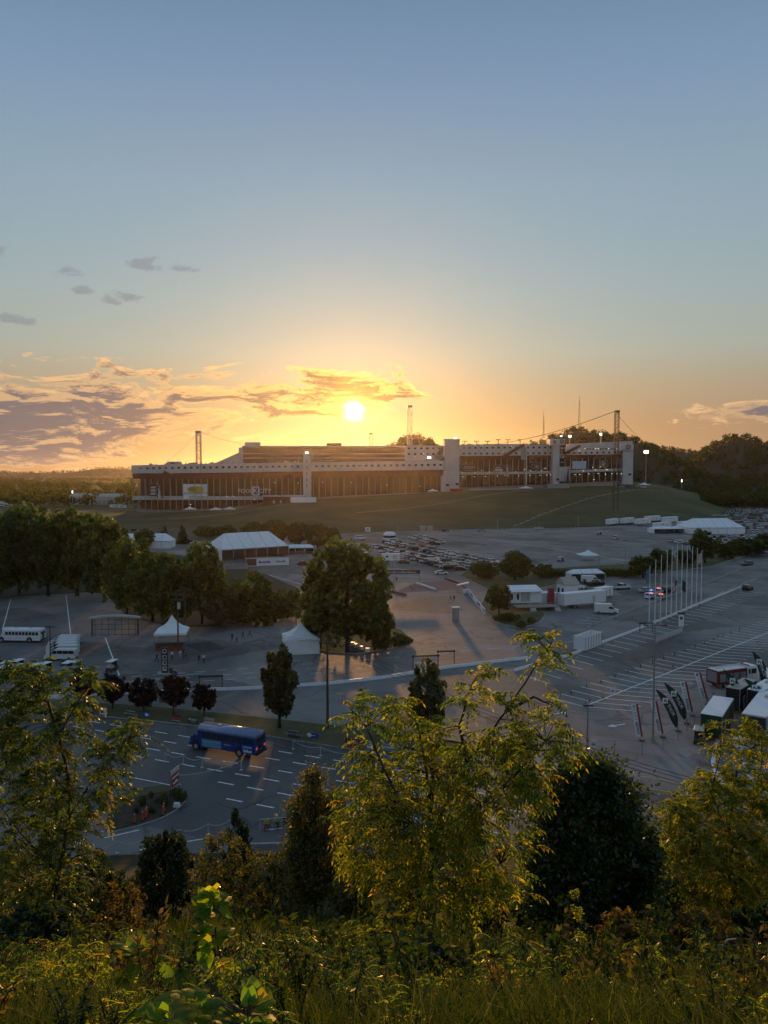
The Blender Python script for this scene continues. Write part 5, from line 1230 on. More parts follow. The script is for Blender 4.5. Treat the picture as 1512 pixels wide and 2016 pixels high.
mb = MB(); mb.box(-1.2, .6, -.6, .6, .3, 1.2); mb.build('body', M['white'], e); mb = MB(); mb.box(-.7, .5, -.55, .55, 2.2, 2.3); mb.build('roof', M['dark'], e)
for x in (-.65, .45):
    for s in (-1, 1): mb = MB(); mb.bar((x, s * .5, 1.2), (x, s * .5, 2.2), .08); mb.build('post', M['dark'], e); wheel(e, x * 1.4, s * .5, .34, .25)
mb = MB(); mb.box(.75, .9, -.45, .45, .1, 3.0); mb.build('mast', M['dark'], e); mb = MB(); mb.box(.9, 2.0, -.4, -.25, .1, .16); mb.box(.9, 2.0, .25, .4, .1, .16); mb.build('fork', M['dark'], e)
# open-topped container by the barrier
e = empty('container', (at(1128, 1287) + at(1184, 1268)) / 2 + Vector((.3, 1.0, 0)), heading(at(1128, 1287), at(1182, 1267)), 'white open topped container beside the white barrier', 'container')
for nm, b in (('side_panel', (-3.6, 3.6, -1.25, -1.17)), ('side_panel', (-3.6, 3.6, 1.17, 1.25)), ('end_panel', (-3.6, -3.52, -1.17, 1.17)), ('end_panel', (3.52, 3.6, -1.17, 1.17)), ('floor_panel', (-3.5, 3.5, -1.15, 1.15))):
    mb = MB(); mb.box(b[0], b[1], b[2], b[3], .15, .25 if nm == 'floor_panel' else 2.7); mb.build(nm, M['lgrey' if nm == 'floor_panel' else 'white'], e)
for k in range(7):
    for s in (-1, 1): mb = MB(); mb.box(-3.45 + k * 1.13, -3.3 + k * 1.13, s * 1.27 - .03, s * 1.27 + .03, .2, 2.7); mb.build('rib', M['grey'], e)
mb = MB()
for s in (-1, 1): mb.bar((-3.65, s * 1.22, 2.75), (3.65, s * 1.22, 2.75), .12)
for s in (-1, 1): mb.bar((s * 3.6, -1.22, 2.75), (s * 3.6, 1.22, 2.75), .12)
mb.build('top_rail', M['white'], e)
# white haulers and trailers at the edge of the packed car park
TR = [(1190, 1220, 1036, 1031, 'first long white hauler trailer at the dark gate by the bank'), (1216, 1252, 1034, 1029, 'second long white hauler trailer behind the gate'), (1246, 1284, 1035, 1031, 'third long white hauler trailer with black doors'), (1262, 1306, 1029, 1025, 'white hauler trailer parked against the bank'), (1296, 1340, 1031, 1027, 'white hauler trailer beside the packed cars'), (1288, 1318, 1043, 1040, 'white sloped nose race trailer in the paddock'), (1333, 1372, 1040, 1037, 'white hauler trailer behind the pale marquee')]
for x0, x1, y0, y1, l in TR:
    a, b = at(x0, y0), at(x1, y1 + 1); trailer((a + b) / 2, heading(a, b), l, min(16, (b - a).length), 2.8, 4.2, z0=1.0, ac=0, wins=1, door=True)
# camper village on the far left
for k in range(30):
    if k < 14: x, y, wpx = rc.uniform(-10, 85), rc.uniform(988, 1003), 12
    else: x, y, wpx = rc.uniform(205, 264), rc.uniform(966, 1003), 12
    p = at(x, y); L = rc.uniform(7, 11)
    e = empty('camper', p, R(rc.uniform(-25, 25)), 'small white camper in the crowded camp left of the stadium', 'camper', 'campers left of the stadium')
    mb = MB(); mb.box(-L / 2, L / 2, -1.3, 1.3, .6, 3.3, .1, .1); mb.build('body', M['white' if k % 3 else 'tan'], e); mb = MB(); mb.box(-L / 3, L / 3, -1.32, 1.32, 1.7, 2.4); mb.build('window', M['glass'], e); mb = MB(); mb.box(-L / 2 + 1, L / 2 - 1, -1.1, 1.1, .1, .6); mb.build('axle', M['black'], e)
# ================================================================ tents
def peak_tent(p, rz, label, w=6.0, he=2.5, hp=5.2, walls=None, n=6):
    e = empty('tent', p, rz, label, 'tent'); a = w / 2
    mb = MB()
    # swept-up roof in rings
    rings = [(a, he), (a * .62, he + (hp - he) * .22), (a * .30, he + (hp - he) * .52), (a * .10, he + (hp - he) * .84), (.03, hp)]
    vs = []; fs = []
    for r, z in rings: vs += [(-r, -r, z), (r, -r, z), (r, r, z), (-r, r, z)]
    for i in range(len(rings) - 1):
        for k in range(4): fs.append((i * 4 + k, i * 4 + (k + 1) % 4, (i + 1) * 4 + (k + 1) % 4, (i + 1) * 4 + k))
    mb.add(vs, fs); mb.build('roof', M['whitecanvas'], e)
    for s in (-1, 1):
        mb = MB(); mb.box(-a, a, s * a - .02, s * a + .02, he - .4, he); mb.build('valance', M['whitecanvas'], e); mb = MB(); mb.box(s * a - .02, s * a + .02, -a + .03, a - .03, he - .4, he); mb.build('valance', M['whitecanvas'], e)
        for t in (-1, 1): mb = MB(); mb.bar((s * (a - .06), t * (a - .06), 0), (s * (a - .06), t * (a - .06), he), .1); mb.build('post', M['steel'], e)
        if walls:
            mb = MB(); mb.box(-a + .1, a - .1, s * (a - .05) - .015, s * (a - .05) + .015, .03, he - .38); mb.build('side_wall', M['whitecanvas'], e)
            if s < 0 or walls > 3: mb = MB(); mb.box(s * (a - .05) - .015, s * (a - .05) + .015, -a + .1, a - .1, .03, he - .38); mb.build('side_wall', M['whitecanvas'], e)
    return e
pt = peak_tent(at(339, 1272), R(8), 'white pointed canopy tent on posts over a low red counter', 6.2, 3.2, 6.3)
e = empty('counter', at(334, 1280), R(4), 'low brown counter with a red base in front of the canopy tent', 'counter'); mb = MB(); mb.box(-2.6, 2.6, -.5, .5, .5, 1.3); mb.build('front', M['wood'], e); mb = MB(); mb.box(-2.7, 2.7, -.6, .6, 1.3, 1.4); mb.build('top', M['dark'], e); mb = MB(); mb.box(-2.65, 2.65, -.55, .55, 0, .5); mb.build('base', M['red'], e)
peak_tent(at(592, 1281), R(12), 'white pointed tent with closed side walls beside the utility pole', 6.8, 2.9, 5.7, walls=4)
def marquee(p, rz, L, W, he, hr, label, open_front=True, nb=6):
    e = empty('marquee', p, rz, label, 'marquee'); a = L / 2; w = W / 2
    mb = MB(); mb.add([(-a, -w, he), (a, -w, he), (a, w, he), (-a, w, he), (-a + W * .28, 0, hr), (a - W * .28, 0, hr)], [(0, 1, 5, 4), (1, 2, 5), (2, 3, 4, 5), (3, 0, 4)]); mb.build('roof', M['whitecanvas'], e)
    for k in range(nb + 1):
        x = -a + L * k / nb
        for s in (-1, 1): mb = MB(); mb.bar((x, s * w * .995, 0), (x, s * w * .995, he), .14); mb.build('post', M['lgrey'], e)
        if 0 < k < nb: mb = MB(); xx = min(max(x, -a + W * .28), a - W * .28); mb.bar((x, -w, he + .05), (xx, 0, hr + .05), .12, .1); mb.build('roof_seam', M['lgrey'], e)
    for k in range(nb):
        x0, x1 = -a + L * k / nb + .12, -a + L * (k + 1) / nb - .12; mb = MB(); mb.box(x0, x1, -w + .05, -w + .09, .9 if open_front else .05, he - .3); mb.build('wall_window' if open_front else 'side_wall', M['glass'] if open_front else M['whitecanvas'], e)
        mb = MB(); mb.box(x0, x1, w - .09, w - .05, .05, he - .05); mb.build('side_wall', M['whitecanvas'], e)
    for s in (-1, 1): mb = MB(); mb.box(s * a - .03, s * a + .03, -w + .1, w - .1, .05, he - .05); mb.build('end_wall', M['whitecanvas'], e)
    return e
A, B = at(432, 1112), at(556, 1108)
marquee(at(478, 1098) + Vector((1, 4, 0)), heading(at(436, 1109), at(530, 1102)), 30, 17, 4.4, 10.2, 'big white ridge marquee with windowed front beyond the wood')
e = empty('lettered_wall', at(527, 1114), heading(A, B), 'long white lettered hoarding in front of the big marquee', 'hoarding'); mb = MB(); mb.box(-8, 8, -.1, .1, .1, 3.0); mb.build('panel', M['whitecanvas'], e); mb = MB(); mb.box(-8.1, 8.1, -.25, .25, 3.0, 3.25); mb.build('cap', M['lgrey'], e)
scrib(e, (-1.2, -.14, 1.1), 4.4, .9, 'bblue', 0, 21, 10); scrib(e, (4.8, -.14, 1.2), 3.4, .8, 'bgreen', 0, 22, 6); mb = MB(); mb.box(-7.9, -4.2, -.15, -.11, .3, 2.8); mb.build('brown_panel', M['wood'], e)
e = empty('mesh_wall', at(455, 1122), heading(A, B), 'grey wooden screen fence before the marquee', 'fence')
for k in range(8): mb = MB(); mb.box(-6 + k * 1.5, -4.56 + k * 1.5, -.05, .05, .1, 2.3); mb.build('board_panel', M['conc'], e)
for i, (x, y, w, l) in enumerate(((590, 1089, 8, 'white lean-to canopy with three humps beside the marquee'), (528, 1064, 7, 'small white pagoda tent before the dark tree belt'), (1158, 1103, 7, 'small white pop-up canopy alone on the big lot'), (1152, 1143, 7.5, 'white pitched canopy by the fork lift'), (1310, 1049, 12, 'grey lean-to canopy in the paddock'))):
    if i in (1, 2): peak_tent(at(x, y), R(10), l, w, 2.4, 4.2)
    else: marquee(at(x, y), R(8), w * 1.5, w * .7, 2.6, 3.8, l, nb=3)
marquee(at(1404, 1050) + Vector((0, 5, 0)), R(4), 32, 20, 3.6, 8.4, 'large white hip roofed marquee by the packed car park', open_front=False)
e0 = marquee(at(285, 1078), R(6), 26, 12, 3.4, 6.6, 'long white marquee half hidden behind the wood', open_front=False)
for i, (x, y, D, l) in enumerate(((1035, 966, 735, 'white pitched canopy at the foot of the right-hand stand'), (852, 972, 700, 'pale canopy in the glare at the stadium foot'), (374, 1008, 630, 'lilac white canopy under the left stand columns'), (425, 1009, 628, 'first pale canopy under the store lettering'), (452, 1008, 628, 'second pale canopy under the store lettering'), (1268, 959, 770, 'white canopy beside the end of the stadium'))):
    p = atd(x, y, D); peak_tent(p, R(5), l, 9 if i != 0 else 12, 2.6, 4.6)
# far metal hall on the left
e = empty('metal_hall', at(195, 993), R(-14), 'long pale metal hall with a rounded front left of the stadium', 'hall'); mb = MB(); mb.box(-30, 30, -14, 14, 0, 9); mb.build('wall', M['lgrey'], e)
mb = MB(); mb.side([(-14.5, 8.9), (0, 12), (14.5, 8.9)], -31, 31); mb.build('roof', M['tan'], e); mb = MB(); ellipse(mb, (-6, 4.2), 4, 4.2, -14.1); mb.build('front_sign', M['dark'], e)
for k in range(5): mb = MB(); mb.box(4 + k * 5, 7.5 + k * 5, -14.1, -14, 0, 5); mb.build('door', M['grey'], e)

# ================================================================ barriers, fences
def barrier(pts, label, seg=3.8, h=.48, w=.38, m='white', name='barrier_wall'):
    pts = [at(*p) for p in pts]; e = empty(name, pts[0], label=label, cat='barrier'); o = pts[0]
    # resample
    L = [0]
    for i in range(1, len(pts)): L.append(L[-1] + (pts[i] - pts[i - 1]).length)
    n = int(L[-1] / seg); P = [Vector((np.interp(L[-1] * k / n, L, [q.x for q in pts]), np.interp(L[-1] * k / n, L, [q.y for q in pts]), 0)) - o for k in range(n + 1)]
    for k in range(n):
        a, b = P[k], P[k + 1]; d = (b - a).normalized(); nn = Vector((-d.y, d.x, 0)); a = a + d * .04; b = b - d * .04; mb = MB(); u = Vector((0, 0, 1))
        for z0, z1, w0, w1 in ((0, .22, w * .5, w * .42), (.22, h, w * .30, w * .2)):
            mb.hexa([a - nn * w0 + u * z0, b - nn * w0 + u * z0, b + nn * w0 + u * z0, a + nn * w0 + u * z0], [a - nn * w1 + u * z1, b - nn * w1 + u * z1, b + nn * w1 + u * z1, a + nn * w1 + u * z1])
        mb.build('barrier_segment', M[m], e)
    return e
barrier([(-60, 1392), (110, 1374), (250, 1366), (380, 1361), (500, 1357), (640, 1348), (740, 1338), (870, 1317), (960, 1306), (1045, 1296)], 'long white segmented barrier curving behind the plum trees and the median')
barrier([(1012, 1322), (1060, 1308), (1120, 1292), (1180, 1268), (1240, 1246), (1300, 1222), (1400, 1180), (1458, 1157)], 'white segmented barrier running past the foot of the flagpoles')
barrier([(1165, 1233), (1250, 1200), (1330, 1170), (1400, 1145), (1460, 1121), (1512, 1108), (1560, 1104)], 'pale concrete barrier on the far side of the curving road', m='conc')
def chain_run(pts, label, m='lgrey', h=1.15, sag=.35, r=.035):
    pts = [at(*p) for p in pts]; o = pts[0]; e = empty('rope_barrier', o, label=label, cat='rope barrier')
    for p in pts: mb = MB(); mb.tube([p - o, p - o + Vector((0, 0, h))], .045, 6); mb.disc(p - o + Vector((0, 0, .03)), .2, 'z', .06, 8); mb.build('post', M[m], e)
    for a, b in zip(pts, pts[1:]):
        mb = MB(); mb.tube([a.lerp(b, k / 8) - o + Vector((0, 0, h - .06 - sag * 4 * (k / 8) * (1 - k / 8))) for k in range(9)], r, 4); mb.build('rope', M['rope'], e)
chain_run([(325, 1500), (361, 1505), (398, 1511), (437, 1512), (475, 1516), (353, 1545)], 'rope barrier of five posts swinging back to the red lettered board')
chain_run([(577, 1475), (631, 1488), (700, 1500), (750, 1510)], 'rope barrier along the edge of the parkway by the median'); chain_run([(180, 1690), (231, 1680), (296, 1670), (352, 1656), (410, 1644), (455, 1634)], 'rope barrier along the near lane of the parkway')
def mesh_fence(pts, label, h=1.9, n=None, step=2.6, m='steel'):
    P = [at(*p) for p in pts]; o = P[0]; e = empty('mesh_fence', o, label=label, cat='fence'); fm = MB(); 
    for a, b in zip(P, P[1:]):
        k = max(1, int((b - a).length / step))
        for i in range(k):
            p, q = a.lerp(b, i / k) - o, a.lerp(b, (i + 1) / k) - o; mb = MB(); mb.bar(p, p + Vector((0, 0, h)), .07); mb.build('post', M[m], e); mb = MB(); mb.bar(p + Vector((0, 0, h - .05)), q + Vector((0, 0, h - .05)), .05); mb.build('top_rail', M[m], e)
            nw = 12
            for j in range(nw):
                x0, x1 = p.lerp(q, j / nw), p.lerp(q, (j + 1) / nw)
                for z in (0.1, .55, 1.0, 1.45): fm.add([x0 + Vector((0, 0, z)), x0 + Vector((0, 0, z + .02)), x1 + Vector((0, 0, z + .45)), x1 + Vector((0, 0, z + .43))], [(0, 1, 2, 3)]); fm.add([x0 + Vector((0, 0, z + .45)), x0 + Vector((0, 0, z + .47)), x1 + Vector((0, 0, z + .02)), x1 + Vector((0, 0, z))], [(0, 1, 2, 3)])
    o2 = fm.build('mesh', M[m], e); o2['kind'] = 'stuff'
mesh_fence([(1155, 1488), (1210, 1487), (1264, 1485), (1305, 1475), (1335, 1458), (1352, 1440), (1380, 1418)], 'wire mesh fence curving in front of the upright banners'); mesh_fence([(156, 1320), (153, 1262), (150, 1240)], 'tall wire mesh fence beside the line of white vans', 2.4)
# delineator posts in the stall rows, cones
def delineator(p, label, group, m='dark', h=1.1):
    e = empty('delineator', p, 0, label, 'delineator', group); mb = MB(); mb.tube([(0, 0, .05), (0, 0, h)], .05, 6); mb.build('post', M[m], e); mb = MB(); mb.disc((0, 0, .04), .2, 'z', .08, 8); mb.build('base', M['black'], e); mb = MB(); mb.tube([(0, 0, h * .6), (0, 0, h * .85)], .054, 6); mb.build('band', M['lgrey'], e); return e
dl = None
for k in range(17):
    p = spA.lerp(spB, k / 20) + vL * 5.2; 
    if dl is None: dl = delineator(p, 'thin dark marker post among the painted stall lines', 'marker posts among the stall lines')
    else: dup(dl, p)
for x, y in ((1153, 1391), (1115, 1410), (1080, 1418)): dup(dl, at(x, y), label='thin dark marker post at the near tip of the stall block', group='marker posts at the tip of the stalls')
delineator(at(1161, 1380), 'single red marker post in the stall rows, nearer the lamp post', 'red marker posts', 'orange'); delineator(at(1187, 1374), 'single red marker post in the stall rows beside the small white sign', 'red marker posts', 'orange'); delineator(at(1325, 1312), 'lone red marker post far up the stall rows', 'red marker posts', 'orange')
def cone(p, label, group, h=1.05, z=.17):
    e = empty('traffic_cone', (p.x, p.y, z), 0, label, 'traffic cone', group); mb = MB(); mb.box(-.2, .2, -.2, .2, 0, .06); mb.build('base', M['black'], e); mb = MB(); mb.tube([(0, 0, .06), (0, 0, h * .5), (0, 0, h)], [.13, .09, .05], 8); mb.build('body', M['orange'], e)
    for f in (.62, .8): mb = MB(); mb.tube([(0, 0, h * f), (0, 0, h * (f + .08))], [.085 - f * .02, .08 - f * .02], 8); mb.build('band', M['white'], e)
for x, y in ((265, 1623), (281, 1618), (287, 1613), (289, 1609), (321, 1607), (323, 1601)): cone(at(x, y), 'slim orange traffic cone on the planted island', 'cones on the planted island')
# crowd fence by the flagpoles
e = empty('crowd_fence', at(1291, 1266), heading(at(1291, 1266), at(1344, 1245)), 'run of white crowd fence panels below the flagpoles', 'fence'); Lf = (at(1344, 1245) - at(1291, 1266)).length
for k in range(6):
    x0 = Lf * k / 6; x1 = Lf * (k + 1) / 6 - .1; mb = MB(); mb.bar((x0, 0, .15), (x1, 0, .15), .06); mb.bar((x0, 0, 1.15), (x1, 0, 1.15), .06)
    for j in range(9): xx = x0 + (x1 - x0) * j / 8; mb.bar((xx, 0, .15), (xx, 0, 1.15), .05)
    mb.box(x0, x1, -.02, .02, .3, 1.05); mb.bar((x0 + .3, -.4, .03), (x0 + .3, .4, .03), .06); o = mb.build('fence_panel', M['lgrey'], e)

# ================================================================ poles, wires, flags
def lamp_pole(px, yt, yb, label, arm=1.2, r=.11, group=None, m='steel', z=0, lit=False):
    b = at(px, yb, z); h = atd(px, yt, b.y).z - b.z; e = empty('lamp_post', b, label=label, cat='lamp post', group=group)
    mb = MB(); mb.tube([(0, 0, 0), (0, 0, h)], [r * 1.3, r * .7], 8); mb.build('pole', M[m], e); mb = MB(); mb.bar((-arm, 0, h - .1), (arm, 0, h - .1), .08); mb.build('arm', M[m], e)
    for s in (-1, 1): mb = MB(); mb.box(s * arm - .35, s * arm + .35, -.2, .2, h - .25, h - .08, .05, .04); mb.build('lamp_head', M['bulb' if lit else 'dark'], e)
    mb = MB(); mb.disc((0, 0, .2), r * 2.4, 'z', .4, 10); mb.build('base', M['conc'], e); return e
lamp_pole(1285.5, 1228, 1459, 'tall grey lamp post behind the upright white banners'); lamp_pole(100, 1232, 1320, 'dark lamp post in front of the line of white vans', .5, m='dark'); lamp_pole(583, 1188, 1242, 'lamp post rising behind the walled tent', .4, m='dark')
lamp_pole(1231, 1063, 1119, 'lamp post in the big lot beside the pop-up canopy, farther right', .5); lamp_pole(1179, 1073, 1119, 'lamp post in the big lot next to the pop-up canopy', .5); lamp_pole(953, 1073, 1116, 'lamp post at the end of the full car rows', .5); lamp_pole(783, 1030, 1064, 'lamp post between the minibus and the car rows', .5)
lamp_pole(980, 1022, 1046, 'lamp post at the foot of the grass bank left of the white pickup', .6); lamp_pole(1138, 1012, 1040, 'lamp post at the foot of the grass bank left of the hauler trailers', .6); lamp_pole(776, 1098, 1164, 'lamp post beside the entrance gate', .3)
lamp_pole(1156, 1386, 1489, 'grey lamp post at the corner of the mesh fence', .3)
def flood(px, yt, yb, D, label, n=4, w=9, tint='bulbw'):
    b = atd(px, yb, D); h = atd(px, yt, D).z - b.z; k = D / F; e = empty('flood_light', b, label=label, cat='flood light'); mb = MB(); mb.tube([(0, 0, 0), (0, 0, h)], [.4, .25], 6); mb.build('pole', M['grey'], e)
    for r in range(2):
        for j in range(n): x = (-w / 2 + w * (j + .5) / n) * k; mb = MB(); mb.box(x - w / n * .36 * k, x + w / n * .36 * k, -.3, .3, h + (r * 3 - 3) * k, h + (r * 3 - 1) * k); mb.build('lamp', M[tint], e)
    mb = MB(); mb.box(-w / 2 * k, w / 2 * k, .3, .5, h - 3.2 * k, h + 2.2 * k); mb.build('frame', M['dark'], e)
M['bulbp'] = pbr('lit pinkish flood lamp', (.9, .8, .75), .4, emit=(1.0, .72, .6), es=7)
flood(1271, 889, 962, 780, 'lit pinkish flood light on a tall pole beside the stadium end', tint='bulbp'); 
for px, yt, yb, D, l in ((143, 968, 990, 700, 'lit lamp on a pole by the metal hall'), (345, 1040, 1062, 520, 'lit lamp between the two pointed conifers'), (1342, 946, 962, 800, 'small lit lamp on the ridge road right of the stadium'), (1183, 855, 880, 815, 'flood light on the roof of the right-hand stand')): flood(px, yt, yb, D, l, 1, 3, 'bulb')
# utility poles with cross-arms and wires
def utility(px, yt, yb, label, z=0, arms=2, r=.16, tr=False):
    b = at(px, yb, z); h = atd(px, yt, b.y).z - b.z; e = empty('utility_pole', b, label=label, cat='utility pole'); mb = MB(); mb.tube([(0, 0, 0), (0, 0, h)], [r * 1.2, r * .8], 8); mb.build('pole', M['wood'], e)
    for k in range(arms):
        zz = h - .5 - k * 1.1; mb = MB(); mb.bar((-1.2, 0, zz), (1.2, 0, zz), .12); mb.build('cross_arm', M['wood'], e)
        for x in (-1.05, -.5, .5, 1.05): mb = MB(); mb.tube([(x, 0, zz + .06), (x, 0, zz + .28)], [.06, .04], 6); mb.build('insulator', M['grey'], e)
    if tr: mb = MB(); mb.tube([(.3, -.2, h - 3.2), (.3, -.2, h - 2.0)], .3, 10); mb.build('transformer', M['lgrey'], e)
    return Vector((b.x, b.y, b.z + h))
u1 = utility(645, 1243, 1434, 'tall bare utility pole on the median beside the pear tree', .16); u2 = utility(351, 1166, 1284, 'utility pole with a grey transformer beside the canopy tent', tr=True); u3 = utility(365, 1158, 1247, 'second utility pole behind the canopy tent')
pb_ = atd(1367, 1532, 52); zb = hill_z(pb_.x, pb_.y); e = empty('utility_pole', (pb_.x, pb_.y, zb), label='dark utility pole with cross-arms at the foot of the hillside', cat='utility pole'); hh = pb_.z - zb
mb = MB(); mb.tube([(0, 0, -.3), (0, 0, hh)], [.2, .16], 8); mb.build('pole', M['wood'], e)
for k, zz in enumerate((-.35, -1.0, -1.75)): mb = MB(); mb.bar((-1.1, -.1, hh + zz), (.9, .12, hh + zz), .1); mb.build('cross_arm', M['grey'], e)
mb = MB(); mb.tube([(-.5, -.2, hh - 2.8), (-.5, -.2, hh - 1.9)], .22, 8); mb.build('transformer', M['grey'], e)
for k, (a, b) in enumerate(((-1.0, -1.0), (0, 0), (1.0, .9))): cable(u1 + Vector((a, 0, -.3)), Vector((pb_.x + b, pb_.y, pb_.z - .3)), 1.6, ('left-hand', 'middle', 'right-hand')[k] + ' wire from the median pole to the dark hillside pole', .022)
for k, a in enumerate((-1.0, 1.0)): cable(u2 + Vector((a, 0, -.4)), u1 + Vector((a, 0, -1.4)), 2.0, ('left-hand', 'right-hand')[k] + ' sagging wire between canopy tent pole and median pole', .022)
# flagpoles
FP = [((1274.3, 1115.5), (1277.7, 1232.3)), ((1286.8, 1103.6), (1288.9, 1227)), ((1297.3, 1095), (1300, 1223)), ((1308, 1085), (1311.5, 1218)), ((1317.6, 1076.5), (1321, 1214)), ((1326.8, 1069.7), (1331.2, 1210)), ((1337.6, 1073), (1341, 1206)), ((1349.5, 1076.5), (1351, 1202)), ((1361.3, 1077.5), (1361.3, 1197)), ((1369, 1080.6), (1370.8, 1193)), ((1379, 1085), (1380, 1188))]
M['flagblue'] = pbr('pale blue cloth', (.14, .26, .42), .8); M['flaggreen'] = pbr('dark green cloth', (.02, .06, .04), .8)
for i, (t, b) in enumerate(FP):
    bb = at(b[0], b[1] + 3); h = atd(t[0], t[1], bb.y).z
    fl = {0: ('flagpole with a limp pale blue flag', M['flagblue']), 5: ('flagpole with a striped flag hung halfway', None), 6: ('flagpole with a low dark green flag', M['flaggreen']), 7: ('flagpole with a small dark flag at its top', M['dark']), 10: ('flagpole with a pale flag at its top, beside the dark trees', M['lgrey'])}.get(i)
    e = empty('flagpole', bb, 0, fl[0] if fl else 'bare white flagpole beside the barrier', 'flagpole', 'row of flagpoles by the barrier')
    mb = MB(); mb.tube([(0, 0, 0), (0, 0, h)], [.13, .06], 8); mb.build('pole', M['white'], e); mb = MB(); mb.disc((0, 0, h + .1), .14, 'z', .2, 8); mb.build('finial', M['lgrey'], e); mb = MB(); mb.disc((0, 0, .15), .35, 'z', .3, 10); mb.build('base', M['conc'], e)
    if fl:
        ztop = {0: h - .3, 5: h * .50, 6: h * .5, 7: h - .6, 10: h - .3}[i]; fh = {0: 3.2, 5: 2.5, 6: 2.6, 7: 2.0, 10: 2.6}[i]; fw = .9 if i != 5 else 1.1; s = -1 if i in (0, 5, 10) else 1
        mb = MB(); n = 7
        for r in range(13):
            for k in range(n):
                vs = []
                for kk, rr2 in ((k, r), (k + 1, r), (k + 1, r + 1), (k, r + 1)): x = s * fw * kk / n; vs.append((x, .16 * math.sin(kk * 1.6 + i), ztop - fh * rr2 / 13 - abs(x) * .7))
                mb.mat((2 if (r < 6 and k < 3) else r % 2) if fl[1] is None else 0); mb.add(vs, [(0, 1, 2, 3)])
        mb.build('flag', [M['bred'], M['whitecanvas'], M['bblue']] if fl[1] is None else fl[1], e)

# ================================================================ upright banners and feather flags
def service(tl, br, label):
    b = at(br[0], br[1] + 8); h = atd(tl[0], tl[1], b.y).z; x0 = atd(tl[0], tl[1], b.y).x - b.x; x1 = atd(br[0], br[1], b.y).x - b.x; zb = atd(br[0], br[1], b.y).z; w = 13 * b.y / F
    e = empty('upright_banner', b, 0, label, 'banner', 'white upright banners'); sl = (x1 - x0 - w) / (h - zb)
    pa = Vector((w, 0, 0)); top = Vector((x0 + w, 0, h)); bot = Vector((x1, 0, zb)); foot = bot + (bot - top).normalized() * (zb / max(.1, (top - bot).normalized().z))
    mb = MB(); mb.tube([foot, bot, top], .045, 6); mb.build('pole', M['steel'], e); mb = MB(); mb.disc((foot.x, foot.y, .05), .4, 'z', .1, 10); mb.build('base', M['black'], e)
    d = (bot - top); u = Vector((-w * .72, 0, 0)); q = Vector((0, .03, 0))
    mb = MB(); mb.hexa([bot + u - q, bot - q, bot + q, bot + u + q], [top + u - q, top - q, top + q, top + u + q]); mb.build('panel', M['whitecanvas'], e)
    mb = MB(); u2 = Vector((w * .28, 0, 0)); mb.hexa([bot + Vector((.01, 0, 0)) - q, bot + u2 - q, bot + u2 + q, bot + Vector((.01, 0, 0)) + q], [top + Vector((.01, 0, 0)) - q, top + u2 - q, top + u2 + q, top + Vector((.01, 0, 0)) + q]); mb.build('red_edge', M['red'], e)
    ang = math.atan2(-d.z, d.x); c = top.lerp(bot, .74) + u * .5
    text('SERVICE', w * .52, M['bink'], e, (c.x, -.08, c.z), (R(90), ang, 0), sx=1.0); c = top.lerp(bot, .36) + u * .5; mb = MB(); q2 = d.normalized() * w * .16; [mb.bar(c + q2 * (3.2 * k) - Vector((w * .13, .07, 0)), c + q2 * (3.2 * k) + Vector((w * .13, -.07, 0)), .05, w * .2) for k in range(-3, 4)]; lt = mb.build('faint_lettering', M['lgrey'], e); lt['kind'] = 'stuff'
    c = top.lerp(bot, .07) + u * .5; mb = MB(); ellipse(mb, (c.x, c.z), w * .16, w * .2, -.06, 10); mb.build('badge', M['bink'], e)
for tl, br, l in (((1239, 1386), (1262, 1450), 'white SERVICE banner closest to the mesh fence corner'), ((1277, 1380), (1303, 1444), 'white SERVICE banner behind the lamp post'), ((1335, 1342), (1361, 1401), 'white SERVICE banner beside the feather flags'), ((1363, 1324), (1391, 1379), 'white SERVICE banner next to the fire engine')): service(tl, br, l)
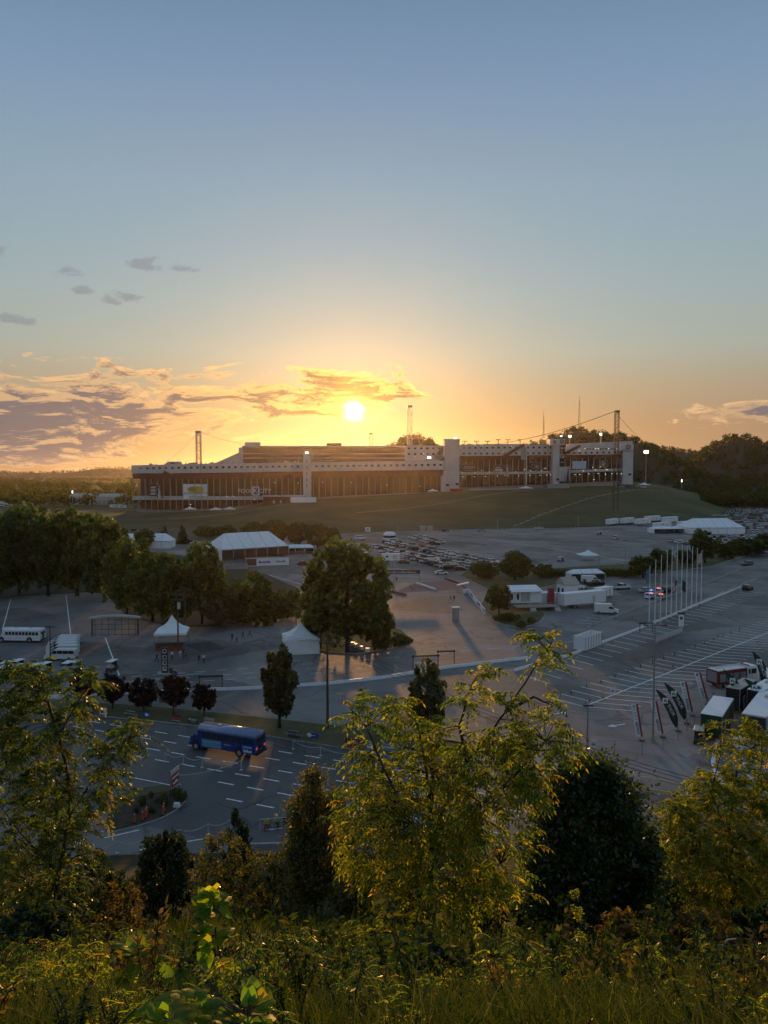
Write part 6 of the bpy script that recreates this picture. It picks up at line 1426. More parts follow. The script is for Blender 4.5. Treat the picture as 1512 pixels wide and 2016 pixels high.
def feather(tl, br, label, wpx=15):
    b = at(br[0], br[1] + 8); T = atd(tl[0], tl[1], b.y); T.y = 0; T.x -= b.x; B = atd(br[0], br[1], b.y); B.x -= b.x; B.y = 0; w = wpx * b.y / F
    e = empty('feather_flag', b, 0, label, 'flag', 'dark green feather flags'); n = 12; d = B - T; nrm = Vector((d.z, 0, -d.x)).normalized(); nrm = nrm if nrm.x > 0 else -nrm
    pole = []; lead = []
    for k in range(n + 1):
        t = k / n; wid = w * (math.sin(min(1, t * 1.9) * math.pi / 2) ** .8) * (1 if t < .80 else max(.12, 1 - (t - .80) / .2 * .75)); mid = T.lerp(B, t) + nrm * (w * .45 * math.sin(t * math.pi))
        pole.append(mid + nrm * wid * .5); lead.append(mid - nrm * wid * .5)
    mb = MB()
    for k in range(n): q = Vector((0, .02, 0)); mb.hexa([lead[k + 1] - q, pole[k + 1] - q, pole[k + 1] + q, lead[k + 1] + q], [lead[k] - q, pole[k] - q, pole[k] + q, lead[k] + q])
    mb.build('sail', M['flaggreen'], e); mb = MB(); ft = Vector((B.x + d.normalized().x * .5, 0, 0)); mb.tube([ft] + [p + Vector((.03, 0, 0)) for p in pole[::-1]], .04, 5); mb.build('pole', M['dark'], e); mb = MB(); mb.disc((ft.x, 0, .05), .4, 'z', .1, 10); mb.build('base', M['black'], e)
    ang = math.atan2(-d.z, d.x); m1 = (lead[7] + pole[7]) / 2; text('THOR', w * .62, M['whitecanvas'], e, (m1.x, -.07, m1.z), (R(90), ang, 0)); a, c = lead[4], pole[4]; m2 = (a + c) / 2
    mb = MB(); s = w * .36; mb.box(m2.x - s, m2.x + s, -.06, -.03, m2.z - s, m2.z + s); mb.build('logo_square', M['whitecanvas'], e); mb = MB(); mb.add([(m2.x - s * .7, -.08, m2.z - s * .7), (m2.x, -.08, m2.z - s * .2), (m2.x + s * .1, -.08, m2.z + s * .8), (m2.x - s * .5, -.08, m2.z + s * .2)], [(0, 1, 2, 3)]); mb.add([(m2.x + s * .2, -.08, m2.z - s * .8), (m2.x + s * .8, -.08, m2.z - s * .5), (m2.x + s * .3, -.08, m2.z + s * .4)], [(0, 1, 2)]); mb.build('logo_mark', M['flaggreen'], e)
for tl, br, l in (((1291, 1357), (1332, 1432), 'green THOR feather flag beside the second white banner'), ((1307, 1344), (1349, 1417), 'green THOR feather flag beside the third white banner'), ((1424, 1318), (1462, 1392), 'green THOR feather flag over the fire engine'), ((1465, 1336), (1512, 1398), 'green THOR feather flag leaning over the motor home roofs'), ((1481, 1282), (1505, 1350), 'green THOR feather flag behind the small pale camper')): feather(tl, br, l)

# ================================================================ signs
def yard_sign(px, py, wpx, hpx, label, back, parts, group='advert boards on the median'):
    b = at(px, py + hpx / 2 + 2, .16); k = b.y / F; w, h = wpx * k, hpx * k * 1.05; e = empty('advert_board', b, math.atan2(ldir.y, ldir.x), label, 'sign', group)
    mb = MB(); mb.box(-w / 2, w / 2, -.02, .02, .15, .15 + h); mb.build('panel', M[back], e)
    for x in (-w * .4, w * .4): mb = MB(); mb.bar((x, .04, 0), (x, .04, h), .05); mb.build('stake', M['steel'], e)
    for kind, x, z, s, m, t in parts:
        if kind == 't': text(t, s * h, M[m], e, (x * w, -.035, .15 + z * h), RX)
        elif kind == 's': scrib(e, (x * w, -.035, .15 + z * h), s * w, .42 * h, m, 0, int(px), t)
        elif kind == 'o': mb = MB(); ellipse(mb, (x * w, .15 + z * h), s * h * 1.2, s * h, -.03, 14); mb.build('logo', M[m], e)
        else: mb = MB(); mb.box(x * w - s * w / 2, x * w + s * w / 2, -.035, -.022, .15 + z * h - .06 * h, .15 + z * h + .06 * h); mb.build('line', M[m], e)
yard_sign(176, 1396, 20, 13, 'black board with a yellow emblem beside the white oval board', 'bink', [('o', -.28, .5, .36, 'yellow', ''), ('l', .2, .7, .5, 'lgrey', ''), ('l', .2, .45, .5, 'lgrey', ''), ('l', .2, .22, .4, 'lgrey', '')]); yard_sign(203, 1400, 18, 13, 'white board with a blue oval on the median', 'whitecanvas', [('o', -.12, .5, .36, 'bblue', ''), ('l', .3, .3, .2, 'skyblue', '')])
yard_sign(258, 1405, 23, 12, 'black UNOH.EDU board between the plum trees', 'bink', [('t', 0, .45, .52, 'lgrey', 'UNOH.EDU'), ('l', 0, .9, .95, 'lgrey', '')]); yard_sign(288, 1407, 17, 10, 'small blue board with a white key shaped emblem', 'busmid', [('o', .05, .5, .32, 'whitecanvas', ''), ('l', .25, .5, .4, 'whitecanvas', '')])
yard_sign(347, 1414, 25, 13, 'black board with copper lettering between the last plum trees', 'bink', [('s', 0, .35, .85, 'orange', 5), ('l', 0, .14, .9, 'lgrey', '')]); yard_sign(379, 1418, 25, 13, 'black board with a pale script close to the blue bus', 'bink', [('s', 0, .45, .8, 'lgrey', 9), ('l', .1, .25, .5, 'grey', '')]); yard_sign(412, 1419, 24, 11, 'tan board half hidden behind the blue bus', 'tan', [('l', 0, .5, .8, 'wood', '')])
yard_sign(579, 1445, 29, 14, 'black UNOH.EDU board beside the pear tree', 'bink', [('t', 0, .45, .52, 'lgrey', 'UNOH.EDU'), ('l', 0, .9, .95, 'lgrey', '')]); yard_sign(616, 1448, 23, 10, 'blue and white board beside the second UNOH.EDU board', 'busmid', [('o', -.35, .5, .42, 'whitecanvas', ''), ('l', 0, .5, .5, 'whitecanvas', '')])
yard_sign(694, 1462, 32, 18, 'tall black board with an orange frame behind the yellow leaves', 'bink', [('l', 0, .92, .95, 'orange', ''), ('l', 0, .08, .95, 'orange', ''), ('s', 0, .35, .7, 'tan', 5)]); yard_sign(728, 1469, 14, 18, 'upright sky blue board behind the yellow leaves', 'skyblue', [('o', 0, .5, .25, 'whitecanvas', '')]); yard_sign(765, 1472, 30, 13, 'grey board with white script behind the yellow leaves', 'grey', [('l', 0, .5, .7, 'whitecanvas', '')]); yard_sign(812, 1479, 38, 14, 'long black board with white capitals at the end of the median', 'bink', [('s', 0, .3, .8, 'lgrey', 7)])
# red lettered board on the island
e = empty('lettered_board', at(345, 1560, .16), R(79), 'slanted red and white lettered board at the tip of the island', 'sign'); mb = MB(); mb.box(-1.3, 1.3, -.03, .03, .8, 3.2); mb.build('panel', M['lgrey'], e); mb = MB(); mb.box(-1.2, 1.2, -.05, -.035, .9, 2.6); mb.build('red_panel', M['bred'], e); scrib(e, (0, -.07, 2.0), 1.9, .42, 'whitecanvas', 0, 31, 6); scrib(e, (0, -.07, 1.25), 1.4, .45, 'whitecanvas', 0, 32, 4)
for x in (-1.25, 1.25): mb = MB(); mb.bar((x, .06, 0), (x, .06, 3.1), .1); mb.build('post', M['black'], e)
e.scale = (.8, .8, .85)
mb = MB(); mb.box(-.35, .35, -.25, .25, 0, .4, .06, .05); b = mb.build('utility_box', M['white'], loc=at(348, 1588, .16)); tag(b, 'small white utility box among the island shrubs', 'box')
# totem
e = empty('totem_sign', at(325, 1327), R(0), 'tall narrow black totem sign with white characters', 'sign'); mb = MB(); mb.box(-.55, .55, -.2, .2, .25, 4.6); mb.build('panel', M['bink'], e); mb = MB(); mb.box(-1.3, 1.6, -.8, .8, 0, .25); mb.build('base', M['conc'], e)
mb = MB(); ring(mb, (0, 4.05), .38, .09, 14, -.22); mb.build('emblem', M['whitecanvas'], e)
for k in range(3):
    z = 2.95 - k * .98; mb = MB(); mb.box(-.36, .36, -.23, -.21, z - .36, z + .4); mb.build('character_field', M['lgrey'], e); mb = MB(); mb.box(-.2 + .05 * k, .26, -.25, -.235, z - .2 + .1 * k, z + .26); mb.build('character', M['bink'], e)
mb = MB(); mb.box(.8, 1.3, -.3, .3, .25, 1.1); mb.build('side_box', M['dark'], e)
# arched gate
e = empty('arched_gate', at(227, 1252), R(4), 'wide truss gate with a white curved roof beside the long lot line', 'gate'); wv = 5.4
arc = [(-wv + 2 * wv * k / 10, 3.4 + 1.0 * math.sin(math.pi * (.18 + .64 * k / 10))) for k in range(11)]
for k in range(10): mb = MB(); mb.bar((arc[k][0], 0, arc[k][1]), (arc[k + 1][0], 0, arc[k + 1][1]), 1.0, .34); mb.build('roof_segment', M['lgrey'], e)
for x in (-wv + .6, wv - .6):
    for y in (-.35, .35): mb = MB(); mb.bar((x, y, 0), (x, y, 3.9), .12); mb.build('post', M['bink'], e)
for k in range(7): mb = MB(); x = -wv + 1.2 + k * (2 * wv - 2.4) / 6; mb.bar((x, 0, 0), (x, 0, 4.0), .06); mb.build('mesh_post', M['dark'], e)
for z in (.3, 1.4, 2.5, 3.5): mb = MB(); mb.bar((-wv + .6, 0, z), (wv - .6, 0, z), .06); mb.build('mesh_rail', M['dark'], e)
# notice boards behind the barrier, kiosk, small signs
for x, y, w, h, l, n in ((838, 1318, 5.0, 2.6, 'double notice board on posts behind the barrier', 4), (878, 1306, 3.4, 2.4, 'plain goal shaped sign frame behind the barrier', 0), (1272, 1245, 3.2, 2.2, 'empty sign frame beside the road dashes', 0), (415, 1356, 4, 2.2, 'low sign frame behind the last plum tree', 0)):
    e = empty('notice_board', at(x, y), R(6), l, 'sign')
    for s in (-1, 1): mb = MB(); mb.bar((s * w / 2 * .9, 0, 0), (s * w / 2 * .9, 0, h + .1), .12); mb.build('post', M['dark'], e)
    mb = MB(); mb.box(-w / 2, w / 2, -.06, .06, h - .3, h); mb.build('header', M['dark'], e)
    for k in range(n): mb = MB(); mb.box(-w / 2 * .8 + (k % 2) * w * .42, -w / 2 * .8 + (k % 2) * w * .42 + w * .36, -.05, .0, .4 + (k // 2) * 1.0, 1.2 + (k // 2) * 1.0); mb.build('notice', M['lgrey'], e)
e = empty('kiosk', at(897, 1223), R(8), 'narrow grey kiosk pillar alone on the asphalt', 'kiosk'); mb = MB(); mb.box(-.7, .7, -.6, .6, 0, 3.2); mb.build('body', M['grey'], e); mb = MB(); mb.box(-.85, .85, -.75, .75, 3.2, 3.4); mb.build('cap', M['white'], e); mb = MB(); mb.box(-.5, .5, -.64, -.6, .9, 2.8); mb.build('panel', M['tan'], e)
e = empty('price_board', at(1341, 1236), R(-20), 'white notice pillar with a dark head at the end of the crowd fence', 'sign'); mb = MB(); mb.box(-.6, .6, -.12, .12, .3, 3.1); mb.build('panel', M['white'], e); mb = MB(); mb.box(-.75, .75, -.2, .2, 3.1, 3.5); mb.build('head', M['dark'], e); mb = MB(); ellipse(mb, (0, 2.2), .3, .4, -.14); mb.build('emblem', M['bred'], e)
for s in (-1, 1): mb = MB(); mb.bar((s * .65, 0, 0), (s * .65, 0, 3.1), .1); mb.build('post', M['bred'], e)
for x, y, s, l in ((1168, 1474, .8, 'small white notice on the corner of the mesh fence'), (1206, 1366, .8, 'small white sign frame among the stall lines')):
    e = empty('small_sign', at(x, y + 6), 0, l, 'sign'); mb = MB(); mb.box(-s / 2, s / 2, -.02, .02, .5, .5 + s * 1.2); mb.build('panel', M['white'], e); mb = MB(); mb.bar((0, .04, 0), (0, .04, 1.2), .05); mb.build('stake', M['steel'], e); mb = MB(); mb.box(-s * .3, s * .3, -.03, -.021, .8, 1.1); mb.build('print', M['grey'], e)
# entrance gate, carpet ramp and banner wall by the car rows
e = empty('entrance_gate', at(789, 1160), R(4), 'truss entrance gate with a lettered header', 'gate'); 
for s in (-1, 1):
    for d in (-.25, .25): mb = MB(); mb.bar((s * 5.6 + d, 0, 0), (s * 5.6 + d, 0, 5.6), .09); mb.build('upright', M['steel'], e)
mb = MB(); mb.box(-5.8, 5.8, -.15, .15, 4.6, 5.8); mb.build('header', M['bink'], e); scrib(e, (0, -.18, 4.9), 9, .6, 'lgrey', 0, 33, 12)
o = sheet('carpet_ramp', [tuple(at(*p).to_tuple()[:2]) + (.012,) for p in ((820, 1147), (884, 1143), (910, 1158), (858, 1163), (795, 1167), (770, 1168))], .012, pbr('faded pink carpet', (.22, .13, .12), .9, var=.2))
mb = MB(); a, b = at(820, 1149), at(857, 1162); mb.bar((a.x, a.y, .25), (b.x, b.y, .25), .5, .5); tag(mb.build('edge_kerb', M['white']), 'low white kerb block beside the pink carpet', 'kerb')
e = empty('banner_wall', at(912, 1165), 0, 'white printed banner wall running down from a white arch', 'banner'); o = at(912, 1165); P = [at(*q) - o for q in ((912, 1170), (922, 1168), (935, 1186), (950, 1204), (955, 1210))]
for a, b in zip(P, P[1:]):
    mb = MB(); mb.hexa([a, b, b + Vector((.1, .1, 0)), a + Vector((.1, .1, 0))], [a + Vector((0, 0, 1.4)), b + Vector((0, 0, 1.4)), b + Vector((.1, .1, 1.4)), a + Vector((.1, .1, 1.4))]); mb.build('banner_panel', M['whitecanvas'], e); c = a.lerp(b, .5); mb = MB(); mb.hexa([a.lerp(b, .3) + Vector((-.05, -.06, .5)), a.lerp(b, .7) + Vector((-.05, -.06, .5)), a.lerp(b, .7) + Vector((0, 0, .5)), a.lerp(b, .3) + Vector((0, 0, .5))], [a.lerp(b, .3) + Vector((-.05, -.06, 1)), a.lerp(b, .7) + Vector((-.05, -.06, 1)), a.lerp(b, .7) + Vector((0, 0, 1)), a.lerp(b, .3) + Vector((0, 0, 1))]); mb.build('print', M['bblue'], e)
mb = MB(); mb.side([(-1, 0), (-1, 2.0), (0, 3.2), (1, 2.0), (1, 0), (.8, 0), (.8, 1.9), (0, 2.9), (-.8, 1.9), (-.8, 0)], -2.2, 2.2) if False else mb.hexa([(-1.8, -.6, 1.8), (1.6, -.6, 2.6), (1.6, 1.6, 2.6), (-1.8, 1.6, 1.8)], [(-1.8, -.6, 2.0), (1.6, -.6, 2.8), (1.6, 1.6, 2.8), (-1.8, 1.6, 2.0)]); mb.build('arch_top', M['whitecanvas'], e)
for x, y in ((-1.7, -.5), (1.5, -.5), (1.5, 1.5), (-1.7, 1.5)): mb = MB(); mb.bar((x, y, 0), (x, y, 1.9 if x < 0 else 2.7), .1); mb.build('arch_post', M['lgrey'], e)
barrier([(742, 1150), (770, 1166), (800, 1172)], 'low red and white barrier left of the pink carpet', m='bred'); barrier([(876, 1140), (905, 1150), (915, 1158)], 'low red barrier right of the pink carpet', m='bred')
trailer(at(770, 1106), R(6), 'pale food trailer with awning left of the car rows', 7, 2.5, 3.2, wins=2); trailer(at(695, 1092), R(-14), 'long white flat trailer half hidden by the huge tree', 12, 2.5, 1.2, ac=0, wins=0, door=False)
e = empty('round_booth', at(767, 1063), 0, 'small rounded white booth by the minibus', 'booth'); mb = MB(); mb.tube([(0, 0, 0), (0, 0, 3.2), (0, 0, 4.2)], [3.2, 3.2, 2.2], 12); mb.build('wall', M['white'], e); mb = MB(); mb.tube([(0, 0, 1.3), (0, 0, 2.4)], 3.23, 12, False); mb.build('window_band', M['glass'], e)
for x, y, l in ((632, 1075, 'white square board on a post by the huge tree crown'), (555, 1050, 'white square board in the dark tree belt'), (724, 1050, 'pale square board at the far edge of the lot')):
    e = empty('square_board', at(x, y), 0, l, 'sign'); mb = MB(); mb.box(-1.5, 1.5, -.05, .05, 1.0, 3.6); mb.build('panel', M['white'], e); mb = MB(); ellipse(mb, (0, 2.3), .7, .7, -.07); mb.build('emblem', M['grey'], e); mb = MB(); mb.bar((0, .1, 0), (0, .1, 3), .15); mb.build('post', M['steel'], e)
for x, y in ((832, 1046), (846, 1046)): e = empty('ticket_hut', at(x, y), 0, 'tiny ticket hut at the foot of the bank', 'hut', 'ticket huts'); mb = MB(); mb.box(-1.5, 1.5, -1.2, 1.2, 0, 2.8); mb.build('wall', M['tan'], e); mb = MB(); mb.box(-1.8, 1.8, -1.5, 1.5, 2.8, 3.1); mb.build('roof', M['lgrey'], e)
for k in range(30):
    x = 880 + k * 9; p = at(x, 1048 - k * .25)
    e = empty('bollard', p, 0, 'short white bollard along the far edge of the big lot', 'bollard', 'bollards along the far lot edge'); mb = MB(); mb.tube([(0, 0, 0), (0, 0, 1.2)], .12, 6); mb.build('post', M['lgrey'], e)
for k in range(26):
    t = k / 25; x = 1015 + 290 * t; q = emb(x, ip(x, [(1010, .05), (1060, .25), (1120, .42), (1180, .6), (1240, .74), (1305, .9)])); e = empty('picnic_table', q, R(20), 'small pale bench beside the track up the grass bank', 'bench', 'benches along the track on the bank'); mb = MB(); mb.box(-.9, .9, -.3, .3, .6, .75); mb.build('seat', M['lgrey'], e)
    for s in (-.7, .7): mb = MB(); mb.box(s - .08, s + .08, -.25, .25, 0, .6); mb.build('leg', M['grey'], e)
# white laundry of paper on the verge under the huge tree
for k, (x, y) in enumerate(((695, 1271), (701, 1274), (712, 1279), (724, 1283))): mb = MB(); mb.box(-.5, .5, -.3, .3, 0, .7, .1, .1); tag(mb.build('white_sack', M['white'], loc=at(x, y, .14), rz=k), 'small white sack lying under the huge round tree', 'sack', 'white sacks under the huge tree')
# ---------------------------------------------------------------- near barrier and block wall by the marshals
e = empty('steel_railing', at(512, 1636), heading(at(512, 1636), at(600, 1630)), 'pale steel railing in front of the seated marshals', 'railing')
for k in range(4): mb = MB(); mb.bar((k * 1.45, 0, 0), (k * 1.45, 0, 1.15), .07); mb.build('post', M['lgrey'], e)
for z in (1.15,): mb = MB(); mb.bar((0, 0, z), (4.35, 0, z + .1), .07); mb.build('rail', M['lgrey'], e)
e = empty('block_wall', at(508, 1680), R(4), 'low pale concrete block wall at the foot of the slope', 'wall')
for r in range(3):
    for k in range(14): mb = MB(); mb.box(k * .62 + (r % 2) * .3 - 1, k * .62 + (r % 2) * .3 - .4, -.15, .15, r * .32, r * .32 + .3); mb.build('block', M['conc'], e)
# dark handrail by the lowest lane
# ================================================================ people
def person(p, rz, label, pose='stand', shirt='grey', trousers='dark', hat=None, h=1.75, seed=0):
    e = empty('person', p, rz, label, 'person'); s = h / 1.75
    sp = 1 if pose == 'walk' else 0
    V = {'pel': (0, 0, .95), 'ch': (0, .02, 1.28), 'nk': (0, .02, 1.48), 'hd': (0, .05, 1.60), 'tp': (0, .04, 1.72)}
    if pose == 'sit': V = {k: (x, y, z - .45) for k, (x, y, z) in V.items()}
    dz = -.45 if pose == 'sit' else 0; E = [('pel', 'ch'), ('ch', 'nk'), ('nk', 'hd'), ('hd', 'tp')]; Rr = {'pel': .15, 'ch': .17, 'nk': .065, 'hd': .105, 'tp': .07}
    for sd, q in ((-1, 'l'), (1, 'r')):
        f = sd * sp * .28
        V['sh' + q] = (sd * .20, .01, 1.40 + dz); V['el' + q] = (sd * .27, -.02 - f * .5 + (.12 if pose == 'sit' else 0), 1.12 + dz); V['ha' + q] = (sd * .25, .10 - f * .9 + (.22 if pose == 'sit' else 0), .86 + dz + (.1 if pose == 'sit' else 0)); V['hi' + q] = (sd * .10, 0, .90 + dz)
        if pose == 'sit': V['kn' + q] = (sd * .13, .43, .48); V['an' + q] = (sd * .13, .45, .08); V['to' + q] = (sd * .14, .62, .04)
        else: V['kn' + q] = (sd * .10, f + .04, .50); V['an' + q] = (sd * .10, f * 1.7 - .02, .08); V['to' + q] = (sd * .11, f * 1.7 + .16, .04)
        E += [('ch', 'sh' + q), ('sh' + q, 'el' + q), ('el' + q, 'ha' + q), ('pel', 'hi' + q), ('hi' + q, 'kn' + q), ('kn' + q, 'an' + q), ('an' + q, 'to' + q)]; Rr.update({'sh' + q: .075, 'el' + q: .05, 'ha' + q: .045, 'hi' + q: .10, 'kn' + q: .068, 'an' + q: .05, 'to' + q: .045})
    ks = list(V); me = bpy.data.meshes.new('body'); me.from_pydata([Vector(V[k]) * s for k in ks], [(ks.index(a), ks.index(b)) for a, b in E], [])
    o = bpy.data.objects.new('body_src', me); COL.objects.link(o); md = o.modifiers.new('s', 'SKIN'); sv = me.skin_vertices[0].data
    for i, k in enumerate(ks): sv[i].radius = (Rr[k] * s,) * 2; sv[i].use_root = (k == 'pel')
    o.modifiers.new('d', 'SUBSURF').levels = 1
    m2 = bpy.data.meshes.new_from_object(o.evaluated_get(bpy.context.evaluated_depsgraph_get())); bpy.data.objects.remove(o)
    for nm in (M['skin'], M[shirt], M[trousers], M['hair'], M['black']): m2.materials.append(nm)
    for pl in m2.polygons:
        c = pl.center / s; z = c.z - dz; a = abs(c.x)
        if pose == 'sit' and (c.y > .15 and c.z < .62) : pl.material_index = 2 if c.z > .12 else 4
        elif z > 1.47: pl.material_index = 3 if (z > 1.63 or c.y < -.0) else 0
        elif a > .19 and z < 1.2: pl.material_index = 0
        elif z > .98: pl.material_index = 1
        elif z > .1 or pose == 'sit': pl.material_index = 2
        else: pl.material_index = 4
        pl.use_smooth = True
    b = bpy.data.objects.new('body', m2); COL.objects.link(b); b.parent = e
    if hat: mb = MB(); z = (1.66 + dz) * s; mb.tube([(0, .05, z), (0, .05, z + .1), (0, .05, z + .14)], [.12, .11, .05], 10); mb.box(-.09, .09, .1, .26, z, z + .025); mb.build('cap', M[hat], e)
    if pose == 'sit': mb = MB(); mb.box(-.24, .24, -.22, .25, .38, .43); mb.box(-.24, .24, -.26, -.21, .43, .9); [mb.bar((x, y, 0), (x, y, .4), .04) for x in (-.22, .22) for y in (-.2, .22)]; ch = mb.build('folding_chair', M['dark'], loc=p, rz=rz); tag(ch, 'folding chair under ' + label, 'chair', 'marshals\' chairs')
    return e
M['hivis'] = pbr('high visibility yellow', (.55, .56, .10), .7); M['tee'] = pbr('white tee shirt', (.62, .62, .60), .8); M['navy'] = pbr('navy cloth', (.03, .04, .08), .8)
person(at(526, 1632), R(170), 'person in a yellow shirt and red shorts seated at the railing', 'sit', 'hivis', 'bred'); person(at(545, 1628), R(185), 'person in a yellow shirt and white cap seated at the railing', 'sit', 'hivis', 'dark', 'white'); person(at(563, 1626), R(180), 'person in dark clothes seated between two yellow shirts', 'sit', 'navy', 'dark'); person(at(575, 1625), R(175), 'person in a yellow shirt seated beside the leafy crown', 'sit', 'hivis', 'navy')
for x, y, rz, ps, sh, tr, l in ((339, 1299, 40, 'stand', 'tee', 'dark', 'person in a pale top standing right of the totem sign'), (355, 1297, 200, 'stand', 'tee', 'tan', 'person in a pale top and tan shorts in the middle of the group'), (361, 1293, 20, 'walk', 'dark', 'dark', 'person all in black walking in the group'), (366, 1298, 120, 'walk', 'bred', 'navy', 'person in a maroon top walking at the edge of the group'), (309, 1304, 80, 'walk', 'dark', 'dark', 'person in dark clothes walking left of the totem sign'), (392, 1306, 0, 'walk', 'navy', 'dark', 'person in navy walking apart, next to a pale top'), (401, 1306, 190, 'stand', 'tee', 'navy', 'person in a pale top beside the walker in navy'), (466, 1264, 60, 'stand', 'skyblue', 'navy', 'person in a light blue top before the wood'), (457, 1262, 10, 'walk', 'bink', 'dark', 'person in black just left of the light blue top'), (478, 1258, 260, 'walk', 'bred', 'dark', 'person in a dark red top beyond the light blue top'), (492, 1255, 100, 'walk', 'dark', 'dark', 'person in black farthest along the wood edge'), (887, 1183, 90, 'walk', 'bred', 'dark', 'person in red near the banner wall'), (894, 1184, 20, 'stand', 'bink', 'bred', 'person in black top near the banner wall'), (781, 1146, 0, 'walk', 'navy', 'dark', 'person in navy under the entrance gate'), (808, 1163, 0, 'stand', 'bred', 'tan', 'person in dark red before the pink carpet'), (813, 1163, 90, 'stand', 'tan', 'navy', 'person in tan before the pink carpet')):
    person(at(x, y), R(rz), l, ps, sh, tr)

e, w, h = BANNER_E; scrib(e, (-w * .22, -.03, h * .25), w * .42, h * .5, 'bred', 0, 41, 7); scrib(e, (w * .22, -.03, h * .25), w * .42, h * .5, 'bblue', 0, 42, 8)
# ================================================================ the planted slope below the look-out
def on_hill(px, py):
    x, y, zz = ray(px, py); d = 2.0
    while d < 75:
        t = d / y; p = Vector((x * t, d, H + zz * t))
        if p.z <= hill_z(p.x, p.y): return p
        d += .1
    return at(px, py)
YG = [(0, (.055, .080, .014)), (.3, (.105, .128, .018)), (.6, (.175, .175, .020)), (.85, (.28, .22, .02)), (1, (.36, .20, .02))]
M['lf_walnut'] = leaf('walnut leaf', YG, .60, .02)
M['lf_sumac'] = leaf('sumac leaf', [(0, (.042, .064, .016)), (.5, (.08, .105, .02)), (.9, (.145, .145, .022)), (1, (.26, .13, .02))], .50, .03, .25)
M['lf_locust'] = leaf('locust leaf', [(0, (.075, .10, .016)), (.5, (.145, .16, .02)), (.85, (.21, .175, .02)), (1, (.32, .20, .018))], .6, .02)
M['lf_dark'] = leaf('dark glossy leaf', [(0, (.016, .028, .009)), (.7, (.034, .05, .014)), (1, (.07, .08, .02))], .35, .03, .3)
M['lf_cedar'] = leaf('cedar spray', [(0, (.018, .028, .012)), (.7, (.034, .044, .016)), (1, (.07, .07, .022))], .22, .02)
M['lf_pearf'] = leaf('small shining leaf', [(0, (.035, .040, .012)), (.5, (.06, .062, .016)), (.85, (.12, .085, .018)), (1, (.24, .11, .02))], .48, .04, .22)
M['lf_broad'] = leaf('broad seedling leaf', [(0, (.10, .16, .025)), (.45, (.14, .20, .028)), (.8, (.24, .25, .03)), (1, (.42, .22, .02))], .68, .012, .35)
M['lf_brown'] = leaf('withered leaf', [(0, (.045, .032, .014)), (.6, (.085, .052, .02)), (1, (.17, .09, .03))], .4, .02, .3)
M['lf_grass'] = leaf('grass blade', [(0, (.014, .024, .006)), (.45, (.026, .038, .010)), (.8, (.045, .048, .014)), (1, (.10, .08, .035))], .36, .01)
def norm(a): return a / np.maximum(np.linalg.norm(a, axis=-1, keepdims=True), 1e-9)
def pinnate(base, dirs, ln, rng, npair=6, ll=.11, lw=.036, droop=.5):
    """compound leaves: rachis with pairs of leaflets; one island for each leaf"""
    N = len(base); up = np.array([0, 0, 1.0]); t = norm(dirs); side = norm(np.cross(t, up)); nv = 2 * (npair + 1)
    V = []; Fq = []; cnt = 0
    s = np.linspace(.18, 1, npair + 1)
    rp = [base + t * (ln * q)[:, None] - up * (droop * ln * q * q)[:, None] for q in s]
    eps = up * .004
    blocks = [np.stack([p, p + eps], 1) for p in rp]; V.append(np.concatenate(blocks, 1)); per = 2 * (npair + 1)
    nl = 2 * npair + 1; lv = []
    for i in range(npair + 1):
        tang = norm((rp[min(i + 1, npair)] - rp[max(i - 1, 0)])); prof_ = .75 + .35 * math.sin(math.pi * (i + .6) / (npair + 1))
        for sg in ((-1, 1) if i < npair else (0,)):
            ld = norm(side * sg * 1.0 + tang * (.45 if sg else 1.0) - up * rng.uniform(.1, .75, (N, 1)) + rng.normal(size=(N, 3)) * .12)
            L = (ll * prof_ * rng.uniform(.8, 1.15, N))[:, None]; wv = norm(np.cross(ld, np.cross(tang, ld) + rng.normal(size=(N, 3)) * .35)) * lw * prof_ * .5
            mid = rp[i] + ld * L * .42; tip = rp[i] + ld * L - up * L * .12
            lv.append((i * 2, mid + wv, tip, mid - wv))
    extra = np.concatenate([np.stack([a, b, c], 1) for _, a, b, c in lv], 1)
    tot = per + extra.shape[1]; V = np.concatenate([V[0], extra], 1)
    f = [(2 * i, 2 * i + 2, 2 * i + 3, 2 * i + 1) for i in range(npair)] + [(r, per + 3 * k, per + 3 * k + 1, per + 3 * k + 2) for k, (r, _, _, _) in enumerate(lv)]
    f = np.array(f)[None] + (np.arange(N) * tot)[:, None, None]
    return V.reshape(-1, 3), f.reshape(-1, 4)
def simple(base, dirs, ln, wd, rng, jit=.5):
    """single pointed leaves"""
    N = len(base); d = norm(dirs + rng.normal(size=(N, 3)) * jit); u = norm(np.cross(d, rng.normal(size=(N, 3)))); L = (ln * rng.uniform(.7, 1.3, N))[:, None]; W = (wd * rng.uniform(.7, 1.3, N))[:, None] * .5
    m = base + d * L * .45; v = np.stack([base, m + u * W, base + d * L, m - u * W], 1).reshape(-1, 3); return v, np.arange(4 * N).reshape(N, 4)
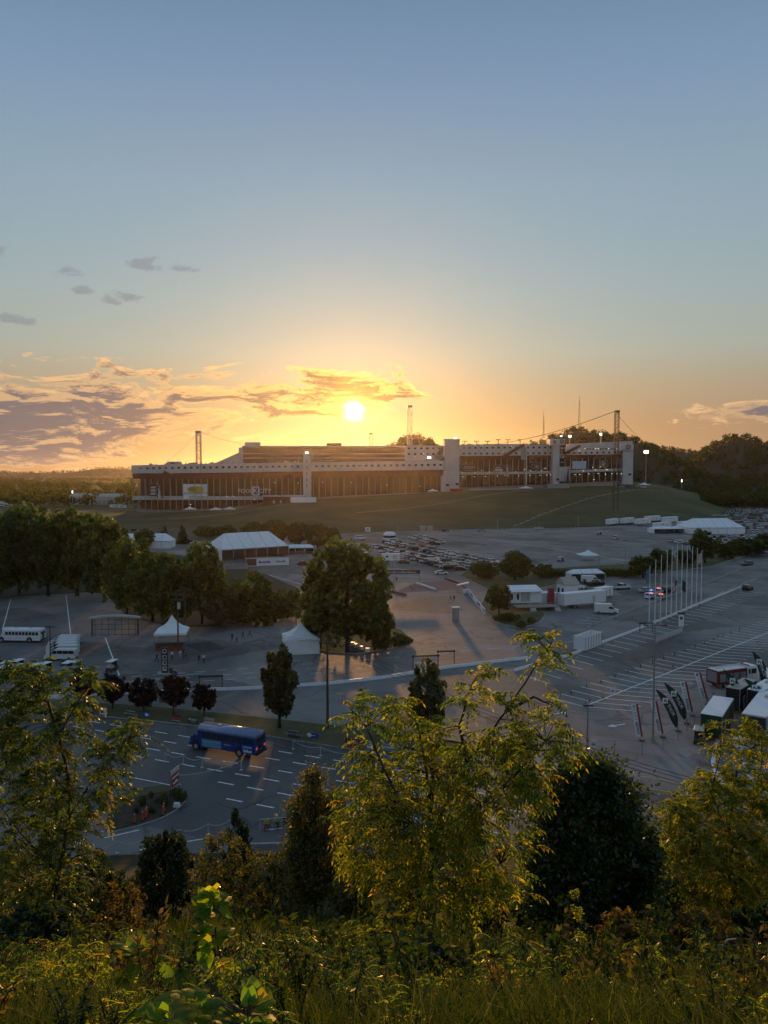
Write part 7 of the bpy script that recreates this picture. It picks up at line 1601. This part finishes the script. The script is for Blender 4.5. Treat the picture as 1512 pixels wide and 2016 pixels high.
def broad(base, dirs, ln, rng):
    """broad folded heart-shaped leaves"""
    N = len(base); up = np.array([0, 0, 1.0]); d = norm(dirs); s = norm(np.cross(d, up)); n = np.cross(s, d); L = ln[:, None]
    P = [base, base + d * L * .5 - up * L * .05, base + d * L - up * L * .22]; lf = [base + s * L * .40 + d * L * .02 + n * L * .06 - up * L * .10, base + s * L * .46 + d * L * .42 - up * L * .14, base + s * L * .22 + d * L * .78 - up * L * .2]; rt = [base - s * L * .40 + d * L * .02 + n * L * .06 - up * L * .10, base - s * L * .46 + d * L * .42 - up * L * .14, base - s * L * .22 + d * L * .78 - up * L * .2]
    v = np.stack(P + lf + rt, 1).reshape(-1, 3); f = np.array([(0, 3, 4, 1), (1, 4, 5, 2), (0, 1, 7, 6), (1, 2, 8, 7)])
    return v, (f[None] + (np.arange(N) * 9)[:, None, None]).reshape(-1, 4)
def ftree(name, label, d, trunk, limbs, blobs, kind, m, r0=.09, seed=1, cat='tree', leafn=1.0, depth=.55, ln=.42, npair=6, ll=.115, lw=.038, upb=.15, twig=.012, bark='bark'):
    """trunk, limbs: picture columns and rows with an optional step in depth; blobs: (px, py, radius px, twigs)"""
    rng = np.random.default_rng(seed); rr = random.Random(seed)
    base = on_hill(*trunk[0][:2]); D = d or base.y
    def P(q): return atd(q[0], q[1], D + (q[2] if len(q) > 2 else 0))
    e = empty(name, base if not d else Vector((P(trunk[0]).x, D, hill_z(P(trunk[0]).x, D))), label=label, cat=cat); o = Vector(e.location)
    mb = MB(); pts = []
    def path(qs, ra, rb, first=None):
        ps = [P(q) for q in qs]
        if first is not None: ps[0] = first
        L = []
        for a, b in zip(ps, ps[1:]):
            for k in range(4): L.append(a.lerp(b, k / 4) + Vector((rr.uniform(-1, 1), rr.uniform(-1, 1), 0)) * ra * .35)
        L.append(ps[-1]); n = len(L); rad = [ra + (rb - ra) * k / (n - 1) for k in range(n)]
        mb.tube([p - o for p in L], rad, 7, False); pts.extend((p, r) for p, r in zip(L, rad)); return L
    path(trunk, r0, r0 * .5, Vector((o.x, o.y, o.z - .15)))
    for lb in limbs: path(lb, r0 * .45, r0 * .12)
    B = []; Dr = []; PA = np.array([tuple(p) for p, _ in pts])
    for (px, py, rp, n, *dz) in blobs:
        c = P((px, py, dz[0] if dz else 0)); rad = rp * c.y / F
        for k in range(int(n * leafn)):
            while True:
                q = Vector((rr.uniform(-1, 1), rr.uniform(-1, 1), rr.uniform(-1, 1)))
                if .15 < q.length < 1: break
            tip = c + Vector((q.x * rad, q.y * rad * (1 + depth), q.z * rad)); dd = PA - np.array(tuple(tip)); dist = (dd * dd).sum(1) + np.where(PA[:, 2] > tip.z + .1, 3.0, 0); j = int(dist.argmin()); st = Vector(PA[j]); L = (tip - st).length
            if L > 2.6: st = tip + (st - tip).normalized() * min(L, .9)
            mid = st.lerp(tip, .5) + Vector((0, 0, upb * L * .4)); tw = [st.lerp(mid, .5) * .5 + st.lerp(mid, .5) * .5, mid, tip]
            mb.tube([p - o for p in (st, mid, tip)], [twig, twig * .7, twig * .3], 4, False)
            for t in ((.45, .7, .88, 1.0) if kind != 'broad' else (.6, .8, .95, 1.0)):
                p = st.lerp(mid, t * 2) if t < .5 else mid.lerp(tip, t * 2 - 1); out = (tip - st).normalized(); B.append(tuple(p - o)); Dr.append(tuple(out * .6 + Vector((rr.uniform(-1, 1), rr.uniform(-1, 1), rr.uniform(-.35, .75)))))
    B = np.array(B); Dr = np.array(Dr); n = len(B)
    if kind == 'pinnate': v, f = pinnate(B, Dr, ln * rng.uniform(.7, 1.25, n), rng, npair, ll, lw)
    elif kind == 'broad': v, f = broad(B, Dr, ln * rng.uniform(.6, 1.2, n), rng)
    else:
        k = npair; B2 = np.repeat(B, k, 0) + rng.normal(size=(n * k, 3)) * ln * .5; D2 = np.repeat(Dr, k, 0); D2[:, 2] -= .35; v, f = simple(B2, D2, ll, lw, rng, .8)
    npmesh('crown', v, f, M[m], e); mb.build('trunk', M[bark], e, True)
    return e
ftree('walnut_tree', 'yellowing walnut tree with long drooping leaflets in the middle of the slope', None, [(825, 1908), (835, 1820), (845, 1720), (848, 1620), (852, 1520)],
      [[(845, 1700), (870, 1600, .3), (910, 1510, .3), (960, 1450, .2), (1010, 1380), (1055, 1310), (1085, 1268)], [(846, 1680), (800, 1600, -.4), (760, 1520, -.4), (720, 1430, -.3), (690, 1395, -.3)], [(850, 1640), (930, 1600, -.6), (1010, 1530, -.8), (1075, 1460, -.8)], [(848, 1640), (840, 1520, .6), (820, 1420, .6), (775, 1375, .5)], [(838, 1790), (770, 1720, .5), (700, 1660, .6)], [(836, 1780), (910, 1740, .4), (985, 1700, .5)], [(1000, 1400), (1050, 1372, .2), (1090, 1390, .2)], [(920, 1500), (905, 1430), (920, 1370), (930, 1345)]],
      [(850, 1590, 120, 170), (950, 1560, 110, 130, -.6), (770, 1590, 90, 110, -.3), (1020, 1500, 75, 80, -.8), (900, 1480, 70, 50), (870, 1690, 110, 120), (970, 1680, 90, 85, .4), (735, 1660, 80, 75, .5), (690, 1590, 45, 26), (1085, 1445, 38, 26, -.8), (1030, 1440, 40, 22, -.6), (830, 1440, 46, 28, .5), (740, 1400, 40, 16, -.2), (700, 1400, 34, 12, -.2), (790, 1385, 40, 18, .4), (720, 1500, 50, 24, -.3), (1000, 1375, 34, 12), (960, 1345, 30, 10), (925, 1370, 34, 12), (1070, 1300, 34, 10), (1090, 1268, 22, 9), (1050, 1260, 18, 6), (1085, 1385, 26, 7, .2), (700, 1825, 26, 10, .3), (1000, 1750, 46, 22, .4), (900, 1770, 60, 30), (780, 1750, 70, 40)],
      'pinnate', 'lf_walnut', .085, 11, leafn=.5, ln=.42, npair=5, ll=.125, lw=.042)
ftree('sumac_tree', 'tall dark sumac with long fern like leaves at the left of the slope', None, [(95, 1868), (105, 1780), (125, 1680), (140, 1580), (130, 1500), (100, 1400), (75, 1320)],
      [[(130, 1620), (180, 1540, -.3), (235, 1480, -.4), (260, 1440, -.4)], [(135, 1560), (60, 1480, .3), (10, 1420, .3)], [(115, 1720), (40, 1640, -.3), (-20, 1560, -.3)], [(120, 1440), (160, 1370, .2), (190, 1335, .2)], [(110, 1770), (60, 1740, .3), (10, 1700, .4)]],
      [(60, 1345, 50, 22), (150, 1350, 46, 16, .2), (20, 1330, 36, 12), (60, 1430, 60, 26), (130, 1440, 50, 18), (225, 1470, 46, 20, -.4), (255, 1440, 30, 8, -.4), (205, 1560, 46, 16, -.3), (20, 1520, 70, 34, .2), (110, 1540, 60, 26), (60, 1640, 80, 46), (150, 1650, 50, 20), (20, 1760, 80, 46, .3), (110, 1750, 70, 30), (50, 1860, 70, 40), (-20, 1420, 60, 24)],
      'pinnate', 'lf_sumac', .075, 12, leafn=1.15, ln=.66, npair=8, ll=.17, lw=.055)
ftree('locust_tree', 'bright yellow green locust tree at the right edge of the slope', None, [(1445, 1838), (1440, 1760), (1430, 1680), (1440, 1590), (1450, 1520)],
      [[(1438, 1740), (1390, 1680, -.3), (1345, 1620, -.3), (1320, 1570, -.3)], [(1432, 1690), (1480, 1600, .4), (1500, 1500, .5), (1500, 1440, .5)], [(1436, 1650), (1400, 1560, .3), (1420, 1480, .3), (1415, 1440, .3)], [(1440, 1760), (1370, 1740, .3), (1320, 1720, .4)], [(1440, 1740), (1500, 1700, -.3), (1540, 1660, -.3)]],
      [(1420, 1640, 100, 150), (1350, 1640, 66, 70, -.3), (1490, 1620, 80, 100), (1330, 1590, 36, 16, -.3), (1400, 1540, 44, 24, .3), (1470, 1530, 50, 30, .4), (1500, 1460, 44, 22, .5), (1418, 1455, 34, 12, .3), (1470, 1440, 28, 8, .5), (1340, 1720, 66, 60, .3), (1430, 1740, 90, 100), (1500, 1740, 70, 60), (1400, 1800, 60, 36), (1300, 1670, 30, 12), (1480, 1820, 50, 30), (1540, 1560, 60, 40)],
      'pinnate', 'lf_locust', .085, 13, leafn=1.5, ln=.48, npair=7, ll=.13, lw=.048)
ftree('shining_tree', 'upright narrow tree with small glinting leaves left of the walnut', None, [(622, 1800), (620, 1700), (622, 1600), (618, 1530)], [[(621, 1700), (590, 1640, .2), (580, 1590, .2)], [(621, 1680), (655, 1620, -.2), (665, 1570, -.2)], [(622, 1620), (600, 1570)], [(621, 1740), (575, 1700), (560, 1670)], [(621, 1740), (670, 1700), (690, 1670)]],
      [(620, 1690, 58, 90), (620, 1620, 52, 70), (618, 1560, 36, 36), (616, 1528, 16, 12), (590, 1660, 40, 40), (655, 1650, 44, 46), (660, 1580, 30, 20), (590, 1740, 50, 50), (655, 1730, 46, 44), (580, 1590, 22, 10)], 'simple', 'lf_pearf', .11, 14, leafn=1.35, ln=.42, npair=10, ll=.17, lw=.10)
ftree('dark_tree', 'broad dense dark tree right of the walnut', None, [(1170, 1862), (1172, 1760), (1165, 1660), (1150, 1560)], [[(1170, 1740), (1110, 1660, .4), (1090, 1580, .4)], [(1168, 1720), (1220, 1650, -.4), (1250, 1600, -.4)], [(1168, 1680), (1190, 1580), (1180, 1530)], [(1170, 1770), (1080, 1740), (1060, 1720)], [(1170, 1770), (1250, 1730), (1275, 1700)]],
      [(1160, 1640, 96, 150), (1120, 1560, 50, 50, .3), (1165, 1540, 40, 36), (1215, 1590, 50, 46, -.3), (1090, 1660, 60, 60), (1240, 1670, 50, 56), (1160, 1740, 100, 150), (1080, 1760, 56, 60), (1250, 1750, 46, 50), (1100, 1830, 60, 50), (1200, 1820, 70, 60), (1060, 1700, 30, 20), (1105, 1520, 24, 14), (1190, 1515, 22, 12), (1265, 1640, 30, 16), (1285, 1700, 26, 12), (1050, 1790, 30, 16), (1140, 1500, 18, 8, -.5), (1230, 1550, 20, 8), (1290, 1745, 24, 9), (1075, 1600, 24, 10), (1210, 1530, 18, 7), (1300, 1790, 30, 10)], 'simple', 'lf_dark', .13, 15, leafn=1.0, ln=.52, npair=10, ll=.17, lw=.10)
for (k, x, yb, yt, w, l) in ((0, 325, 1822, 1640, 128, 'dark dense cedar in front of the parkway rope barrier'), (1, 470, 1760, 1578, 92, 'olive pointed cedar left of the seated marshals')):
    b = on_hill(x, yb); hh = atd(x, yt, b.y).z - b.z; ww = w * b.y / F / 2
    o = tree_proto(hh, ww, 'cone' if k else 'oval', 9000, .13, 'lf_cedar', 300 + k, .02, 'cedar_tree', .02); o.location = b; [o.__delitem__(q) for q in ('_h', '_rx') if q in o]; tag(o, l, 'tree')
SH = [(180, 1850, 1690, 190, 'lf_cedar', 'wide dark bush under the tall sumac'), (112, 1640, 1480, 100, 'lf_dark', 'dark egg shaped bush behind the tall sumac'), (440, 1800, 1652, 150, 'lf_pearf', 'glinting olive bush between the dark cedar and the narrow tree'), (520, 1812, 1680, 120, 'lf_pearf', 'second glinting bush against the narrow tree'), (240, 1860, 1740, 110, 'lf_brown', 'brownish bush at the foot of the dark cedar'), (30, 1700, 1480, 120, 'lf_brown', 'rusty brown bush at the left edge behind the sumac'), (1290, 1850, 1720, 110, 'lf_dark', 'dark bush between the dense tree and the locust'), (1050, 1850, 1740, 90, 'lf_dark', 'dark bush between the walnut and the dense tree'), (860, 1960, 1868, 150, 'lf_dark', 'black rounded bush at the foot of the walnut'), (800, 1830, 1700, 130, 'lf_pearf', 'olive bush behind the walnut trunk'), (950, 1840, 1720, 120, 'lf_pearf', 'olive bush right behind the walnut crown'), (700, 1820, 1690, 110, 'lf_pearf', 'olive bush left behind the walnut crown'), (1230, 1900, 1790, 120, 'lf_brown', 'brown leafless looking bush under the dense tree'), (1380, 1900, 1790, 150, 'lf_brown', 'wide withered bush under the locust'), (1500, 1890, 1780, 120, 'lf_dark', 'dark bush under the right side of the locust'), (60, 1900, 1790, 150, 'lf_dark', 'dark bush at the foot of the sumac')]
for i, (x, yb, yt, w, m, l) in enumerate(SH):
    b = on_hill(x, yb); hh = atd(x, yt, b.y).z - b.z; ww = w * b.y / F / 2; ls = .10 if b.y > 12 else .055
    o = tree_proto(hh * 1.05, ww, 'round', 7000 if m != 'lf_brown' else 3000, ls * (1 if m != 'lf_brown' else .8), m, 400 + i, -.06, 'bush', .012); o.location = b; o.location.z -= .1; [o.__delitem__(q) for q in ('_h', '_rx') if q in o]; tag(o, l, 'bush')
# seedlings with broad leaves close by
def seedling(path, tops, label, seed, ln=.16):
    ftree('seedling', label, None, path, [], tops, 'broad', 'lf_broad', .014, seed, 'seedling', ln=ln, twig=.004, depth=.6, upb=.4)
seedling([(432, 1990), (440, 1920), (425, 1840), (420, 1770)], [(420, 1778, 30, 14), (405, 1845, 36, 8), (445, 1905, 38, 9)], 'tall seedling with drooping bright green heart leaves', 31)
seedling([(315, 2010), (295, 1950), (280, 1900), (268, 1870)], [(268, 1872, 30, 12), (258, 1930, 24, 5), (350, 1955, 30, 7)], 'shorter seedling with yellow lower leaves beside the tall one', 32)
seedling([(608, 1960), (607, 1920), (605, 1875)], [(605, 1870, 30, 12), (615, 1950, 24, 5)], 'small three tiered seedling left of the walnut', 33)
seedling([(480, 2100), (485, 2040), (490, 2000)], [(490, 2000, 40, 8), (370, 1990, 34, 6), (440, 2010, 30, 5)], 'bright seedling cut by the lower edge of the slope', 34, .07)
seedling([(330, 2110), (338, 2040), (340, 1995)], [(335, 1995, 40, 8), (280, 2005, 30, 5)], 'bright low seedling beside the one cut by the edge', 35, .07)
ftree('sapling', 'thin upright sapling with tiny leaves before the dense tree', None, [(1148, 1905), (1140, 1830), (1130, 1750)], [], [(1132, 1760, 8, 8), (1136, 1800, 14, 12), (1142, 1850, 16, 12), (1150, 1890, 18, 10)], 'simple', 'lf_walnut', .012, 41, 'sapling', ln=.04, npair=4, ll=.06, lw=.034, twig=.004)
# fern-like weeds
for i, (x, y, r, l) in enumerate(((110, 1890, 40, 'pale edged weed spray at the foot of the sumac'), (180, 1850, 34, 'pale edged weed spray beside the wide dark bush'), (40, 1960, 40, 'fern like weed at the left foot of the slope'), (1010, 1880, 34, 'fern like weed right of the walnut trunk'), (1230, 1900, 40, 'tall weed with pale heads under the dense tree'), (1060, 1950, 36, 'leafy weed in the grass right of the black bush'))):
    ftree('weed', l, None, [(x, y + 60), (x, y + 20), (x + 4, y - 20)], [], [(x, y, r, 9), (x + 20, y - 14, r * .7, 5)], 'pinnate', 'lf_sumac' if i != 4 else 'lf_brown', .01, 50 + i, 'weed', ln=.16, npair=7, ll=.035, lw=.012, twig=.003)
WK = (('lf_sumac', .75, 60, 0), ('lf_brown', .9, 50, 1), ('lf_walnut', .6, 46, 0), ('lf_grass', 1.0, 70, 1), ('lf_dark', .7, 90, 1), ('lf_brown', .55, 60, 1)); rq = random.Random(88)
spots = [[] for _ in WK]
for k in range(340):
    i = rq.choices(range(6), [3, 1.2, 3, 3, 3, .8])[0]; dd = 3.2 * (18 / 3.2) ** rq.random(); xx = rq.uniform(-.56, .56) * dd; sc = rq.uniform(.5, 1.25) * (.5 if dd < 5.5 else 1.0)
    spots[i].append((xx, dd, hill_z(xx, dd) - .02, rq.uniform(0, 6.28), sc))
for i, (m, hgt, n, kind) in enumerate(WK):
    rg = np.random.default_rng(700 + i); VV = []; FF = []; base = 0; mb = MB()
    for (wx, wy, wz, rz, sc) in spots[i]:
        B = []; Dr = []; o = Vector((wx, wy, wz))
        for st in range(5):
            tp = Vector((rq.uniform(-.28, .28), rq.uniform(-.28, .28), hgt * rq.uniform(.6, 1))) * sc; md = tp * .5 + Vector((0, 0, .06)); mb.tube([o - Vector((0, 0, .05)), o + md, o + tp], [.007, .005, .002], 3, False)
            for k in range(n // 5): t = rq.uniform(.25, 1); p = o + (md * (t * 2) if t < .5 else md.lerp(tp, t * 2 - 1)); B.append(tuple(p)); Dr.append((rq.uniform(-1, 1), rq.uniform(-1, 1), rq.uniform(-.3, .6)))
        B = np.array(B); Dr = np.array(Dr)
        v, f = pinnate(B, Dr, .2 * sc * rg.uniform(.7, 1.3, len(B)), rg, 5, .055 * sc, .02 * sc) if kind == 0 else simple(np.repeat(B, 3, 0), np.repeat(Dr, 3, 0), .075 * sc, .03 * sc, rg, .7)
        VV.append(v); FF.append(f + base); base += len(v)
    e = npmesh('weed_cover', np.concatenate(VV), np.concatenate(FF), M[m]); tag(e, ('ferny green', 'rusty dry', 'yellow green', 'tall straw green', 'dark leafy', 'low brown')[i] + ' weeds growing through the rough near grass', 'weeds', kind='stuff')
    tag(mb.build('stems', M['bark'], e), kind='stuff')
# the bare curved stem
P0 = on_hill(1432, 1948); mb = MB(); cs = [Vector((0, 0, 0))] + [atd(x, y, P0.y) - P0 for x, y in ((1415, 1935), (1409, 1915), (1410, 1890), (1418, 1868), (1432, 1850), (1450, 1848))]; mb.tube(cs, [.03, .028, .025, .022, .02, .016, .01], 6); tag(mb.build('bare_stem', M['rope'], loc=P0), 'pale bare curved stem under the locust', 'stem')
# grass and weeds: too many to count
rng = np.random.default_rng(99)
def grass(n, d0, d1, h0, h1, w, seed, m, az=.62):
    rg = np.random.default_rng(seed); d = d0 * (d1 / d0) ** rg.uniform(0, 1, n) ** .8; x = rg.uniform(-az, az, n) * d; keep = np.array([mnoise.noise(Vector((a * .6, b * .6, 7))) for a, b in zip(x, d)]) > -.35
    x, d = x[keep], d[keep]; n = len(x); z = np.array([hill_z(a, b) for a, b in zip(x, d)]); p = np.stack([x, d, z - .03], 1)
    hh = rg.uniform(h0, h1, n) * (.35 + 1.3 * np.array([max(0, .5 + .75 * mnoise.noise(Vector((a * .45, b * .45, 3)))) for a, b in zip(x, d)])); ln = rg.normal(size=(n, 3)) * .38; ln[:, 2] = 1; up = norm(ln)
    sd = norm(np.cross(up, rg.normal(size=(n, 3)))) * (w * (.5 + d / 10))[:, None]; bend = rg.normal(size=(n, 3)) * .22; bend[:, 2] = -np.abs(bend[:, 2]); H_ = hh[:, None]
    a = p - sd; b = p + sd; m1 = p + up * H_ * .55; tip = p + (up + bend) * H_; v = np.stack([a, b, m1 + sd * .8, m1 - sd * .8, tip], 1)
    v2 = np.concatenate([v[:, :4], v[:, 4:5] + sd[:, None] * .15, v[:, 4:5]], 1).reshape(-1, 3); f = np.array([(0, 1, 2, 3), (3, 2, 4, 5)])
    return v2, (f[None] + (np.arange(n) * 6)[:, None, None]).reshape(-1, 4)
v, f = grass(70000, 2.2, 16, .16, .42, .0045, 61, 'lf_grass'); tag(npmesh('tall_grass', v, f, M['lf_grass']), 'tall rough grass covering the near slope', 'grass', kind='stuff')
v, f = grass(45000, 15, 60, .3, .8, .006, 62, 'lf_grass'); tag(npmesh('tall_grass', v, f, M['lf_grass']), 'rough grass on the lower slope among the bushes', 'grass', kind='stuff')
n = 26000; d = 5.5 * (24 / 5.5) ** rng.uniform(0, 1, n); x = rng.uniform(-.6, .6, n) * d; k = np.array([mnoise.noise(Vector((a * .8, b * .8, 17))) for a, b in zip(x, d)]) > .0; x, d = x[k], d[k]
z = np.array([hill_z(a, b) for a, b in zip(x, d)]) + rng.uniform(.05, .42, len(x)); B = np.stack([x, d, z], 1); Dv = rng.normal(size=(len(x), 3)); v, f = simple(B, Dv, .045, .02, rng, .3); tag(npmesh('weed_leaves', v, f, M['lf_sumac']), 'small leafy weeds mixed into the near grass', 'weeds', kind='stuff')
